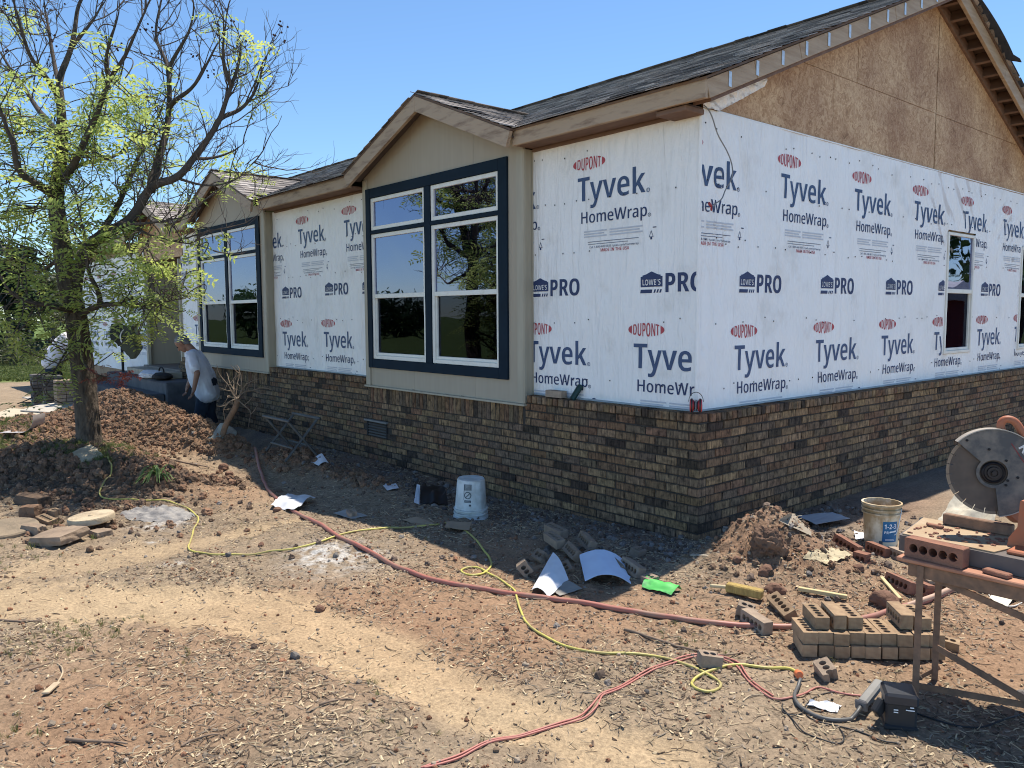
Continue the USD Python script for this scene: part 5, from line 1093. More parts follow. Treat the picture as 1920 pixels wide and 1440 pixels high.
def scatter(name, parent, protos, materials, P, idx, S, Q, label=None, cat_=None, kind='stuff', smooth=False):
    """Many copies of a few small meshes as one object."""
    path = numbered(path_of(parent), name)
    pi = UsdGeom.PointInstancer.Define(stage, path)
    for k, m in enumerate(protos):
        usdkit.mesh(stage, f'{path}/piece_{k:03d}', m, materials[k % len(materials)], smooth=smooth)
        pi.CreatePrototypesRel().AddTarget(f'{path}/piece_{k:03d}')
    pi.CreateProtoIndicesAttr(Vt.IntArray.FromNumpy(np.asarray(idx, np.int32)))
    pi.CreatePositionsAttr(Vt.Vec3fArray.FromNumpy(np.asarray(P, np.float32)))
    S = np.asarray(S, np.float32)
    pi.CreateScalesAttr(Vt.Vec3fArray.FromNumpy(np.ascontiguousarray(np.repeat(S[:, None], 3, 1) if S.ndim == 1 else S)))
    pi.CreateOrientationsAttr(Vt.QuathArray([Gf.Quath(float(q[0]), float(q[1]), float(q[2]), float(q[3])) for q in Q]))
    return tag(pi.GetPrim(), label, cat_, None, kind)


def rand_quats(n, r, tilt=0.5):
    """Random turn about z with a random tilt."""
    a = r.uniform(0, 2 * math.pi, n); b = r.normal(0, tilt, n); c = r.uniform(0, 2 * math.pi, n)
    qz = np.stack([np.cos(a / 2), 0 * a, 0 * a, np.sin(a / 2)], 1)
    qt = np.stack([np.cos(b / 2), np.sin(b / 2) * np.cos(c), np.sin(b / 2) * np.sin(c), 0 * a], 1)
    w1, x1, y1, z1 = qt.T; w2, x2, y2, z2 = qz.T
    return np.stack([w1 * w2 - x1 * x2 - y1 * y2 - z1 * z2, w1 * x2 + x1 * w2 + y1 * z2 - z1 * y2, w1 * y2 - x1 * z2 + y1 * w2 + z1 * x2, w1 * z2 + x1 * y2 - y1 * x2 + z1 * w2], 1)


protos = [frond_cluster(s, 4, 0.20, 5) for s in range(3)] + [frond_cluster(9, 3, 0.15, 5)]
LP = np.array(LP)
scatter('foliage', tree, protos, [leaf_m], LP, rt.integers(0, 4, len(LP)), LS, rand_quats(len(LP), rt, 0.5))
rp = np.array((-5.388, -2.58, 1.067)) + rt.normal(0, 1, (16, 3)) * [0.10, 0.08, 0.05]
scatter('red_leaves', tree, protos[3:], [red_leaf_m], rp, np.zeros(16), rt.uniform(0.35, 0.6, 16), rand_quats(16, rt, 0.6))


# ---------------------------------------------------------------- trees and brush farther off
def crown_mesh(h, r, seed, n, size, base=0.25, gaps=0.45):
    q = np.random.default_rng(seed)
    C_ = []
    for _ in range(max(9, int(r * 8))):
        a = q.uniform(0, 2 * math.pi); t = q.random() ** 0.7
        rr = r * math.sqrt(q.random()) * (1 - 0.55 * t)
        C_.append((rr * math.cos(a), rr * math.sin(a), h * (base + (1 - base) * t * 0.95), r * q.uniform(0.22, 0.42)))
    V, F, k = [], [], 0
    for _ in range(n):
        c = C_[q.integers(len(C_))]
        d = q.normal(0, 1, 3); d /= np.linalg.norm(d)
        p = np.array(c[:3]) + d * c[3] * q.uniform(0.55, 1.1) * np.array([1, 1, 0.8])
        a, b = q.normal(0, 1, 3), q.normal(0, 1, 3)
        a = a / np.linalg.norm(a) * size * q.uniform(0.6, 1.3); b = b / np.linalg.norm(b) * size * 0.55
        V.append(np.array([p - a, p + b, p + a, p - b])); F.append(np.array([[0, 1, 2], [0, 2, 3]]) + k); k += 4
    return trimesh.Trimesh(np.vstack(V), np.vstack(F), process=False)


def far_tree(x, y, h, r, seed, lm, label, name='tree', group=None, n=1500, size=0.16, base=0.2, catg='tree'):
    z = ground_z(x, y)
    t = thing(name, label, catg, (x, y, z - 0.05), 0, group)
    q = np.random.default_rng(seed)
    part('trunk', tube(np.array([(0, 0, 0), (0.04 * h * q.normal(), 0.03 * h * q.normal(), h * 0.35), (0.05 * h * q.normal(), 0.05 * h * q.normal(), h * 0.8)]), [0.035 * h, 0.025 * h, 0.008 * h], 8), limb_m, t, smooth=True)
    part('crown', crown_mesh(h, r, seed, n, size, base), lm, t)
    return t


D0 = (-33.037, 0.513, 1.569)
far_tree((-31.834, 0.375, 1.573)[0], (-31.834, 0.375, 1.573)[1], 4.3, 2.0, 1, dark_leaf_m, 'tall dark evergreen at the left edge beyond the lawn', 'evergreen_tree', n=3000, size=0.14, base=0.06)
far_tree((-35.967, 0.179, 1.567)[0], (-35.967, 0.179, 1.567)[1], 4.6, 2.2, 2, dark_leaf_m, 'dark evergreen half outside the left edge, beyond the lawn', 'evergreen_tree', n=2600, size=0.15, base=0.06)
far_tree((-38.165, 2.238, 1.546)[0], (-38.165, 2.238, 1.546)[1], 4.2, 1.7, 3, brush_leaf_m, 'olive green brush at the end of the lawn, right of the dark evergreen', 'brush', n=1800, size=0.11, base=0.05, catg='bush')
far_tree((-42.054, 3.868, 1.526)[0], (-42.054, 3.868, 1.526)[1], 4.0, 1.9, 4, brush_leaf_m, 'olive green brush seen left of the trunk, behind the block stacks', 'brush', n=1800, size=0.12, base=0.05, catg='bush')
far_tree((-45.93, 5.512, 1.506)[0], (-45.93, 5.512, 1.506)[1], 4.4, 2.0, 5, brush_leaf_m, 'olive green brush close to the corner of the house, behind the tree trunk', 'brush', n=1600, size=0.13, base=0.05, catg='bush')
far_tree((-28.212, -0.025, 1.582)[0], (-28.212, -0.025, 1.582)[1], 1.0, 1.3, 6, brush_leaf_m, 'low dry brush along the far edge of the lawn', 'brush', n=900, size=0.07, base=0.05, catg='bush')
r5 = np.random.default_rng(5)
for k, (x, y, h) in enumerate([(-18, -41, 7), (-27, -36, 6), (-38, -33, 8), (-47, -28, 7), (-9, -45, 8), (2, -48, 7), (-56, -20, 8), (-64, -33, 9), (-40, -45, 9), (9, 24, 8.5), (14, 21, 9), (19, 27, 9.5), (8, 33, 9), (25, 24, 9), (4, 42, 10)]):
    far_tree(x, y, h * 0.42 if y < 0 else h, h * 0.42, 40 + k, green_leaf_m, 'green tree mirrored in the window panes, standing off to the side of the yard', 'tree', 'trees mirrored in the windows', n=1500, size=0.26, base=0.12)

# ---------------------------------------------------------------- loose bricks
def gz(p):
    return ground_z(p[0], p[1])


BR_L, BR_W, BR_H = 0.194, 0.072, 0.058
hol = unary_union([affinity.scale(Point(x, 0).buffer(0.0145, 10), 1.0, 1.12) for x in (-0.066, -0.033, 0, 0.033, 0.066)])
plan = sbox(-BR_L / 2, -BR_W / 2, BR_L / 2, BR_W / 2).buffer(-0.004).buffer(0.004, 3).difference(hol)
cored = extrude(plan, BR_H); cored.apply_translation([0, 0, -BR_H / 2])
half = extrude(plan.intersection(Polygon([(-.1, -.1), (0.0, -.1), (0.012, -0.01), (-0.008, 0.02), (0.006, .1), (-.1, .1)])), BR_H); half.apply_translation([0.045, 0, -BR_H / 2])
cored_m = mat('loose_brick', (0.34, 0.235, 0.140), 0.92, color2=(0.20, 0.130, 0.080), scale=20, bump=0.5, bscale=140, rand=0.22)
cored_red = mat('loose_brick_red', (0.29, 0.135, 0.085), 0.92, color2=(0.17, 0.082, 0.056), scale=20, bump=0.5, bscale=140, rand=0.12)
cored_grey = mat('loose_brick_grey', (0.33, 0.25, 0.18), 0.92, color2=(0.21, 0.155, 0.115), scale=20, bump=0.5, bscale=140, rand=0.15)


def brick_at(p, rz, label, group=None, z=None, pitch=0.0, roll=0.0, m=None, mesh=None, lift=None):
    b = solo('loose_brick', mesh if mesh is not None else cored, m or cored_m, label, 'brick', group=group)
    lo = BR_H / 2 if abs(math.sin(roll)) < 0.5 else BR_W / 2
    zz = z if z is not None else gz(p) + lo - 0.006 + (lift or 0)
    place(b, (p[0], p[1], zz), (roll, pitch, rz))
    return b


SA, SB = np.array((1.538, -1.221)), np.array((1.94, -0.815))
su = (SB - SA) / np.linalg.norm(SB - SA); sv = np.array([-su[1], su[0]]); srot = math.atan2(sv[1], sv[0])
ORD = ['leftmost', 'second from left', 'third from left', 'fourth from left', 'middle', 'fourth from right', 'third from right', 'second from right', 'rightmost']
sz = gz((SA + SB) / 2 + sv * 0.1)
pw = 0.0745
for row in (0, 1):
    for i in range(9):
        j = rng.normal(0, 0.006, 2)
        c = SA + su * (pw * (i + 0.5) - 0.02 + j[0] * .3) + sv * (BR_L / 2 + j[1] + 0.012 * row)
        brick_at(c, srot + rng.normal(0, 0.02), f'tan brick, {ORD[i]} in the {"bottom" if row == 0 else "upper"} row of the stack', 'bricks stacked beside the saw table', z=sz + BR_H / 2 + row * (BR_H + 0.002) + 0.002, m=cored_m)
for k, (i, roll, t) in enumerate(((0.85, 0, 0.03), (2.0, math.pi / 2, 0.02), (3.0, 0, 0.05), (6.4, math.pi / 2, -0.03), (7.4, 0, 0.04))):
    c = SA + su * (pw * (i + 0.5) - 0.02) + sv * (BR_L / 2 + 0.05 + rng.normal(0, .012))
    brick_at(c, srot + t, ['leftmost brick with holes up on top of the stack', 'second brick on top of the stack, lying on its edge', 'third brick on top of the stack, holes up', 'tan brick lying on edge on top of the stack by the table leg', 'holes-up brick on top of the stack behind the table legs'][k], 'bricks stacked beside the saw table',
             z=sz + 2 * (BR_H + 0.002) + (BR_H / 2 if roll == 0 else BR_W / 2) + 0.003, roll=roll)
LOOSE = [
    ((1.887, -0.587), 0.3, 0, 0.1, cored_m, 0, 'single cored brick at the right end of the stack, behind the table leg'),
    ((1.065, -1.009), 0.5, 0.1, 0.25, cored_grey, 1, 'broken grey half brick with two holes just above the red hose'),
    ((1.171, -1.083), -0.35, math.pi / 2, 0.05, cored_grey, 0, 'grey cored brick on its side leaning on the red hose'),
    ((1.17, -0.829), -0.5, 0.5, 0.2, cored_m, 0, 'thin cored brick half buried left of the stack'),
    ((0.887, 0.473), -0.2, 1.4, 0.25, cored_red, 0, 'reddish brick tipped up left of the row under the table edge'),
    ((1.144, 0.165), -0.1, 1.57, 0.0, cored_red, 1, 'reddish broken brick with a shim on it, left of the saw table'),
    ((1.003, 0.685), -0.45, 1.45, 0.0, cored_red, 0, 'reddish brick lying on edge in front of the yellowed bucket'),
    ((1.173, 0.658), -0.42, 1.5, 0.02, cored_grey, 0, 'brick on edge between the bucket and the table corner'),
    ((1.445, 0.012), -0.42, 1.3, 0.02, cored_red, 0, 'dark red cored brick on edge on the ground under the table corner'),
    ((1.571, 0.055), -0.4, 1.4, 0.0, cored_red, 1, 'dark red broken brick between the two near table legs'),
    ((1.596, 0.226), 0.9, 1.57, 0.0, cored_grey, 0, 'grey ribbed brick under the saw table'),
    ((1.278, -1.648), 0.9, 0.0, 0.15, cored_grey, 1, 'small brick end with two holes beside the yellow hose loop'),
    ((1.696, -1.34), -0.6, 0.3, 0.2, cored_grey, 1, 'broken brick end in front of the stack near the orange plug'),
    ((-2.328, -1.535), -0.3, 0.1, 0.1, cored_grey, 1, 'pale brick bat in the dirt right of the red hose'),
    ((-3.788, -3.485), 0.3, 0.2, 0.1, cored_m, 0, 'long pale brick among the flat stones at left'),
    ((-4.032, -3.378), 0.35, 0.1, 0.0, cored_m, 1, 'small brick piece behind the flat stones at left'),
]
for p, rz, roll, pitch, m, hf, lab in LOOSE:
    brick_at(p, rz, lab, m=m, pitch=pitch, roll=roll, mesh=half if hf else None, lift=0.012 if abs(pitch) > 0.1 else 0.0)
def brick_pq(p, q, label, roll=0.0, pitch=0.0, m=None, lift=0.0, mesh=None):
    p, q = np.array(p), np.array(q)
    return brick_at((p + q) / 2, math.atan2(q[1] - p[1], q[0] - p[0]), label, roll=roll, pitch=pitch, m=m or cored_heap, lift=lift, mesh=mesh)
cored_heap = mat('loose_brick_heap', (0.27, 0.205, 0.15), 0.92, color2=(0.18, 0.135, 0.10), scale=20, bump=0.5, bscale=140, rand=0.12)
for p, q, roll, pitch, lift, hf, lab in [
    ((-0.667, -0.912), (-0.362, -0.996), 0.1, 0.08, 0.045, 0, 'ribbed brick at the left of the shaded heap, holes up'),
    ((-0.446, -0.924), (-0.128, -1.069), 0.9, 0.1, 0.02, 0, 'tilted smooth brick in the middle of the shaded heap'),
    ((-0.511, -0.732), (-0.163, -0.89), 1.15, 0.12, 0.04, 0, 'brick with five holes facing the camera on the shaded heap'),
    ((-0.792, -0.742), (-0.638, -0.753), 0.1, 0.1, 0.03, 0, 'dark brick behind the ribbed one on the shaded heap'),
    ((-0.268, -0.884), (-0.05, -0.907), 0.3, 0.0, 0.0, 0, 'brick lying low in front of the five-hole brick in the shade'),
    ((-0.048, -0.936), (0.21, -1.044), 0.5, 0.1, 0.02, 0, 'brown brick behind the pale blue sheet'),
    ((0.084, -0.912), (0.301, -0.973), 1.3, 0.1, 0.0, 0, 'narrow broken brick right of the pale blue sheet'),
    ((0.332, -1.01), (0.474, -1.031), 0.15, 0.0, 0.0, 1, 'broken brick with holes at the shadow edge above the green bag'),
    ((-0.013, -0.737), (-0.046, -0.533), 0.3, 0.1, 0.0, 1, 'pale broken brick in the shade by the wall corner'),
    ((-0.243, -1.162), (-0.033, -1.247), 0.4, 0.4, 0.0, 1, 'broken half brick behind the white paper sheet'),
    ((-0.489, -1.176), (-0.322, -1.193), 0.7, 0.1, 0.0, 1, 'dark broken brick under the left end of the shaded heap')]:
    brick_pq(p, q, lab, roll, pitch, lift=lift, mesh=half if hf else None)
brick_at((-0.267, -1.446), 0.9, 'half brick standing on end left of the white paper', m=cored_heap, pitch=0.9, roll=1.57, mesh=half, lift=0.02)
lb = brick_at((-1.53, 0.035), 0.03, 'brick left lying on the brick ledge under the printed wrap', z=13.9 * CH + 0.014 + BR_H / 2, m=cored_grey)
lv = thing('spirit_level', 'short dark green tool leaning on the wrap above the brick ledge', 'tool')
part('body', beam((-1.335, 0.045, 0.955), (-1.275, 0.088, 1.075), 0.045, 0.026, up=(0, -1, 0.3), b=0.003), mat('dark_green_paint', (0.012, 0.035, 0.032), 0.5), lv)
part('edge_rail', cat(beam((-1.355, 0.040, 0.958), (-1.295, 0.083, 1.078), 0.006, 0.034, up=(0, -1, 0.3), b=0.001)), mat('rail_metal', (0.10, 0.13, 0.13), 0.4, metal=0.5), lv)

# ear defenders on the corner of the ledge
em = thing('ear_defenders', 'red and black ear defenders sitting on the brick corner', 'ear muffs', (-0.055, 0.03, 13.9 * CH + 0.017), math.radians(36))
shell = lathe([(0.0, 0.0), (0.020, 0.0), (0.033, 0.006), (0.040, 0.016), (0.041, 0.026), (0.034, 0.034), (0.0, 0.036)], 24)
for s in (-1, 1):
    M_ = tr(s * 0.010, 0, 0.048) @ rot([0, 1, 0], s * math.pi / 2) @ np.diag([1.22, 0.95, 1, 1])
    part('ear_cup', xf(shell, M_), mat('red_plastic', (0.42, 0.03, 0.035), 0.35, var=0.1, spec=0.5), em, smooth=40)
    part('cup_band', xf(lathe([(0.0405, 0.014), (0.0425, 0.016), (0.0425, 0.024), (0.0405, 0.026)], 24), M_), mat('black_plastic', (0.012, 0.012, 0.013), 0.4, spec=0.5), em, smooth=40)
    part('cushion', xf(lathe([(0.0, -0.008), (0.030, -0.008), (0.036, -0.004), (0.034, 0.001), (0.0, 0.001)], 24), M_), mat('black_plastic', (0.012, 0.012, 0.013), 0.4, spec=0.5), em, smooth=40)
arc = [(0.05 * math.cos(a), 0.0, 0.075 + 0.068 * math.sin(a)) for a in np.linspace(0, math.pi, 20)]
part('headband', sheet(np.stack([np.array(arc) + [0, -0.008, 0], np.array(arc) + [0, 0.008, 0]], 1), 0.004), mat('black_plastic', (0.012, 0.012, 0.013), 0.4, spec=0.5), em, smooth=40)

# ---------------------------------------------------------------- buckets
def bucket(label, loc, r0, r1, h, m, rz=0.0, tilt=(0, 0), bail=True, inverted=False, band_m=None):
    t = thing('bucket', label, 'bucket', loc)
    prof = [(0, 0.004), (r0 - .004, 0.004), (r0, 0.0)] if False else [(0.0, 0.0), (r0 * 0.93, 0.0), (r0, 0.012)]
    def R(z): return r0 + (r1 - r0) * z / h
    z1 = 0.74 * h
    prof += [(R(z1), z1), (R(z1) + .011, z1 + .003), (R(z1) + .011, z1 + .013), (R(z1) - .001, z1 + .016), (R(z1) - .001, z1 + .030), (R(z1) + .012, z1 + .033), (R(z1) + .012, z1 + .043), (R(z1) - .000, z1 + .046), (R(h) + .001, h - .022), (R(h) + .010, h - .018), (R(h) + .010, h - .002), (R(h) + .003, h),
             (R(h) - .003, h - .001), (r0 - .004, 0.02), (0.0, 0.018)]
    part('body', lathe(prof, 48), m, t, smooth=35)
    if bail:
        a = [(R(z1) + 0.012) * np.array([math.cos(v), math.sin(v), 0]) for v in np.linspace(-0.2, math.pi - 0.2, 24)]
        pts = [np.array([q[0], q[1], z1 + 0.03 - 0.16 * math.sin((v) * 1.0) ** 0.7 if 0 < v < math.pi else z1 + .03]) for q, v in zip(a, np.linspace(0.001, math.pi - .001, 24))]
        part('handle', tube(np.array(pts), 0.0028, 6), mat('bucket_wire', (0.62, 0.63, 0.64), 0.4, metal=0.6), t, smooth=True)
    place(t, loc, (tilt[0], tilt[1], rz))
    return t


def wrap_on(poly, R, z0, a0, out=0.0012):
    """Lays a flat shape (metres, x along the round, y up) round a drum of radius R(z)."""
    ms = []
    for g in getattr(poly, 'geoms', [poly]):
        if g.geom_type != 'Polygon' or g.area < 1e-7: continue
        v, f = trimesh.creation.triangulate_polygon(g, engine='earcut')
        v3, f = trimesh.remesh.subdivide_to_size(np.column_stack([v, np.zeros(len(v))]), f, 0.02, max_iter=6)
        z = z0 + v3[:, 1]; r = np.array([R(q) for q in z]) + out; a = a0 + v3[:, 0] / r
        ms.append(trimesh.Trimesh(np.stack([r * np.cos(a), r * np.sin(a), z], 1), f, process=False))
    return cat(*ms)


white_bk = mat('white_bucket_plastic', (0.52, 0.56, 0.56), 0.45, color2=(0.36, 0.38, 0.36), scale=9, contrast=(0.35, 0.6), spec=0.4)
yell_bk = mat('mortar_stained_bucket', (0.66, 0.56, 0.40), 0.55, color2=(0.36, 0.25, 0.13), scale=7, contrast=(0.42, 0.58), spec=0.4, stretch=(1, 1, 0.7))
grey_bk = mat('grey_bucket_plastic', (0.34, 0.36, 0.33), 0.55, color2=(0.20, 0.19, 0.17), scale=9, contrast=(0.4, 0.6))
bp_ = (-1.75, -0.734)
toc = math.atan2(CAM_POS[1] - bp_[1], CAM_POS[0] - bp_[0])
b1 = bucket('white plastic bucket standing upside down in the shade of the house', (bp_[0], bp_[1], gz(bp_) + 0.322), 0.116, 0.138, 0.335, white_bk, tilt=(math.pi, 0.03), bail=False)
Rb = lambda z: 0.116 + 0.022 * z / 0.335
ic = unary_union([sbox(-0.03, 0.10, 0.03, 0.15).difference(unary_union([sbox(-.026, .104 + .009 * k, .026, .107 + .009 * k) for k in range(5)])), Point(0, 0.06).buffer(0.03).difference(Point(0, 0.06).buffer(0.023)), affinity.rotate(sbox(-0.03, 0.056, 0.03, 0.063), 45, origin=(0, 0.06)), sbox(-.028, .0, .028, .02).difference(sbox(-.02, .006, .02, .009)), sbox(-0.034, 0.02, -0.031, 0.15), sbox(0.012, -.03, .03, -.014)])
part('warning_label', wrap_on(affinity.scale(ic, -1, -1, origin=(0, 0.06)), Rb, 0.06, -(toc) + 0.22), mat('label_grey', (0.07, 0.085, 0.10), 0.6), b1)
bq = (0.872, 1.01)
toc2 = math.atan2(CAM_POS[1] - bq[1], CAM_POS[0] - bq[0])
b2 = bucket('mortar-stained yellowed bucket with a blue label beside the saw table', (bq[0], bq[1], gz(bq) - 0.004), 0.112, 0.128, 0.315, yell_bk, tilt=(0, 0), bail=False)
R2 = lambda z: 0.112 + 0.016 * z / 0.315
part('blue_label', wrap_on(sbox(-0.055, 0, 0.055, 0.15), R2, 0.045, toc2 + 0.55), mat('label_blue', (0.020, 0.085, 0.21), 0.4, color2=(0.016, 0.16, 0.30), scale=5), b2)
lt = unary_union([fit(glyph('n123'), -0.045, 0.098, 0.088, cap=0.034), fit(glyph('pr'), -0.043, 0.062, 0.030, cap=0.019), Polygon([(-.008, .068), (.048, .074), (.048, .086), (-.008, .079)]), sbox(-.035, .020, .03, .0225), sbox(-.035, .013, .035, .0155)])
part('label_print', wrap_on(lt, R2, 0.045, toc2 + 0.55, 0.0022), mat('label_white', (0.75, 0.77, 0.78), 0.4, var=0.1), b2)
part('label_print', wrap_on(sbox(-0.012, 0, 0.012, 0.026), R2, 0.026, toc2 + 0.02, 0.0014), mat('label_grey', (0.07, 0.085, 0.10), 0.6), b2)
ha = [(0.141 * math.cos(toc2 + 1.02 + a) , 0.141 * math.sin(toc2 + 1.02 + a), z) for a, z in zip(np.linspace(0.15, -0.35, 12), np.concatenate([np.linspace(0.285, 0.14, 8), np.linspace(0.115, 0.105, 4)]))]
part('handle', tube(np.array(ha), 0.003, 6), mat('bucket_wire', (0.62, 0.63, 0.64), 0.4, metal=0.6), b2, smooth=True)
bg = (-5.791, -1.229)
bucket('grey bucket tipped over in the trench near the stooping man', (bg[0] - 0.1, bg[1] + 0.05, gz(bg) + 0.10), 0.115, 0.135, 0.30, grey_bk, rz=0.5, tilt=(2.5, 0.25), bail=False)

# ---------------------------------------------------------------- saw table and saw
rust_m = mat('rusty_steel', (0.27, 0.155, 0.095), 0.75, color2=(0.13, 0.085, 0.06), scale=22, stretch=(1, 1, 1), bump=0.25, bscale=120, metal=0.15)
top_m = mat('orange_top', (0.42, 0.20, 0.115), 0.6, color2=(0.30, 0.13, 0.078), scale=9, bump=0.1, spec=0.4)
TZ = 0.640
tb = thing('saw_table', 'rusty folding metal work table carrying the cut-off saw, cut by the right edge', 'table')
part('table_top', box(1.985, 2.95, -1.325, -0.865, TZ - 0.018, TZ, 0.004), top_m, tb)
part('apron', cat(box(2.03, 2.94, -1.312, -1.300, TZ - 0.075, TZ - 0.0185, 0.003)), rust_m, tb)
part('apron', box(2.03, 2.94, -0.895, -0.885, TZ - 0.07, TZ - 0.0185, 0.003), rust_m, tb)
part('apron', box(2.030, 2.040, -1.2995, -0.8955, TZ - 0.07, TZ - 0.0185, 0.003), rust_m, tb)
L1, L2 = (2.083, -1.334), (2.019, -1.035)
def angle_leg(x, y, z0, s):
    return cat(box(x - .014, x + .014, y - .003, y + .001, z0, TZ - 0.02, .001), box(x - .014, x - .010, y + .0011, y + s * 0.026, z0, TZ - 0.02, .001))
part('leg', angle_leg(L1[0], -1.3165, gz(L1) - .02, 1), rust_m, tb)
part('leg', angle_leg(L2[0] + 0.015, -0.99, gz(L2) - .02, 1), rust_m, tb)
part('leg', angle_leg(2.86, -1.3165, gz((2.86, -1.33)) - .02, 1), rust_m, tb)
part('leg', angle_leg(2.86, -0.90, gz((2.86, -.9)) - .02, 1), rust_m, tb)
part('brace', beam((2.05, -1.02, 0.17), (2.86, -1.26, 0.045), 0.006, 0.030, b=0.001), rust_m, tb)
part('brace', beam((2.02, -1.27, 0.07), (2.86, -0.92, 0.075), 0.006, 0.028, b=0.001), rust_m, tb)
part('brace', beam((2.10, -1.296, TZ - 0.06), (2.75, -1.296, TZ - 0.20), 0.006, 0.028, b=0.001), rust_m, tb)
part('foot', beam((1.985, -1.035, 0.012), (2.045, -0.965, 0.06), 0.006, 0.02, b=0.001), rust_m, tb)
brick_at((2.125, -1.272), -0.07, 'red cored brick on edge at the near corner of the saw table', z=TZ + 0.041, roll=math.pi / 2, m=cored_red, mesh=xf(cored, np.diag([1.22, 1.12, 1.0, 1])))
sh_m = mat('red_shim', (0.36, 0.15, 0.085), 0.8)
solo('brick_sliver', xf(box(-.05, .05, -.02, .02, 0, .018, .004), tr(2.36, -1.285, TZ + .001) @ rot([0, 0, 1], -.2)), cored_red, 'thin brick offcut on the table in front of the saw base', 'brick piece')

saw = thing('cut_off_saw', 'orange and grey cut-off saw with a large worn disc on the work table', 'saw')
saw_gr = mat('saw_dark_base', (0.085, 0.075, 0.072), 0.6, color2=(0.13, 0.105, 0.09), scale=12, bump=0.1)
dust_o = mat('dusty_orange', (0.40, 0.115, 0.050), 0.55, color2=(0.28, 0.125, 0.07), scale=9, bump=0.1)
dusty_plate = mat('dusty_plate', (0.29, 0.185, 0.10), 0.8, color2=(0.37, 0.28, 0.18), scale=8)
guard_m = mat('guard_grey', (0.075, 0.072, 0.070), 0.55, color2=(0.17, 0.145, 0.12), scale=11, contrast=(0.40, 0.60), metal=0.25, spec=0.4)
disc_m = mat('worn_disc', (0.135, 0.100, 0.076), 0.6, color2=(0.085, 0.067, 0.055), scale=14, metal=0.35, stretch=(1, 1, 1))
bz = TZ + 0.002
sb = Polygon([(1.955, -1.235), (2.62, -1.245), (2.62, -0.84), (1.90, -0.86)])
part('base', xf(extrude(sb.buffer(-.012).buffer(.012), 0.068), tr(0, 0, bz)), saw_gr, saw)
part('base_plate', xf(extrude(Polygon([(1.962, -1.228), (2.33, -1.232), (2.36, -1.10), (2.36, -0.86), (1.907, -0.872)]).buffer(-.004), 0.006), tr(0, 0, bz + 0.0685)), dusty_plate, saw)
part('fence', box(2.02, 2.30, -0.94, -0.905, bz + 0.075, bz + 0.125, 0.004), rust_m, saw)
part('pivot', xf(extrude(Polygon([(-.07, 0), (.07, 0), (.065, .04), (.035, .09), (.03, .20), (-.03, .20), (-.035, .09), (-.065, .04)]).buffer(-.006).buffer(.006), 0.075), tr(2.40, -1.02, bz + 0.07) @ M_front), dust_o, saw, smooth=35)
part('foot_pad', box(2.36, 2.60, -1.20, -1.0, bz + 0.0685, bz + 0.085, 0.006), dust_o, saw)
BC = np.array((2.222, -0.959, 0.988))
toC = CAM_POS - BC; toC /= np.linalg.norm(toC)
bn = np.array([0.50, -0.86, 0.06]); bn /= np.linalg.norm(bn)           # the disc faces the front of the table
bx = np.cross([0, 0, 1], bn); bx /= np.linalg.norm(bx); by = np.cross(bn, bx)
MB = np.eye(4); MB[:3, 0], MB[:3, 1], MB[:3, 2], MB[:3, 3] = bx, by, bn, BC
RD = 0.180
slots = []
dp = Point(0, 0).buffer(RD, 48)
for k in range(24):
    a = k * math.pi / 12 + 0.1
    dp = dp.difference(affinity.rotate(sbox(RD - 0.024, -0.0016, RD + .01, 0.0016), a, origin=(0, 0), use_radians=True))
part('blade', xf(extrude(dp, 0.004), MB @ tr(0, 0, -0.002)), disc_m, saw)
part('blade_rim', xf(extrude(dp.difference(Point(0, 0).buffer(RD - .012, 48)), 0.0056), MB @ tr(0, 0, -0.0028)), mat('rim_dust', (0.24, 0.175, 0.12), 0.8), saw)
part('flange', xf(lathe([(0, 0.002), (0.048, 0.002), (0.046, 0.010), (0.040, 0.016), (0.034, 0.010), (0.026, 0.010), (0.024, 0.020), (0.016, 0.020), (0.015, 0.016), (0.010, 0.016), (0.009, 0.028), (0, 0.028)], 32), MB), mat('dark_steel', (0.05, 0.042, 0.04), 0.45, metal=0.6), saw, smooth=35)
an = np.radians(np.linspace(-82, 138, 60))
gp = Polygon([(0, 0)] + [((RD + 0.006) * math.cos(a), (RD + 0.006) * math.sin(a)) for a in an]).difference(Point(0, 0).buffer(0.060, 24))
gp = gp.union(Point(0, 0).buffer(0.066, 32).difference(Point(0, 0).buffer(0.054, 32)))
part('guard', xf(extrude(gp, 0.004), MB @ tr(0, 0, 0.0095)), guard_m, saw)
rim = Polygon([((RD + 0.010) * math.cos(a), (RD + 0.010) * math.sin(a)) for a in an] + [((RD + 0.006) * math.cos(a), (RD + 0.006) * math.sin(a)) for a in an[::-1]])
part('guard_rim', xf(extrude(rim, 0.062), MB @ tr(0, 0, -0.046)), mat('guard_rim_grey', (0.42, 0.37, 0.31), 0.5, metal=0.4), saw)
part('guard_back', xf(extrude(gp, 0.003), MB @ tr(0, 0, -0.046)), guard_m, saw)
stripe = affinity.rotate(sbox(-0.10, -0.0015, 0.14, 0.0015), -58, origin=(0, 0))
part('guard_stripe', xf(extrude(affinity.translate(stripe, 0.115, 0.045).intersection(gp.buffer(-.004)), 0.0012), MB @ tr(0, 0, 0.0137)), mat('red_stripe', (0.22, 0.03, 0.03), 0.5), saw)
rid = affinity.rotate(fit(glyph('ridgid'), 0, 0, 0.20, cap=0.036), -55, origin=(0, 0))
part('guard_lettering', xf(extrude(affinity.translate(rid, 0.088, 0.112).intersection(Point(0, 0).buffer(RD + .02)), 0.0012), MB @ tr(0, 0, 0.0139)), mat('letter_white', (0.62, 0.60, 0.57), 0.5, var=0.2), saw)
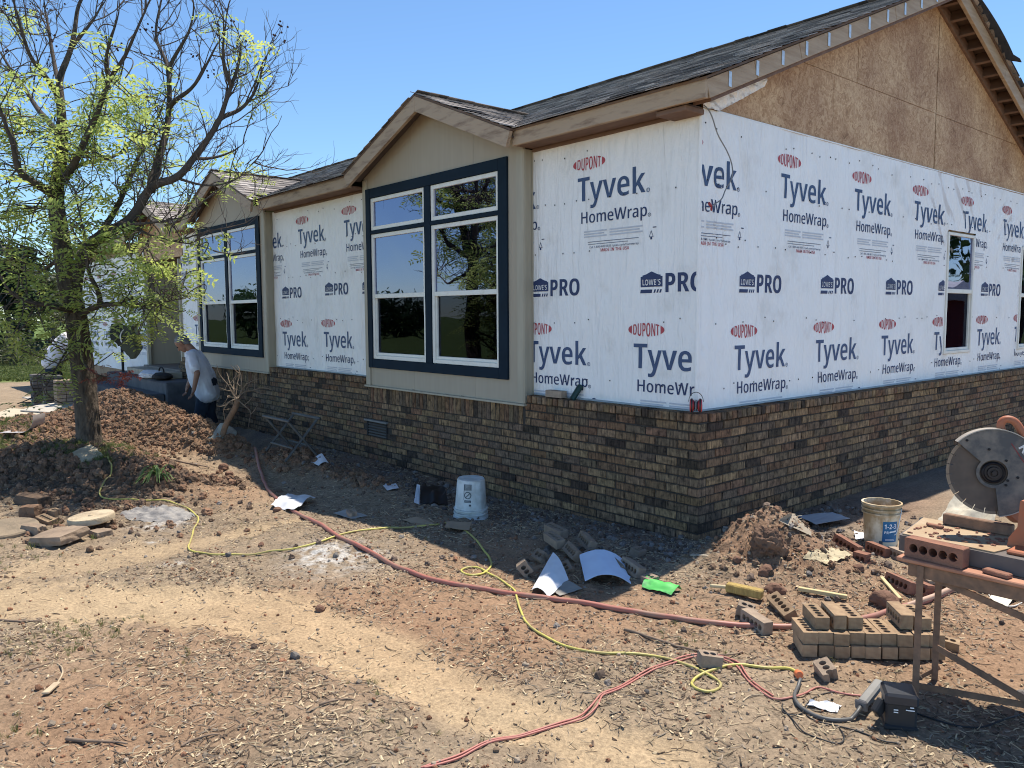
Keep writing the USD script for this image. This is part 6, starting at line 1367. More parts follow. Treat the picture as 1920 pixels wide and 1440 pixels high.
for (x, y) in ((-.105, .135), (0.045, 0.055), (0.09, -0.015), (0.053, -0.03), (0.047, -0.05), (-.02, .10)):
    part('bolt', xf(trimesh.creation.cylinder(0.0055, 0.006, sections=10), MB @ tr(x, y, 0.0145)), dark_m, saw)
hp = [BC + bx * a + by * b - bn * 0.03 for a, b in ((0.045, 0.17), (0.03, 0.205), (0.045, 0.228), (0.075, 0.225), (0.10, 0.195), (0.13, 0.14), (0.17, 0.10))]
part('handle', tube(smooth_path(hp, 0.012), 0.0165, 10), dust_o, saw, smooth=True)
part('arm', beam(BC + bx * 0.07 - by * 0.20 - bn * 0.02, BC + bx * 0.30 + by * 0.06 - bn * 0.05, 0.06, 0.07, up=bn, b=0.012), dust_o, saw)
part('motor', xf(lathe([(0, 0), (0.07, 0), (0.075, 0.01), (0.075, 0.15), (0.06, 0.18), (0, 0.185)], 28), MB @ tr(0.20, 0.0, -0.23)), saw_gr, saw, smooth=35)
ch = [xf(trimesh.creation.icosphere(0, 1.0), tr(rng.uniform(1.97, 2.30), rng.uniform(-1.20, -0.95), bz + 0.077) @ np.diag([rng.uniform(.004, .016), rng.uniform(.004, .010), rng.uniform(.003, .007), 1])) for _ in range(60)]
solo('brick_chips', cat(*ch), cored_red, 'reddish brick chips scattered over the saw base', 'chips').SetCustomDataByKey('kind', 'stuff')
solo('brick_offcut', xf(box(-.035, .035, -.012, .012, 0, .012, .003), tr(2.02, -1.02, bz + .076) @ rot([0, 0, 1], -.1)), cored_red, 'flat red brick offcut on the left of the saw base', 'brick piece')

# ---------------------------------------------------------------- hoses and cords
def lay_line(pts, r, step=0.03, lift=0.0, wav=0.0):
    p = smooth_path(np.array([(x, y, 0) for x, y in pts]), step)[:, :2]
    z = hfull(p[:, 0], p[:, 1]); k = 3
    zp = np.pad(z, k, mode='edge'); zm = np.max([zp[i:i + len(z)] for i in range(2 * k + 1)], 0) * 0.6 + 0.4 * z
    zs = np.convolve(np.pad(zm, 3, mode='edge'), np.ones(7) / 7, 'valid')
    wob = 0.006 * (fbm(np.stack([p[:, 0] * 6, p[:, 1] * 6, np.full(len(p), r * 777)], -1), 3, 2) - 0.5)
    t_ = np.gradient(p, axis=0); t_ /= np.maximum(np.linalg.norm(t_, axis=1, keepdims=True), 1e-9)
    p = p + np.stack([-t_[:, 1], t_[:, 0]], 1) * wob[:, None] * 2
    return np.column_stack([p, zs + r * 0.55 + lift])


red_hose_m = mat('red_rubber', (0.33, 0.115, 0.085), 0.5, color2=(0.27, 0.155, 0.11), scale=3.5, spec=0.45, contrast=(0.38, 0.55), detail=9)
yel_hose_m = mat('yellow_rubber', (0.50, 0.44, 0.10), 0.5, color2=(0.34, 0.28, 0.11), scale=4, spec=0.45, contrast=(0.36, 0.56), detail=9)
h1 = [(-7.519, -0.272),(-5.514, -1.019),(-4.685, -1.337),(-4.277, -1.468),(-3.665, -1.652),(-3.177, -1.753),(-2.804, -1.818),(-2.445, -1.858),(-1.963, -1.956),(-1.641, -1.984),(-1.345, -1.96),(-0.979, -1.972),(-0.725, -1.953),(-0.524, -1.909),(-0.362, -1.844),(-0.177, -1.762),(0.019, -1.679),(0.198, -1.588),(0.377, -1.507),(0.581, -1.421),(0.776, -1.336),(0.984, -1.237),(1.145, -1.131),(1.254, -1.028),(1.348, -0.909),(1.444, -0.741),(1.519, -0.473),(1.576, -0.205),(1.636, 0.077),(1.646, 0.367),(1.655, 0.682)]
L_ = lay_line(h1, 0.0155)
t = thing('red_hose', 'thick brick-red rubber hose running from the trench past the brick stack', 'hose')
part('hose', tube(L_, 0.0155, 10), red_hose_m, t, smooth=True)
i_ = int(len(L_) * 0.27)
part('coupling', tube(L_[i_:i_ + 3], 0.019, 10), mat('hose_clamp', (0.30, 0.28, 0.26), 0.4, metal=0.7), t, smooth=40)
h2 = [(-5.332, -2.726),(-5.169, -2.697),(-4.936, -2.717),(-4.762, -2.757),(-4.603, -2.849),(-4.478, -2.927),(-4.321, -2.947),(-4.165, -2.885),(-4.005, -2.728),(-3.826, -2.555),(-3.558, -2.483),(-3.235, -2.49),(-3.018, -2.548),(-2.812, -2.652),(-2.585, -2.753),(-2.371, -2.841),(-2.225, -2.853),(-2.083, -2.787),(-1.967, -2.662),(-1.846, -2.48),(-1.734, -2.292),(-1.719, -2.113),(-1.773, -1.934),(-1.802, -1.738),(-1.751, -1.486),(-1.665, -1.296),(-1.635, -1.112),(-1.623, -1.042),(-1.441, -1.073),(-1.184, -1.166),(-0.926, -1.279),(-0.702, -1.387),(-0.567, -1.487),(-0.501, -1.607),(-0.506, -1.691),(-0.578, -1.709),(-0.634, -1.676),(-0.645, -1.606),(-0.58, -1.567),(-0.415, -1.589),(-0.239, -1.634),(-0.134, -1.659),(-0.027, -1.73),(0.136, -1.84),(0.27, -1.926),(0.399, -1.98),(0.556, -2.011),(0.689, -2.008),(0.812, -1.963),(0.92, -1.868),(1.022, -1.77),(1.128, -1.731),(1.242, -1.724),(1.338, -1.732),(1.414, -1.758),(1.444, -1.817),(1.429, -1.88),(1.383, -1.894),(1.334, -1.857),(1.309, -1.782),(1.32, -1.686),(1.334, -1.601),(1.383, -1.52),(1.467, -1.45),(1.537, -1.404),(1.595, -1.414)]
L_ = lay_line(h2, 0.0068, 0.018, 0.002)
t = thing('yellow_hose', 'thin yellow hose looping from the tree across the yard to an orange plug', 'hose')
part('hose', tube(L_, 0.0068, 8), yel_hose_m, t, smooth=True)
e = L_[-1]; e2 = np.array([*(1.628, -1.45), e[2] + 0.012])
d_ = (e2 - e) / np.linalg.norm(e2 - e)
part('plug', tube(np.array([e - d_ * .01, e + d_ * .01, e + d_ * 0.045, e + d_ * 0.052]), [0.011, 0.017, 0.019, 0.015], 12), mat('orange_plastic', (0.62, 0.16, 0.06), 0.4), t, smooth=40)
for k, (pts, off) in enumerate((([(1.094, -3.165),(1.105, -3.077),(1.112, -2.982),(1.113, -2.865),(1.124, -2.751),(1.149, -2.629),(1.17, -2.513),(1.184, -2.417),(1.175, -2.344),(1.148, -2.275),(1.136, -2.214),(1.134, -2.109),(1.113, -1.938),(1.126, -1.777),(1.141, -1.653),(1.17, -1.584),(1.237, -1.526),(1.323, -1.518),(1.394, -1.55),(1.476, -1.615),(1.575, -1.668),(1.643, -1.694)], 0),
                                ([(1.101, -3.156),(1.122, -3.069),(1.128, -2.969),(1.127, -2.849),(1.141, -2.731),(1.166, -2.609),(1.192, -2.501),(1.208, -2.41),(1.197, -2.333),(1.157, -2.264),(1.148, -2.207),(1.148, -2.101),(1.132, -1.933),(1.147, -1.78),(1.161, -1.658),(1.184, -1.595),(1.246, -1.543),(1.325, -1.543),(1.4, -1.577),(1.491, -1.647),(1.588, -1.698),(1.651, -1.715),(1.689, -1.685),(1.71, -1.611),(1.715, -1.508),(1.729, -1.46),(1.787, -1.456),(1.862, -1.436),(1.923, -1.381)], 1))):
    solo('pink_cord', tube(lay_line(pts, 0.0045, 0.015, 0.002), 0.0045, 7), mat('pink_cord_jacket', (0.42, 0.15, 0.12), 0.5, color2=(0.36, 0.16, 0.13), scale=6), ['faded red cord from the bottom edge, the shorter strand of the pair', 'faded red cord running on to the black box, longer strand of the pair'][k], 'cord', smooth=True)
solo('orange_hose', tube(np.array([[*(1.576, -0.205), 0.03], [*(1.639, 0.033), 0.05], [*(1.653, 0.347), 0.05], [*(1.651, 0.676), 0.04]]), 0.014, 10), mat('pale_pipe', (0.50, 0.33, 0.24), 0.6), 'pale orange pipe on the ground behind the table legs', 'pipe', smooth=True)
black_rub = mat('black_rubber', (0.018, 0.018, 0.019), 0.5, spec=0.4)
grey_rub = mat('grey_rubber', (0.085, 0.083, 0.08), 0.5, spec=0.4)
bxp = (2.118, -1.57)
bxz = gz(bxp)
ba = math.atan2(CAM_POS[1] - bxp[1], CAM_POS[0] - bxp[0]) + math.pi / 2 + 0.18
bb = thing('power_box', 'black plastic power box on the ground at the foot of the table leg', 'power box', (bxp[0] - 0.02, bxp[1] + 0.06, bxz - 0.004), ba)
def rbox(a, b, c, d, e, f, r): return box(a, b, c, d, e, f, r)
part('body', rbox(-0.058, 0.058, -0.06, 0.06, 0.0, 0.135, 0.010), black_rub, bb)
part('lid', rbox(-0.063, 0.063, -0.065, 0.065, 0.100, 0.150, 0.010), mat('black_lid', (0.025, 0.026, 0.030), 0.35, spec=0.5), bb)
part('base', rbox(-0.064, 0.064, -0.066, 0.066, 0.0, 0.022, 0.006), black_rub, bb)
for x, z, w in ((-0.022, 0.088, 0.008), (-0.022, 0.078, 0.008), (0.030, 0.092, 0.016), (0.036, 0.104, 0.007)):
    part('marking', box(x - w, x + w, -0.0668, -0.0655, z - 0.002, z + 0.002), mat('label_white', (0.75, 0.77, 0.78), 0.4, var=0.1), bb)
part('bracket', beam((-0.062, -0.02, 0.10), (-0.095, -0.05, 0.055), 0.03, 0.05, b=0.006), black_rub, bb)
pa, pb = np.array([*(1.95, -1.358), 0]), np.array([*(1.961, -1.542), 0])
pa[2] = bxz + 0.07; pb[2] = bxz + 0.035
sk = thing('cable_socket', 'clear plastic cable socket with ribbed grip plugged into the black box', 'plug')
part('socket', beam(pa, pb, 0.042, 0.036, b=0.008), mat('clear_plastic', (0.24, 0.23, 0.21), 0.25, spec=0.6), sk)
pc = pb + (pb - pa) / np.linalg.norm(pb - pa) * 0.012
part('collar', beam(pb, pc, 0.052, 0.046, b=0.006), mat('collar_grey', (0.16, 0.15, 0.145), 0.5), sk)
L_ = lay_line([(1.649, -1.482),(1.682, -1.576),(1.717, -1.646),(1.761, -1.688),(1.814, -1.71),(1.878, -1.717),(1.931, -1.689),(1.959, -1.631),(1.967, -1.569)], 0.0085, 0.012, 0.004)
L_[-6:, 2] = np.linspace(L_[-6, 2], pc[2], 6); L_[-1] = pc
L_[:3, 2] += 0.01
solo('grey_cable', tube(L_, 0.0085, 8), grey_rub, 'stout grey cable curving from the orange plug to the clear socket', 'cable', smooth=True)
solo('black_wire', tube(lay_line([(1.706, -1.73),(1.744, -1.777),(1.798, -1.808),(1.855, -1.846),(1.904, -1.871),(1.967, -1.864),(2.015, -1.844),(2.019, -1.805),(1.992, -1.764),(1.97, -1.746)], 0.003, 0.012, 0.002), 0.003, 6), black_rub, 'thin black wire in a loose loop left of the grey cable', 'wire', smooth=True)
solo('black_wire', tube(lay_line([(1.73, -1.772),(1.772, -1.792),(1.802, -1.751),(1.79, -1.697),(1.77, -1.607),(1.781, -1.514),(1.804, -1.466)], 0.0025, 0.012, 0.002), 0.0025, 6), black_rub, 'thin black wire crossing under the red cord by the orange plug', 'wire', smooth=True)
solo('black_wire', tube(lay_line([(1.821, -1.735),(1.906, -1.749),(1.983, -1.724),(2.062, -1.708),(2.111, -1.7),(2.167, -1.664)], 0.003, 0.012, 0.002), 0.003, 6), black_rub, 'thin black wire on the ground in front of the power box', 'wire', smooth=True)
solo('black_wire', tube(lay_line([(2.106, -1.389),(2.165, -1.388),(2.243, -1.377),(2.322, -1.318),(2.371, -1.204),(2.41, -1.015)], 0.004, 0.015, 0.002), 0.004, 6), black_rub, 'black wire running right from the power box under the table', 'wire', smooth=True)
solo('white_wire', tube(lay_line([(1.656, 0.699),(1.725, 0.547),(1.816, 0.345),(1.885, 0.273),(1.938, 0.261),(1.967, 0.358),(1.949, 0.535)], 0.004, 0.02, 0.002), 0.004, 6), mat('white_cord', (0.6, 0.56, 0.5), 0.5), 'white wire curving on the ground under the right end of the table', 'wire', smooth=True)

# ---------------------------------------------------------------- sheets, bags and scraps
def scrap(name, pts, heights, m, label, catg, curl=0.0, n=12, sag=0.0, thick=0.0012, noise_=0.01, seed=0, ragged=0.0):
    """A four-cornered sheet lying on the ground; pts in order round the edge."""
    A, B, C2, D = [np.array([*p, gz(p) + h]) for p, h in zip(pts, heights)]
    u, v = np.meshgrid(np.linspace(0, 1, n), np.linspace(0, 1, n), indexing='ij')
    u_, v_ = u[..., None], v[..., None]
    P = (1 - u_) * (1 - v_) * A + u_ * (1 - v_) * B + u_ * v_ * C2 + (1 - u_) * v_ * D
    if ragged:
        P[:, 0, :2] += ragged * rng.normal(0, 1, (n, 2)) * 0.5; P[-1, :, :2] += ragged * rng.normal(0, 1, (n, 2)) * 0.5
    P[..., 2] += curl * np.sin(np.pi * u) + sag * np.sin(np.pi * v) + noise_ * (fbm(np.stack([u * 4, v * 4, u * 0 + seed], -1), 3, seed) - 0.5)
    low = hfull(P[..., 0], P[..., 1]) + 0.004
    P[..., 2] = np.maximum(P[..., 2], low)
    m_ = sheet(P, thick)
    if m_.face_normals[:2 * (n - 1) ** 2, 2].mean() < 0: m_.invert()
    return solo(name, m_, m, label, catg, smooth=40)


paper_m = mat('white_paper', (0.70, 0.71, 0.73), 0.7, color2=(0.58, 0.58, 0.60), scale=9)
card_m = mat('cardboard', (0.34, 0.25, 0.165), 0.85, color2=(0.26, 0.19, 0.125), scale=9)
gcard_m = mat('grey_corrugated', (0.40, 0.40, 0.41), 0.8, color2=(0.30, 0.30, 0.31), scale=60, stretch=(1, 0.05, 1))
green_m = mat('green_plastic', (0.075, 0.42, 0.085), 0.5, color2=(0.02, 0.17, 0.05), scale=6, spec=0.4, contrast=(0.42, 0.55))
scrap('paper_sheet', [(-0.269, -1.2), (0.013, -1.336), (0.126, -1.615), (-0.032, -1.603)], [0.10, 0.03, 0.01, 0.03], paper_m, 'white curled paper sheet leaning against the bricks beside the red hose', 'paper', curl=0.03, seed=1)
scrap('paper_sheet', [(-0.173, -1.053), (0.053, -0.877), (0.337, -1.12), (0.108, -1.287)], [0.06, 0.04, 0.015, 0.02], mat('pale_blue_sheet', (0.60, 0.68, 0.80), 0.7, color2=(0.52, 0.58, 0.70), scale=8), 'pale blue-white torn sheet draped over the shaded bricks', 'paper', curl=0.05, seed=2, ragged=0.012)
scrap('green_bag', [(0.427, -1.133), (0.36, -0.988), (0.618, -0.993), (0.615, -1.094)], [0.01, 0.02, 0.015, 0.01], green_m, 'bright green plastic bag scrap on the ground at the shadow edge', 'bag', curl=0.03, seed=3, noise_=0.03)
scrap('plastic_scrap', [(-3.079, -1.906), (-3.357, -1.619), (-3.045, -1.499), (-2.775, -1.813)], [0.03, 0.05, 0.04, 0.02], mat('crumpled_white', (0.66, 0.66, 0.67), 0.45, color2=(0.5, 0.5, 0.52), scale=14), 'crumpled white plastic scrap lying across the red hose', 'plastic', curl=0.04, noise_=0.07, seed=4)
scrap('cardboard_piece', [(-1.94, -1.296), (-1.881, -1.175), (-1.628, -1.179), (-1.651, -1.305)], [0.01, 0.02, 0.01, 0.01], card_m, 'flat cardboard piece by the yellow hose in the shade', 'cardboard', seed=5)
scrap('cardboard_piece', [(-1.439, -1.232), (-1.545, -1.136), (-1.414, -0.993), (-1.281, -1.117)], [0.03, 0.05, 0.05, 0.02], card_m, 'brown cardboard box flap in front of the upturned bucket', 'cardboard', seed=6)
scrap('cardboard_piece', [(0.055, -1.512), (0.03, -1.358), (0.171, -1.375), (0.149, -1.541)], [0.01, 0.03, 0.01, 0.01], mat('grey_card', (0.26, 0.24, 0.21), 0.85), 'grey cardboard flap under the curled white paper', 'cardboard', seed=7)
scrap('corrugated_card', [(0.167, 1.075), (0.308, 1.382), (0.453, 1.395), (0.4, 0.956)], [0.05, 0.06, 0.04, 0.05], gcard_m, 'grey corrugated cardboard sheet in the shade left of the yellowed bucket', 'cardboard', n=24, noise_=0.012, seed=8)
scrap('corrugated_card', [(0.758, -0.197), (0.789, -0.11), (0.48, 0.772), (0.904, -0.047)], [0.05, 0.07, 0.04, 0.01], mat('shaded_card', (0.30, 0.25, 0.19), 0.85), 'brown folded cardboard beside the dirt pile at the brick corner', 'cardboard', seed=9)
scrap('paper_sheet', [(0.643, 1.072), (0.712, 1.106), (0.793, 1.003), (0.74, 0.898)], [0.03, 0.03, 0.01, 0.01], paper_m, 'small white paper tucked beside the yellowed bucket', 'paper', seed=10)
scrap('paper_sheet', [(-2.333, -0.921), (-2.756, -0.605), (-2.681, -0.619), (-2.266, -0.91)], [0.01, 0.09, 0.09, 0.01], paper_m, 'white torn card edge standing in the shade left of the upturned bucket', 'paper', seed=11)
scrap('black_plastic', [(-2.307, -0.871), (-2.702, -0.581), (-2.642, -0.379), (-2.224, -0.632)], [0.02, 0.10, 0.08, 0.01], black_rub, 'crumpled black plastic in the shade left of the upturned bucket', 'plastic', curl=0.05, noise_=0.08, seed=12)
scrap('paper_sheet', [(-4.128, -0.997), (-4.177, -0.85), (-3.986, -0.877), (-3.948, -1.005)], [0.02, 0.05, 0.04, 0.01], paper_m, 'small pale scrap on the dirt ridge near the trestle', 'paper', curl=0.02, seed=13)
scrap('paper_sheet', [(-2.873, -0.904), (-3.044, -0.657), (-2.725, -0.824), (-2.701, -0.965)], [0.01, 0.02, 0.02, 0.01], paper_m, 'small pale card against the dirt below the brick wall', 'paper', seed=14)
scrap('paper_sheet', [(-2.498, -1.615), (-2.513, -1.482), (-2.237, -1.437), (-2.231, -1.589)], [0.02, 0.02, 0.01, 0.01], mat('dull_card', (0.36, 0.34, 0.31), 0.8), 'dull grey card flat on the ground right of the red hose', 'paper', seed=15)
scrap('mesh_bag', [(0.968, -0.257), (0.999, 0.13), (1.092, 0.116), (1.1, -0.178)], [0.01, 0.02, 0.015, 0.01], mat('cream_sack', (0.46, 0.39, 0.25), 0.8, color2=(0.36, 0.29, 0.18), scale=22), 'cream coloured sack scrap spread on the ground left of the red bricks', 'sack', n=16, noise_=0.03, seed=16)
scrap('paper_sheet', [(1.827, 0.305), (1.832, 0.505), (1.929, 0.483), (1.939, 0.239)], [0.01, 0.02, 0.01, 0.01], mat('cream_sheet', (0.66, 0.60, 0.46), 0.7), 'cream torn sheet on the ground under the right end of the table', 'paper', curl=0.02, seed=17)
scrap('paper_strip', [(1.787, -1.673), (1.776, -1.628), (1.876, -1.543), (1.893, -1.613)], [0.006, 0.012, 0.012, 0.006], paper_m, 'twisted white paper strip beside the grey cable', 'paper', n=14, noise_=0.035, seed=18)
scrap('bag_heap', [(0.939, 1.819), (0.913, 2.373), (1.228, 2.388), (1.314, 1.893)], [0.02, 0.10, 0.10, 0.04], mat('dusty_bag', (0.50, 0.45, 0.35), 0.8, color2=(0.30, 0.27, 0.22), scale=16), 'crumpled pale bag on the ground behind the saw', 'bag', curl=0.06, noise_=0.14, n=20, seed=19)
solo('grey_pipe', beam((1.62, 0.55, 0.10), (1.80, 0.42, 0.06), 0.07, 0.07, b=0.02), mat('pipe_grey', (0.16, 0.16, 0.16), 0.5), 'short grey pipe lying among the bags behind the saw', 'pipe')

# masonry brush
mb0, mb1, mb2 = np.array((0.733, -0.875)), np.array((0.824, -0.846)), np.array((1.023, -0.785))
br = thing('masonry_brush', 'yellow bristle brush with a wooden handle lying on the sunlit soil', 'brush')
z0 = gz(mb1) + 0.03
part('handle', tube(smooth_path([(*mb0, z0), (*((mb0 + mb1) / 2), z0 + .004), (*mb1, z0 + .008)], 0.01), 0.011, 8), mat('pale_wood', (0.55, 0.45, 0.27), 0.6), br, smooth=True)
part('bristle_block', beam((*mb1, z0 + 0.012), (*mb2, z0 + 0.004), 0.055, 0.05, b=0.006), mat('yellow_bristles', (0.48, 0.34, 0.11), 0.9, color2=(0.30, 0.20, 0.07), scale=60, stretch=(1, 1, 0.2), bump=1.0, bscale=150), br)

# wood strips and sticks
wood_y = mat('yellow_pine', (0.56, 0.46, 0.24), 0.7, color2=(0.44, 0.34, 0.17), scale=8, stretch=(0.3, 3, 3))
stick_m = mat('dry_stick', (0.24, 0.17, 0.12), 0.9, color2=(0.13, 0.095, 0.07), scale=18)
pale_stick = mat('pale_stick', (0.46, 0.36, 0.24), 0.85, color2=(0.32, 0.24, 0.16), scale=18)
def strip(a, b, w, h, m, label, name='wood_strip', catg='wood strip'):
    return solo(name, beam((*a, gz(a) + h * .6 + .008), (*b, gz(b) + h * .6 + .008), w, h, b=0.002), m, label, catg)
strip((1.099, -0.537), (1.33, -0.409), 0.025, 0.022, wood_y, 'yellow pine strip on the soil behind the brick stack')
strip((1.334, 0.005), (1.511, -0.139), 0.022, 0.012, wood_y, 'short yellow pine strip crossing a stick near the table leg')
strip((1.103, 0.208), (1.031, 0.481), 0.03, 0.012, wood_y, 'small wood shim lying on the broken red brick')
strip((0.322, -0.509), (0.673, -0.457), 0.03, 0.012, mat('shade_lath', (0.36, 0.31, 0.24), 0.8), 'grey lath lying in the shade left of the dirt pile at the corner')
strip((-0.474, -4.097), (-0.571, -4.031), 0.03, 0.01, pale_stick, 'short flat wood chip in the foreground at left', 'wood_chip', 'wood chip')
def stick(pts, r, m, label):
    L_ = lay_line(pts, r, 0.03, 0.002)
    L_ = L_ + 0.006 * (fbm(np.stack([np.arange(len(L_)) * .5, np.full(len(L_), r * 3000), np.zeros(len(L_))], -1), 2, 3) - .5)[:, None]
    return solo('stick', tube(L_, np.linspace(r, r * 0.45, len(L_)), 6), m, label, 'stick', smooth=True)
for pts, r, m, lab in [
    ([(0.732, -1.636),(0.874, -1.611),(1.004, -1.602),(1.126, -1.568),(1.234, -1.521),(1.287, -1.387)], 0.008, stick_m, 'long dry stick on the ground below the red hose'),
    ([(-0.01, -4.109),(0.077, -4.04),(0.134, -3.987),(0.2, -3.94)], 0.008, stick_m, 'brown stick near the bottom left corner'),
    ([(0.339, -3.775),(0.323, -3.722),(0.358, -3.64)], 0.006, stick_m, 'short dark stick at the bottom, left of centre'),
    ([(-0.5, -4.082),(-0.571, -4.031),(-0.696, -3.984),(-0.817, -3.983)], 0.006, pale_stick, 'bent pale twig rising from the flat chip at left'),
    ([(-0.827, -4.1),(-0.871, -3.991)], 0.005, stick_m, 'thin dark twig in the foreground at far left'),
    ([(1.174, -1.25),(1.254, -1.104),(1.384, -1.015)], 0.004, pale_stick, 'thin straight straw just under the red hose'),
    ([(1.318, 0.025),(1.415, 0.058),(1.512, 0.125)], 0.008, pale_stick, 'pale stick crossing the pine strip by the table leg'),
    ([(-7.589, -3.134),(-6.137, -3.28),(-5.718, -3.275)], 0.012, pale_stick, 'yellowish stick slanting in the dirt left of the tree'),
    ([(-5.705, -3.268),(-5.817, -3.18),(-6.177, -3.076)], 0.010, pale_stick, 'pale stick propped beside the yellowish one left of the tree'),
    ([(-5.673, -2.051),(-5.47, -1.879),(-5.136, -1.698)], 0.014, stick_m, 'long brown root lying on the soil right of the tree'),
    ([(-1.657, -4.103),(-1.56, -4.016),(-1.486, -3.932)], 0.008, stick_m, 'dark straight rod at the left edge of the sandy track'),
    ([(-1.757, -2.992),(-1.854, -2.987),(-1.781, -3.052)], 0.006, stick_m, 'small dark twig on the track left of centre'),
    ([(0.407, -3.222),(0.433, -3.134),(0.48, -3.095)], 0.006, stick_m, 'small twig in the foreground below the sandy track'),
    ([(1.581, -1.823),(1.577, -1.755),(1.61, -1.717)], 0.004, pale_stick, 'thin pale twig left of the orange plug')]:
    stick(pts, r, m, lab)

# ---------------------------------------------------------------- stones at left
stone_m = mat('flat_stone', (0.30, 0.22, 0.155), 0.95, color2=(0.17, 0.125, 0.09), scale=9, bump=0.8, bscale=40)
conc_m = mat('old_concrete', (0.46, 0.37, 0.25), 0.95, color2=(0.30, 0.235, 0.16), scale=8, bump=0.8, bscale=60, contrast=(0.35, 0.6))
def rough_stone(name, c, dims, rz, m, label, catg, seed, lift=0.0, tilt=(0, 0)):
    s = trimesh.creation.box(dims); s = s.subdivide().subdivide().subdivide()
    v = s.vertices; n = v / np.linalg.norm(v, axis=1, keepdims=True)
    s.vertices = v * (1 - 0.10 * (np.abs(v) / (np.array(dims) / 2)).min(1)[:, None]) + n * (0.16 * min(dims) + .02 * max(dims)) * (fbm(v / max(dims) * 5 + seed, 4, seed) - 0.5)[:, None] * 2
    o = solo(name, s, m, label, catg, smooth=40)
    place(o, (c[0], c[1], gz(c) + dims[2] * 0.42 + lift), (tilt[0], tilt[1], rz))
    return o
rough_stone('flat_stone', (-3.153, -3.518), (0.34, 0.26, 0.07), 0.5, stone_m, 'ragged flat stone propped under the round concrete disc', 'stone', 3, 0.015, (0.1, -0.12))
rough_stone('flat_stone', (-3.135, -3.239), (0.14, 0.12, 0.05), 0.2, stone_m, 'dark stone in the shadow right under the concrete disc', 'stone', 5)
cd = (-3.42, -3.241)
o = solo('concrete_disc', xf(lathe([(0, 0), (0.155, 0), (0.168, 0.008), (0.170, 0.040), (0.163, 0.052), (0.05, 0.056), (0.04, 0.05), (0.022, 0.05), (0.018, 0.056), (0, 0.058)], 40), np.eye(4)), conc_m, 'round pale concrete disc lying on flat stones at left', 'concrete disc', smooth=35)
place(o, (cd[0] + 0.02, cd[1], gz(cd) + 0.055), (0.06, -0.05, 0.4))
cd = (-3.724, -3.767)
o = solo('concrete_disc', lathe([(0, 0), (0.20, 0), (0.215, 0.008), (0.218, 0.030), (0.21, 0.040), (0, 0.045)], 40), mat('mossy_concrete', (0.27, 0.205, 0.14), 0.95, color2=(0.15, 0.12, 0.085), scale=7, bump=0.8, bscale=60), 'round weathered concrete lid cut off by the left edge', 'concrete disc', smooth=35)
place(o, (cd[0], cd[1], gz(cd) + 0.01), (0.05, 0.08, 0.0))
rough_stone('stone_block', (-3.532, -3.619), (0.20, 0.08, 0.07), 0.45, stone_m, 'oblong stone between the two round concrete pieces', 'stone', 7)
rough_stone('log', (-4.621, -3.441), (0.38, 0.13, 0.12), 0.35, mat('rotten_wood', (0.17, 0.11, 0.07), 0.95, color2=(0.08, 0.055, 0.04), scale=12, stretch=(1, 4, 4), bump=1.0, bscale=40), 'dark rotten log piece behind the flat stones', 'log', 9, -0.02)
rough_stone('dirt_clod', (-4.07, -3.55), (0.13, 0.12, 0.12), 0.9, mat('brown_clod', (0.22, 0.13, 0.08), 0.95, color2=(0.12, 0.075, 0.05), scale=12, bump=1.0, bscale=50), 'rough brown lump next to the log at left', 'clod', 10)
tc_ = (-5.361, -2.788)
rough_stone('rock_slab', (tc_[0] + 0.03, tc_[1] - 0.05), (0.27, 0.22, 0.05), 0.2, conc_m, 'pale tan stone slab leaning at the foot of the tree', 'stone', 11, 0.05, (0.35, 0.30))
clod_m = mat('red_clod', (0.21, 0.115, 0.074), 0.95, color2=(0.12, 0.066, 0.046), scale=14, bump=1.0, bscale=50)
for k, (c, s, lab) in enumerate([((1.488, -0.295), 0.13, 'big dark red dirt clod behind the brick stack'), ((1.011, -0.632), 0.09, 'red clod beside the brush at the foot of the dirt pile'), ((0.868, -0.509), 0.08, 'red lump on the front of the dirt pile at the corner'), ((0.676, -0.518), 0.05, 'small clod at the left foot of the dirt pile'), ((1.204, -0.014), 0.06, 'dark clod in front of the cream sack'),
                             ((-4.961, -1.601), 0.10, 'brown clod on the soil right of the tree'), ((-4.647, -1.665), 0.07, 'small dark clod in front of the brown one'), ((-2.954, -1.903), 0.06, 'dark clod at the edge of the crumpled plastic'), ((-2.052, -2.431), 0.04, 'small dark stone on the bare ground left of the hose'), ((-0.658, -2.678), 0.05, 'dark pebble on the sandy track')]):
    q_ = trimesh.creation.icosphere(3, s * 0.55); q_.vertices *= (1 + 0.9 * (fbm(q_.vertices / s * 2.2 + k * 5, 4, 20 + k) - 0.5))[:, None] * np.array([1.1, 0.9, 0.8])
    place(solo('dirt_clod', q_, clod_m, lab, 'clod', smooth=35), (c[0], c[1], gz(c) + s * 0.25), (0, 0, k * 0.7))
c = (0.811, -0.389)
q_ = trimesh.creation.icosphere(4, 1.0); q_.vertices *= (1 + 0.9 * (fbm(q_.vertices * 1.6, 3, 61) - 0.5) + 0.5 * (fbm(q_.vertices * 6, 3, 62) - 0.5))[:, None] * np.array([0.10, 0.08, 0.115])
place(solo('earth_lump', q_, mat('damp_earth', (0.20, 0.120, 0.076), 0.95, color2=(0.10, 0.06, 0.042), scale=14, bump=1.0, bscale=45), 'rough lump of damp earth crowning the dirt pile at the brick corner', 'clod', smooth=35), (c[0] - .03, c[1] + .05, gz(c) + 0.05), (0, 0, 0.4))
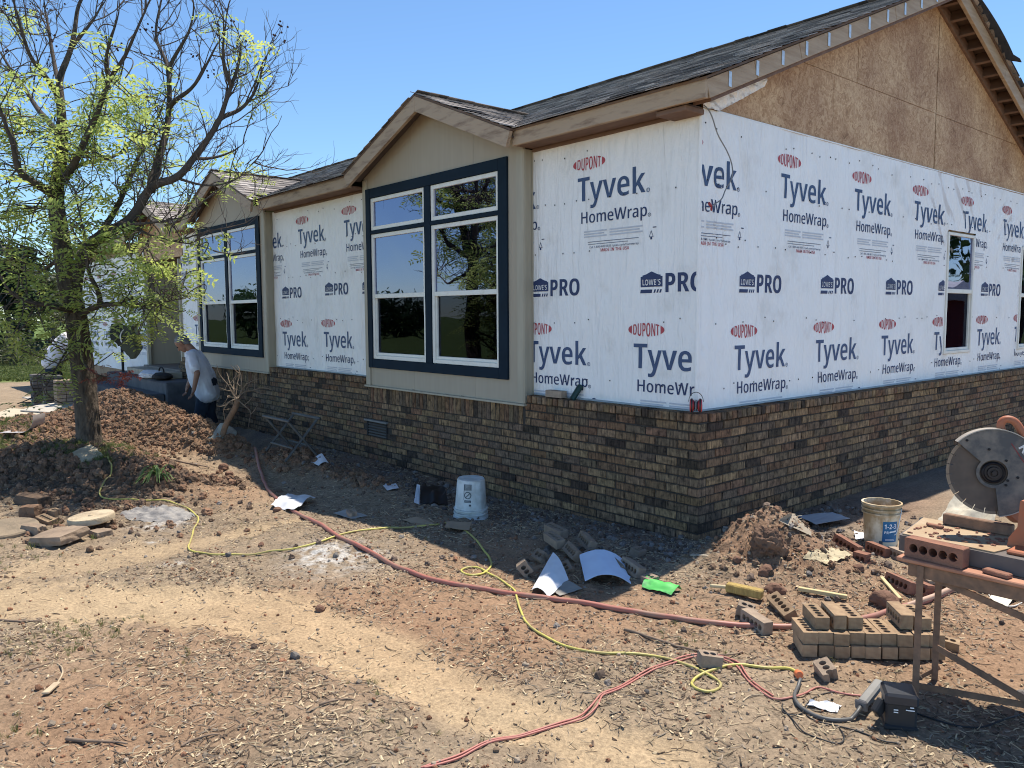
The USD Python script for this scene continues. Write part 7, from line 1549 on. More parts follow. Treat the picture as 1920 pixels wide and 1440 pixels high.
# cement crust on the soil
cs = (-3.475, -2.707)
nu = 44
U, V = np.meshgrid(np.linspace(-1, 1, nu), np.linspace(-1, 1, nu), indexing='ij')
rr = np.hypot(U, V) + 0.35 * (fbm(np.stack([U * 2, V * 2, U * 0], -1), 3, 4) - .5)
hh = np.clip(1 - rr, -0.15, 1) * 0.05 + 0.035 * (fbm(np.stack([U * 6, V * 6, U * 0 + 3], -1), 4, 6) - 0.5) * (rr < 1)
X_, Y_ = cs[0] + U * 0.34 - V * 0.10, cs[1] + V * 0.22 + U * 0.16
m_ = sheet(np.stack([X_, Y_, hfull(X_, Y_) + hh - 0.004], -1))
fk = (rr.ravel()[m_.faces] < 0.92).all(1); m_.update_faces(fk); m_.remove_unreferenced_vertices()
solo('cement_crust', m_, mat('wet_cement', (0.30, 0.28, 0.26), 0.85, color2=(0.15, 0.14, 0.135), scale=14, bump=0.6, bscale=60), 'grey hardened cement spill on the soil under the yellow hose', 'cement spill', smooth=True)

# ---------------------------------------------------------------- trestle by the wall
tz = gz((-4.405, -1.127)); tp0 = np.array((-4.467, -1.116))
th = thing('folding_trestle', 'grey metal folding trestle standing in the shade by the brick wall', 'trestle')
pipe_m = mat('grey_pipe_paint', (0.11, 0.113, 0.108), 0.55, color2=(0.07, 0.07, 0.067), scale=12, metal=0.3)
ux, uy = np.array([1.0, 0.02, 0]), np.array([0, 1.0, 0])
o3 = np.array([tp0[0] - 0.05, tp0[1] + 0.08, tz])
def tp_(a, b, c): return o3 + ux * a + uy * b + np.array([0, 0, c])
H_ = 0.42
for b, nm in ((-0.20, 'front'), (0.18, 'back')):
    part('frame', cat(tube(np.array([tp_(-0.27, b, 0), tp_(-0.27, -b * 0.9, H_)]), 0.014, 8), ), pipe_m, th, smooth=True)
    part('frame', tube(np.array([tp_(0.27, b, 0), tp_(0.27, -b * 0.9, H_)]), 0.014, 8), pipe_m, th, smooth=True)
    part('top_rail', tube(np.array([tp_(-0.31, -b * 0.9, H_), tp_(0.31, -b * 0.9, H_)]), 0.016, 8), pipe_m, th, smooth=True)
    part('cross_bar', tube(np.array([tp_(-0.25, b * 0.55, 0.13), tp_(0.27, b * 0.55, 0.13)]), 0.012, 8), pipe_m, th, smooth=True)

# uprooted shrub beside the man
ur = thing('uprooted_shrub', 'uprooted shrub with bare pale branches by the trench, beside the stooping man', 'shrub')
uc = np.array([*(-5.895, -1.207), 0.0]); uc = np.array([uc[0] + 0.25, uc[1] - 0.05, gz(uc) + 0.15])
ru = np.random.default_rng(17)
part('root_clump', tube(smooth_path([uc + [-0.15, -.05, -0.25], uc + [-0.05, 0, 0.0], uc + [0.08, 0.03, 0.14], uc + [0.15, .04, 0.27]], 0.04), 0.035, 8), mat('root_bark', (0.22, 0.14, 0.09), 0.95, color2=(0.13, 0.09, 0.06), scale=16, bump=1.0), ur, smooth=True)
for k in range(13):
    a = uc + [0.14 + .03 * ru.normal(), .03, 0.27]; d = ru.normal(0, 1, 3) * [0.8, 0.5, 0.6] + [-0.25, 0, 0.7]; d /= np.linalg.norm(d); pts = [a]
    for j in range(6):
        d = d + ru.normal(0, 0.30, 3); d /= np.linalg.norm(d); pts.append(pts[-1] + d * ru.uniform(0.04, 0.11))
    ms = [tube(np.array(pts), np.linspace(0.008, 0.003, 7), 5)]
    for j in (2, 4):
        e_ = ru.normal(0, 1, 3) * [1, .6, .8] + [0, 0, .3]; e_ /= np.linalg.norm(e_)
        ms.append(tube(np.array([pts[j], pts[j] + e_ * 0.08, pts[j] + e_ * 0.15 + [0, 0, .02]]), [0.005, 0.004, 0.002], 4))
    part('branch', cat(*ms), mat('bare_branch', (0.27, 0.20, 0.14), 0.85, color2=(0.15, 0.11, 0.08), scale=18), ur, smooth=True)

# day lily clump
dl = (-4.344, -2.459)
pl = thing('lily_clump', 'pulled-up clump of green strap leaves on the soil right of the tree', 'plant', (*dl, gz(dl)))
rl = np.random.default_rng(21)
lilym = leaf_material('lily_leaves', (0.19, 0.29, 0.07), (0.10, 0.17, 0.045), 0.3)
for k in range(22):
    a = rl.uniform(-0.9, 0.9) - 0.55 + (math.pi if k % 6 == 0 else 0); L = rl.uniform(0.16, 0.36)
    s_ = np.linspace(0, 1, 8); arch = 0.11 * np.sin(np.pi * np.minimum(s_ * 1.15, 1)) * rl.uniform(0.4, 1.1)
    base = np.stack([np.cos(a) * L * s_, np.sin(a) * L * s_, 0.015 + arch], 1) + [rl.normal(0, .02), rl.normal(0, .02), 0]
    wv = 0.009 * (1 - s_ ** 3)[:, None] * np.array([-math.sin(a), math.cos(a), 0])
    part('strap_leaf', sheet(np.stack([base - wv, base + [0, 0, -.002], base + wv], 1)), lilym, pl, smooth=True)
part('root_ball', xf(trimesh.creation.icosphere(2, 0.05), tr(-0.02, 0.0, 0.02) @ np.diag([1.3, 1, .7, 1])), mat('pale_root', (0.40, 0.36, 0.30), 0.9, color2=(0.22, 0.18, 0.14), scale=30, bump=0.8), pl, smooth=True)

# jacket hung in the tree
jk = thing('hanging_jacket', 'dark olive jacket hung over a low branch of the tree', 'jacket')
jm = mat('olive_cloth', (0.060, 0.068, 0.048), 0.8, color2=(0.034, 0.038, 0.028), scale=7, bump=0.3, bscale=30)
ja = np.array((-5.325, -2.436, 1.598)); sx_ = rgt
def drape(w, h, off, lean, seed, m, nm, flat=0.35):
    n, k = 44, 34
    A, Z = np.meshgrid(np.linspace(0, 2 * math.pi, n), np.linspace(0, 1, k), indexing='ij')
    wid = w * (0.62 + 0.55 * np.sin(np.pi * np.minimum(Z * 0.75 + 0.12, 1))) * (1 - 0.75 * np.clip(Z - 0.72, 0, 1) * 3)
    fold = 1 + 0.22 * np.sin(A * 4 + Z * 3 + seed) * Z
    P = ja + off + sx_ * (wid * np.cos(A) * fold + lean * Z ** 1.5)[..., None] + np.cross(sx_, [0, 0, 1]) * (wid * flat * np.sin(A) * fold)[..., None] + np.array([0, 0, -1.0]) * (Z * h)[..., None]
    P = P + 0.035 * (fbm(P * 14 + seed, 3, 7) - 0.5)[..., None] * np.array([1.0, 1.0, 0.6])
    part(nm, sheet(P), m, jk, smooth=True)
drape(0.085, 0.33, sx_ * 0.045 + [0, 0, -.02], 0.035, 0.5, jm, 'body')
drape(0.075, 0.22, -sx_ * 0.07 + [0, 0, 0.0], 0.03, 2.0, mat('dark_cloth', (0.028, 0.030, 0.026), 0.85), 'sleeve')
drape(0.04, 0.25, sx_ * 0.115 + [0, 0, -0.0], 0.02, 3.5, mat('pale_olive_cloth', (0.15, 0.165, 0.12), 0.8, color2=(0.09, 0.10, 0.07), scale=6), 'hood')
part('cord', tube(smooth_path([ja + sx_ * .04 + [0, 0, -.06] - fwd * .09, ja + sx_ * .02 + [0, 0, -.12] - fwd * .12, ja + sx_ * .03 + [0, 0, -.19] - fwd * .12], 0.01), 0.006, 6), paper_m, jk, smooth=True)

# ---------------------------------------------------------------- steps, stacks and boards by the porch
step_m = mat('grey_concrete', (0.115, 0.115, 0.118), 0.9, color2=(0.065, 0.065, 0.068), scale=6, bump=0.5, bscale=50)
st = thing('concrete_steps', 'dark grey concrete steps up to the porch door, partly hidden by the dirt mound', 'steps')
part('landing', box(-13.9, -10.2, -0.56, -0.03, -0.4, 0.585, 0.02), step_m, st)
part('step', box(-13.9, -10.26, -0.92, -0.563, -0.4, 0.40, 0.02), step_m, st)
part('step', box(-13.9, -10.30, -1.28, -0.923, -0.4, 0.20, 0.02), step_m, st)
pl_ = thing('plank', 'tan plank lying along the porch edge above the concrete landing', 'plank')
part('board', box(-13.2, -10.9, -0.36, -0.06, 0.588, 0.70, 0.006), mat('tan_plank', (0.36, 0.31, 0.23), 0.8), pl_)
bgp = (-10.9, -0.42)
bs_ = thing('tool_bag', 'crumpled plastic bag and dark tool bag lying on the concrete landing', 'bag', (bgp[0], bgp[1], 0.59))
q_ = trimesh.creation.icosphere(3, 1.0); q_.vertices *= (1 + 0.35 * (fbm(q_.vertices * 2.5, 3, 3) - .5))[:, None]
part('plastic_bag', xf(q_, tr(-0.55, 0, 0.06) @ np.diag([0.36, 0.20, 0.08, 1])), mat('crumpled_white', (0.66, 0.66, 0.67), 0.45), bs_, smooth=False)
part('dark_bag', xf(q_, tr(0.05, 0.0, 0.06) @ np.diag([0.24, 0.16, 0.065, 1])), dark_m, bs_, smooth=True)
part('bag_handle', tube(smooth_path([(-.1, 0, .14), (-.05, 0, .2), (.1, 0, .2), (.16, 0, .13)], 0.03), 0.012, 6), dark_m, bs_, smooth=True)
post = solo('iron_post', box(-13.62, -13.57, -0.35, -0.31, 0.58, 1.45, 0.004), dark_m, 'thin dark upright post on the landing under the hanging jacket', 'post')
for k, (x, y, w, d, h, lab) in enumerate([((-13.95, -1.7, 0.705)[0], (-13.95, -1.7, 0.705)[1], 0.30, 0.34, 0.60, 'leftmost stack of dark blocks beyond the tree trunk'), ((-13.357, -1.622, 0.73)[0], (-13.357, -1.622, 0.73)[1], 0.22, 0.30, 0.60, 'middle stack of dark blocks beyond the tree trunk'), ((-12.877, -1.522, 0.748)[0], (-12.877, -1.522, 0.748)[1], 0.26, 0.32, 0.56, 'right stack of grey blocks just left of the tree trunk')]):
    sk_ = thing('block_stack', lab, 'block stack', (x, y, ground_z(x, y)))
    for r_ in range(int(h / 0.066)):
        for c_ in range(2):
            part('block', box(-w / 2, w / 2, -d / 2 + c_ * d / 2 + .004, -d / 2 + (c_ + 1) * d / 2 - .004, r_ * 0.066 + .002, r_ * 0.066 + 0.061, 0.005), cored_grey if k == 2 else mat('dark_block', (0.10, 0.09, 0.085), 0.9, rand=0.3), sk_)
bd = mat('weathered_sheet', (0.44, 0.40, 0.34), 0.85, color2=(0.33, 0.30, 0.26), scale=4)
slab_m = mat('pale_slab', (0.46, 0.40, 0.30), 0.95, color2=(0.36, 0.31, 0.23), scale=4, bump=0.4)
def flat_board(pts, z, t_, m, label, name='board', catg='board'):
    p_ = np.array(pts); c_ = p_.mean(0)
    return solo(name, xf(extrude(Polygon(p_), t_), tr(0, 0, z)), m, label, catg)
flat_board([(-12.514, -2.293), (-13.505, -1.776), (-13.034, -1.533), (-11.789, -1.956)], 0.05, 0.02, bd, 'light board with a shaded half lying on the ground left of the trunk')
flat_board([(-11.727, -2.993), (-13.308, -2.319), (-11.375, -1.607), (-9.953, -1.987), (-10.685, -2.425)], 0.012, 0.03, slab_m, 'pale concrete slab on the ground behind the dirt, left of the trunk', 'concrete_slab', 'slab')
flat_board([(-14.694, -1.912), (-14.623, -1.387), (-13.999, -1.468), (-13.978, -1.868)], 0.09, 0.02, bd, 'grey sheet lying in the shade below the block stacks')
flat_board([(-13.611, -1.756), (-13.399, -1.261), (-11.888, -1.411), (-12.4, -1.724)], 0.07, 0.02, bd, 'grey board in the shade between the slab and the block stacks')
flat_board([(-10.751, -2.119), (-11.035, -1.725), (-10.457, -1.803), (-10.18, -2.155)], 0.05, 0.06, slab_m, 'pale kerb stone just left of the tree trunk', 'kerb_stone', 'stone')
# curled sheet of metal
u, v = np.meshgrid(np.linspace(0, 1, 14), np.linspace(0, 1, 4), indexing='ij')
cp = np.array([*(-8.171, -2.9), 0.0]); cp[2] = gz(cp)
ang_ = np.clip(u - 0.42, 0, 1) / 0.58 * 1.75
hx = np.where(u < 0.42, u * 0.62, 0.26 + 0.17 * np.sin(ang_)); hz = np.where(u < 0.42, 0.01, 0.01 + 0.17 * (1 - np.cos(ang_)) * 1.1)
P_ = cp + rgt * (hx - 0.26)[..., None] + np.array([0, 0, 1.0]) * hz[..., None] + np.cross([0, 0, 1.0], rgt) * ((v - 0.5) * 0.26)[..., None]
solo('curled_sheet', sheet(P_, 0.003), mat('dull_sheet_metal', (0.46, 0.42, 0.40), 0.55, color2=(0.38, 0.34, 0.33), scale=5, metal=0.2), 'curled sheet of pale flashing standing on the soil at far left', 'sheet metal', smooth=50)

# shed-shaped stand-in added for an unknown red thing, seen only as a reflection
rs = thing('red_shed', 'added shed-shaped stand-in for an unknown red thing mirrored in the gable window', 'shed', (7.6, 17.5, 0), 0.15)
part('wall', box(-3.2, 3.2, -1.5, 1.5, -0.1, 2.0), mat('red_boards', (0.20, 0.025, 0.03), 0.7, color2=(0.14, 0.02, 0.025), scale=6, stretch=(8, 8, 0.4)), rs)
part('roof', xf(extrude(Polygon([(-1.75, 1.98), (1.75, 1.98), (0, 2.45)]), 6.8), tr(-3.4, 0, 0) @ np.array([[0, 0, 1, 0], [1, 0, 0, 0], [0, 1, 0, 0], [0, 0, 0, 1]], float)), mat('shed_roof', (0.5, 0.48, 0.45), 0.6), rs)
part('door', box(-0.6, 0.6, -1.54, -1.5, 0, 1.9, 0.01), mat('shed_door', (0.13, 0.018, 0.02), 0.7), rs)

# ---------------------------------------------------------------- people
def spheres_hull(pts, seg=14):
    ms = [manifold3d.Manifold.sphere(r, seg).translate([float(c) for c in p]) for p, r in pts]
    return manifold3d.Manifold.batch_hull(ms)


def join(parts_, edge=0.03, it=8):
    m = parts_[0]
    for p in parts_[1:]:
        m = m + p
    m = m.refine_to_length(edge)
    q = m.to_mesh(); t = trimesh.Trimesh(q.vert_properties[:, :3], q.tri_verts, process=True)
    trimesh.smoothing.filter_taubin(t, lamb=0.5, nu=0.53, iterations=it)
    return t


skin_m = mat('skin', (0.33, 0.17, 0.11), 0.55, color2=(0.25, 0.125, 0.08), scale=20, spec=0.35)
shirt_m = mat('white_shirt', (0.76, 0.74, 0.76), 0.85, color2=(0.62, 0.59, 0.61), scale=7, bump=0.35, bscale=14, bdist=0.02)
jean_m = mat('dark_denim', (0.030, 0.042, 0.060), 0.9, color2=(0.018, 0.024, 0.036), scale=12, bump=0.2)
hair_m = mat('grey_hair', (0.26, 0.25, 0.24), 0.8, color2=(0.12, 0.115, 0.11), scale=60)


def person(label, loc, face, scale, lean, head_down, arms, seed=0):
    """Joints in metres, x forward, y left, z up; lean bends the trunk at the hips."""
    t = thing('person', label, 'person')
    rz = math.atan2(face[1], face[0])
    M = tr(*loc) @ rot([0, 0, 1], rz) @ np.diag([scale, scale, scale, 1])
    cl, sl_ = math.cos(lean), math.sin(lean)
    def up(x, y, z):  # point of the trunk given upright coordinates about the hips
        z -= 0.90; return np.array([x * cl + z * sl_, y, 0.90 - x * sl_ + z * cl])
    hipL, hipR = np.array([0, 0.09, 0.90]), np.array([0, -0.09, 0.90])
    kneeL, kneeR = np.array([0.10, 0.12, 0.48]), np.array([0.02, -0.13, 0.48])
    ankL, ankR = np.array([0.05, 0.13, 0.08]), np.array([-0.10, -0.14, 0.08])
    chest, belly, neck0 = up(0.0, 0, 1.26), up(0.02, 0, 1.06), up(0.0, 0, 1.45)
    shL, shR = up(0, 0.185, 1.40), up(0, -0.185, 1.40)
    nd = lean + head_down * 0.5
    neck1 = neck0 + 0.09 * np.array([math.sin(nd), 0, math.cos(nd)])
    hd = lean + head_down
    hc = neck1 + 0.105 * np.array([math.sin(hd), 0, math.cos(hd)]) + 0.02 * np.array([math.cos(hd), 0, -math.sin(hd)])
    fx, fz = np.array([math.cos(hd), 0, -math.sin(hd)]), np.array([math.sin(hd), 0, math.cos(hd)])
    fy = np.array([0, 1.0, 0])
    H = lambda *p: spheres_hull(p)
    torso = [H((hipL, .11), (hipR, .11), (up(0, .07, 1.05), .12), (up(0, -.07, 1.05), .12)), H((up(0, .08, 1.05), .115), (up(0, -.08, 1.05), .115), (up(0.01, .10, 1.27), .115), (up(0.01, -.10, 1.27), .115)),
             H((up(0.01, .10, 1.27), .112), (up(0.01, -.10, 1.27), .112), (up(0, .14, 1.39), .075), (up(0, -.14, 1.39), .075)), H((neck0, .07), (neck1, .058))]
    head = [H((hc + fz * .03, .088), (hc + fz * .03 - fx * .03, .092), (hc - fz * .035 + fx * .03, .066)), H((hc - fz * .055 + fx * .045, .050), (hc - fz * .085 + fx * .062, .030), (hc - fz * .04, .06)),
            H((neck1, .055), (hc - fz * .03 - fx * .02, .062)), H((hc + fx * .088 + fz * .012, .010), (hc + fx * .108 - fz * .022, .015), (hc + fx * .085 - fz * .026, .016))]
    for s in (1, -1):
        head.append(H((hc + fy * s * .088 - fx * .012 + fz * .012, .018), (hc + fy * s * .086 - fx * .010 - fz * .022, .012)))
    legs = [H((hipL, .105), (kneeL, .062)), H((kneeL, .060), (ankL, .040)), H((hipR, .105), (kneeR, .062)), H((kneeR, .060), (ankR, .040))]
    feet = [H((ankL + [-.03, 0, -.035], .042), (ankL + [.13, .01, -.045], .034)), H((ankR + [-.03, 0, -.035], .042), (ankR + [.13, -.01, -.045], .034))]
    arm, sleeves, hands = [], [], []
    for (sh, el, wr, hdir) in ((shL, *arms[0]), (shR, *arms[1])):
        el, wr, hdir = np.array(el), np.array(wr), np.array(hdir, float); hdir /= np.linalg.norm(hdir)
        arm += [H((sh, .056), (el, .043)), H((el, .042), (wr, .029))]
        sleeves.append(H((sh, .080), (sh + (el - sh) * 0.72, .072)))
        side = np.cross(hdir, [0.3, 0.2, 1.0]); side /= np.linalg.norm(side); nrm = np.cross(side, hdir)
        pc_ = wr + hdir * 0.055
        arm.append(H((wr, .027), (pc_ + side * .022, .016), (pc_ - side * .022, .016), (pc_ + hdir * .03 + side * .026, .013), (pc_ + hdir * .03 - side * .026, .013)))
        for k, (o_, L_f) in enumerate(((-.028, .062), (-.009, .076), (.010, .072), (.028, .056))):
            b0 = pc_ + hdir * .032 + side * o_; b1 = b0 + hdir * L_f * .5 + nrm * .008; b2 = b1 + hdir * L_f * .38 + nrm * .026
            hands += [H((b0, .010), (b1, .0095)), H((b1, .0095), (b2, .008))]
        t0 = wr + hdir * .02 - side * .022; t1 = t0 - side * .026 + hdir * .03 + nrm * .010; t2 = t1 + hdir * .030 + nrm * .012
        hands += [H((t0, .013), (t1, .011)), H((t1, .011), (t2, .009))]
    body = join(torso + head + legs + arm + hands, 0.022, 6)
    part('body', xf(body, M), skin_m, t, smooth=True)
    shirt = join([H((hipL + [0, .03, -.10], .150), (hipR + [0, -.03, -.10], .150), (up(0.03, .08, 1.06), .175), (up(0.03, -.08, 1.06), .175)), H((up(0.03, .08, 1.06), .172), (up(0.03, -.08, 1.06), .172), (up(0.01, .11, 1.27), .135), (up(0.01, -.11, 1.27), .135)),
                  H((up(0.01, .11, 1.27), .132), (up(0.01, -.11, 1.27), .132), (up(0, .15, 1.40), .082), (up(0, -.15, 1.40), .082), (neck0 - fz * .02, .075))] + sleeves, 0.022, 5)
    n_ = shirt.vertex_normals; w_ = fbm(shirt.vertices * np.array([9, 9, 3.5]) + seed, 3, seed) - 0.5
    shirt.vertices = shirt.vertices + n_ * (w_ * 0.045)[:, None]
    part('shirt', xf(shirt, M), shirt_m, t, smooth=True)
    jeans = join([H((hipL, .125), (hipR, .125), (hipL + [0, 0, .06], .12), (hipR + [0, 0, .06], .12)), H((hipL, .125), (kneeL, .085)), H((kneeL, .085), (ankL + [0, 0, .0], .066)), H((hipR, .125), (kneeR, .085)), H((kneeR, .085), (ankR, .066))], 0.03, 5)
    part('jeans', xf(jeans, M), jean_m, t, smooth=True)
    part('shoe', xf(join([feet[0]], .03, 3), M @ np.eye(4)), mat('work_boot', (0.20, 0.15, 0.10), 0.8), t, smooth=True)
    part('shoe', xf(join([feet[1]], .03, 3), M), mat('work_boot', (0.20, 0.15, 0.10), 0.8), t, smooth=True)
    hair = join([H((hc + fz * .042 - fx * .018, .093), (hc + fz * .03 - fx * .038, .092), (hc - fz * .02 - fx * .05, .070))], 0.02, 4)
    part('hair', xf(hair, M), hair_m, t, smooth=True)
    for s in (1, -1):
        part('eye', xf(xf(trimesh.creation.icosphere(1, 0.010), tr(*(hc + fx * .086 + fy * s * .030 + fz * .012))), M), dark_m, t, smooth=True)
        part('eyebrow', xf(H_box(hc + fx * .090 + fy * s * .030 + fz * .030, fy, .016), M), hair_m, t)
    part('mouth', xf(H_box(hc + fx * .092 - fz * .055, fy, .020), M), mat('lips', (0.20, 0.08, 0.06), 0.6), t)
    return t


def H_box(c, d, h):
    return beam(c - d * h, c + d * h, 0.008, 0.007, b=0.002)


mp = (-8.95, -0.44)
mg = ground_z(*mp)
fdir = -rgt * 0.96 - fwd * 0.12
person('stooping man in a white t-shirt and dark jeans standing in the trench by the wall', (mp[0] + rgt[0] * 0.20, mp[1] + rgt[1] * 0.20 - 0.08, mg - 0.02), fdir, (1.275 - mg) / 1.535, 0.36, 0.50,
       [((0.06, 0.33, 1.12), (0.12, 0.31, 0.88), (0.35, 0, -1)), ((0.28, -0.30, 1.10), (0.36, -0.26, 0.88), (0.25, 0.1, -1))], seed=1)
gl_ = None
p2 = (-13.92, -1.27)
person('second worker in a white shirt bending behind the tree trunk', (p2[0] - 0.30, p2[1] - 0.20, ground_z(*p2)), rgt * 0.9 + fwd * 0.3, 0.98, 0.62, 0.2,
       [((0.50, 0.22, 1.12), (0.62, 0.16, 0.92), (0.5, 0, -1)), ((0.45, -0.24, 1.05), (0.60, -0.2, 0.85), (0.5, 0, -1))], seed=5)

# ---------------------------------------------------------------- crumbs, chips, straw and grass on the ground
rd = np.random.default_rng(33)


def blob(seed, sub=1, amp=0.5):
    q = trimesh.creation.icosphere(sub, 1.0); r = np.random.default_rng(seed)
    q.vertices = q.vertices * (1 + amp * (fbm(q.vertices * 1.7 + seed * 3.1, 2, seed) - 0.5)[:, None] * 2) * r.uniform(0.7, 1.15, 3)
    return q


def ground_normal_free(P, sink):
    return np.column_stack([P, hfull(P[:, 0], P[:, 1]) + sink])


def spread(n, box_, fall, keep):
    x = rd.uniform(box_[0], box_[1], n); y = rd.uniform(box_[2], box_[3], n)
    d = np.hypot(x - 1.8, y + 3.2)
    M = masks(x, y)
    ok = (rd.random(n) < np.minimum(1, (fall / np.maximum(d, 0.5)) ** 1.5)) & (rd.random(n) < keep(x, y, M)) & ~((x < 0.02) & (y > -0.02))
    return np.column_stack([x[ok], y[ok]])


clod_cols = [mat('crumb_brown', (0.28, 0.19, 0.12), 0.95, color2=(0.17, 0.115, 0.075), scale=30, rand=0.35), mat('crumb_red', (0.25, 0.125, 0.07), 0.95, color2=(0.15, 0.075, 0.045), scale=30, rand=0.3), mat('crumb_grey', (0.34, 0.27, 0.20), 0.95, color2=(0.20, 0.16, 0.12), scale=30, rand=0.35)]
patch = lambda x, y: np.clip((n2(x, y, 1.7, 3, 41) - 0.33) * 3.2, 0.12, 1)
P = spread(190000, (-7.5, 3.2, -4.7, 1.6), 3.0, lambda x, y, M: 0.34 * (1 - 0.90 * M[0]) * patch(x, y) + 0.02)
S = 0.0024 + 0.0075 * rd.random(len(P)) ** 3.0 + 0.010 * (rd.random(len(P)) < 0.012)
cl_p = [blob(s, 1) for s in range(6)]
scatter('soil_crumbs', None, cl_p, clod_cols, ground_normal_free(P, 0.0) + np.array([0, 0, 1]) * (S * 0.35)[:, None], rd.integers(0, 6, len(P)), S, rand_quats(len(P), rd, 1.0), 'loose crumbs of soil and grit strewn over the trampled ground', 'soil', smooth=False)
# clods on the mounds
def off_lines(x, y):
    a = segdist(x, y, h2[::3] + [h2[-1]], [0.07] * (len(h2[::3]) + 1)); b = np.hypot(x - cs[0], y - cs[1]) / 0.33; c = segdist(x, y, h1[::2], [0.07] * len(h1[::2]))
    return (a > 1) & (b > 1) & (c > 1)
Pm = spread(330000, (-10.6, 2.2, -3.9, 0.9), 30, lambda x, y, M: np.clip(M[1] * 0.55 + M[2] * 0.30, 0, 1) * 0.8 * off_lines(x, y))
Sm = 0.0055 + 0.040 * rd.random(len(Pm)) ** 5.0
far_ = np.hypot(Pm[:, 0] - 1, Pm[:, 1] + 3) > 4
k_ = far_ | (rd.random(len(Pm)) < 0.5)
Pm, Sm, far_ = Pm[k_], Sm[k_], far_[k_]
Sm = np.where(far_, Sm * 1.0, Sm * 0.60)
k_ = rd.random(len(Pm)) < 0.62
Pm, Sm = Pm[k_], Sm[k_]
mound_c = [mat('clod_red_brown', (0.29, 0.175, 0.108), 0.95, color2=(0.14, 0.075, 0.048), scale=14, bump=0.6, bscale=60, rand=0.3), mat('clod_brown', (0.24, 0.155, 0.10), 0.95, color2=(0.10, 0.066, 0.045), scale=14, bump=0.6, bscale=60, rand=0.35)]
scatter('mound_clods', None, [blob(20 + s, 2, 0.75) for s in range(6)], mound_c, ground_normal_free(Pm, 0.0) + np.array([0, 0, 1]) * (Sm * 0.3)[:, None], rd.integers(0, 6, len(Pm)), Sm, rand_quats(len(Pm), rd, 1.0), 'clods covering the heaps of dug earth', 'soil', smooth=False)
Pr = spread(90000, (-6.5, 2.6, -3.2, 1.9), 4.5, lambda x, y, M: np.clip(0.85 * M[5] + 0.07 * ss(n2(x, y, 1.1, 3, 51), 0.4, 0.68), 0, 1) * 0.55 * (1 - 0.9 * M[0]))
Sr = 0.004 + 0.022 * rd.random(len(Pr)) ** 4.0
scatter('rubble', None, [blob(40 + s, 1, 0.75) for s in range(5)], [mat('rubble_dark', (0.16, 0.115, 0.085), 0.95, color2=(0.085, 0.062, 0.05), scale=20, rand=0.4), mat('rubble_grey', (0.22, 0.195, 0.175), 0.95, color2=(0.12, 0.105, 0.095), scale=20, rand=0.4)], ground_normal_free(Pr, 0.0) + np.array([0, 0, 1]) * (Sr * 0.3)[:, None], rd.integers(0, 5, len(Pr)), Sr, rand_quats(len(Pr), rd, 1.0), 'mortar crumbs and dark soil lumps along the foot of the brick wall', 'rubble')
# straw, bark and wood chips


def chip(L, W, T, bend, seed):
    r = np.random.default_rng(seed); n = 4
    s = np.linspace(-0.5, 0.5, n + 1)
    c = np.stack([s * L, 0.15 * L * bend * (s * 2) ** 2, T * 0.8 * np.abs(np.sin(s * 3 + seed)) + 0.05 * L * bend * s ** 2], 1)
    w = W * (1 - 0.5 * np.abs(s * 2) ** 2 * r.random()) / 2
    V = []
    for i in range(n + 1):
        V += [c[i] + [0, w[i], 0], c[i] + [0, 0, T], c[i] + [0, -w[i], 0]]
    F = []
    for i in range(n):
        a = i * 3
        for k in range(2):
            F += [[a + k, a + k + 1, a + 3 + k], [a + k + 1, a + 4 + k, a + 3 + k]]
    F = np.array(F)
    return trimesh.Trimesh(np.array(V), F[:, ::-1], process=False)


chips = [chip(0.05, 0.0042, 0.0022, 0.5, 1), chip(0.07, 0.0030, 0.0020, -0.7, 2), chip(0.028, 0.009, 0.003, 0.3, 3), chip(0.020, 0.011, 0.003, 0.2, 4), chip(0.040, 0.006, 0.003, -0.4, 5), chip(0.09, 0.0032, 0.0022, 0.9, 6)]
chip_cols = [mat('straw', (0.56, 0.45, 0.29), 0.85, color2=(0.38, 0.29, 0.18), scale=20, rand=0.35), mat('dark_chip', (0.13, 0.088, 0.058), 0.9, color2=(0.075, 0.052, 0.038), scale=20, rand=0.35), mat('grey_chip', (0.34, 0.27, 0.20), 0.9, color2=(0.22, 0.175, 0.13), scale=20, rand=0.3)]
P = spread(300000, (-7.5, 3.2, -4.7, 1.6), 3.0, lambda x, y, M: 0.50 * (1 - 0.93 * M[0]) * patch(x + 3, y) * (1 - 0.6 * M[1]) + 0.012)
S = rd.uniform(0.45, 1.15, len(P))
for k, (mm, share) in enumerate(zip(chip_cols, (0.42, 0.32, 0.26))):
    lo, hi = (0, .42) if k == 0 else (.42, .74) if k == 1 else (.74, 1.0)
    a, b = int(lo * len(P)), int(hi * len(P))
    scatter('wood_chips', None, chips, [mm], ground_normal_free(P[a:b], 0.0015), rd.integers(0, 6, b - a), S[a:b], rand_quats(b - a, rd, 0.28), ['pale straw and fibres scattered over the trampled soil', 'dark bark crumbs scattered over the trampled soil', 'grey-brown wood chips scattered over the trampled soil'][k], 'wood chips')
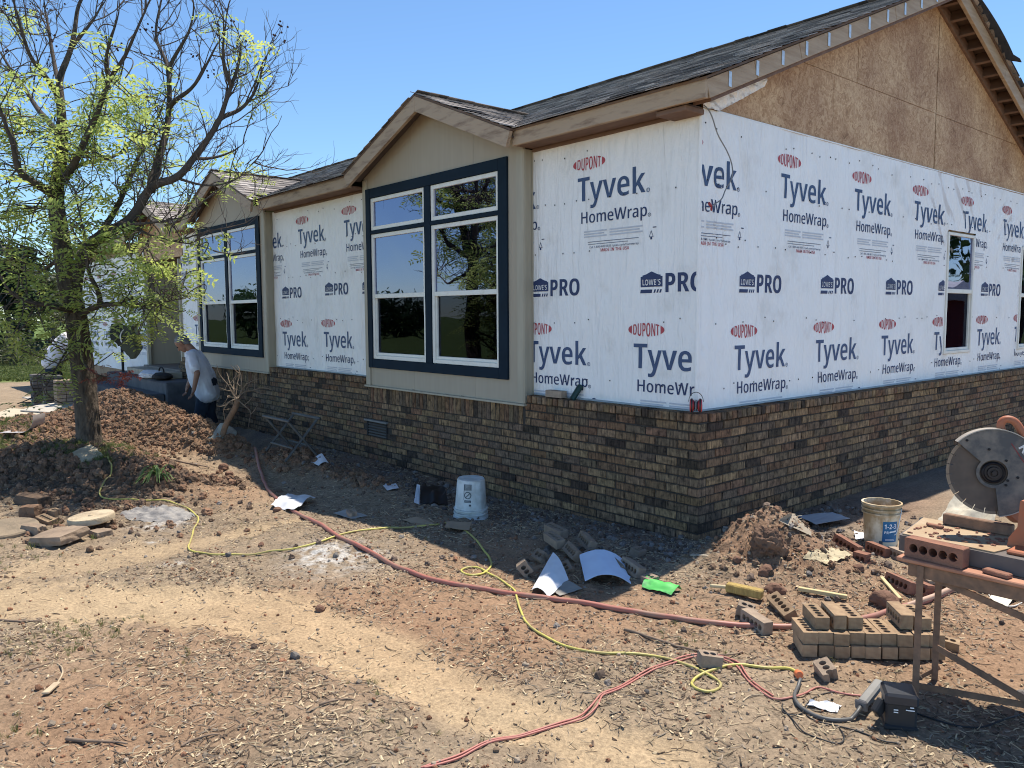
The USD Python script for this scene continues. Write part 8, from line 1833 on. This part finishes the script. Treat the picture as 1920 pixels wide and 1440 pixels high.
# grass
def blade_tuft(seed, n, h, w):
    r = np.random.default_rng(seed); V, F, k = [], [], 0
    for _ in range(n):
        a = r.uniform(0, 2 * math.pi); b = r.uniform(0, 0.025); L = h * r.uniform(0.5, 1.15); le = r.uniform(0.15, 0.9)
        d = np.array([math.cos(a), math.sin(a), 0]); s = np.array([-d[1], d[0], 0]) * w
        p0 = d * b; p1 = p0 + d * L * 0.25 * le + [0, 0, L * 0.6]; p2 = p0 + d * L * 0.7 * le + [0, 0, L * (1 - 0.4 * le)]
        V.append(np.array([p0 - s, p0 + s, p1 - s * .8, p1 + s * .8, p2])); F.append(np.array([[0, 1, 3], [0, 3, 2], [2, 3, 4]]) + k); k += 5
    return trimesh.Trimesh(np.vstack(V), np.vstack(F), process=False)


grass_m = leaf_material('grass_blades', (0.20, 0.235, 0.075), (0.12, 0.145, 0.045), 0.3)
dry_m = leaf_material('dry_grass', (0.36, 0.31, 0.15), (0.20, 0.19, 0.08), 0.2)
tufts = [blade_tuft(s, 12, 0.07, 0.0022) for s in range(3)]
xs_, ys_ = rd.uniform(-11, -5, 60000), rd.uniform(-3.8, -1.8, 60000)
M = masks(xs_, ys_); ok = rd.random(60000) < M[4] * 0.55
P = np.column_stack([xs_[ok], ys_[ok]])
spots = [((-1.226, -3.849), 0.10, 60), ((-1.107, -3.681), 0.07, 40), ((-1.108, -3.994), 0.08, 40), ((-0.918, -3.876), 0.05, 20), ((-0.502, -3.478), 0.06, 16), ((-0.246, -4.262), 0.05, 20), ((-3.353, -3.784), 0.12, 40), ((-2.882, -3.743), 0.12, 26), ((0.457, -2.989), 0.05, 12), ((1.071, -1.45), 0.12, 30)]
Q = np.vstack([np.array(c) + rd.normal(0, r, (n, 2)) for c, r, n in [(c, r * 1.3, max(5, int(n * 0.45))) for c, r, n in spots]])
P = np.vstack([P, Q])
scatter('grass', None, tufts, [grass_m], ground_normal_free(P, -0.004), rd.integers(0, 3, len(P)), np.where(P[:, 0] > -3, rd.uniform(0.3, 0.6, len(P)), rd.uniform(0.5, 1.2, len(P))), rand_quats(len(P), rd, 0.45), 'short green grass at the foot of the tree and in small patches', 'grass')
P = spread(9000, (-7.5, 3.2, -4.7, 1.0), 3.0, lambda x, y, M: 0.16 * (1 - M[0]) * patch(x + 7, y) ** 2)
scatter('dry_grass', None, tufts, [dry_m], ground_normal_free(P, -0.004), rd.integers(0, 3, len(P)), rd.uniform(0.25, 0.6, len(P)), rand_quats(len(P), rd, 0.9), 'flattened dry grass wisps on the soil', 'grass')
lx, ly = rd.uniform(-44, -19.5, 30000), rd.uniform(-9, 6, 30000)
M = masks(lx, ly); ok = (M[3] > 0.6)
P = np.column_stack([lx[ok], ly[ok]])
scatter('lawn', None, [blade_tuft(9, 14, 0.11, 0.008)], [grass_m], ground_normal_free(P, -0.004), np.zeros(len(P)), rd.uniform(0.6, 1.3, len(P)), rand_quats(len(P), rd, 0.15), 'mown lawn beyond the yard at the left edge', 'grass')
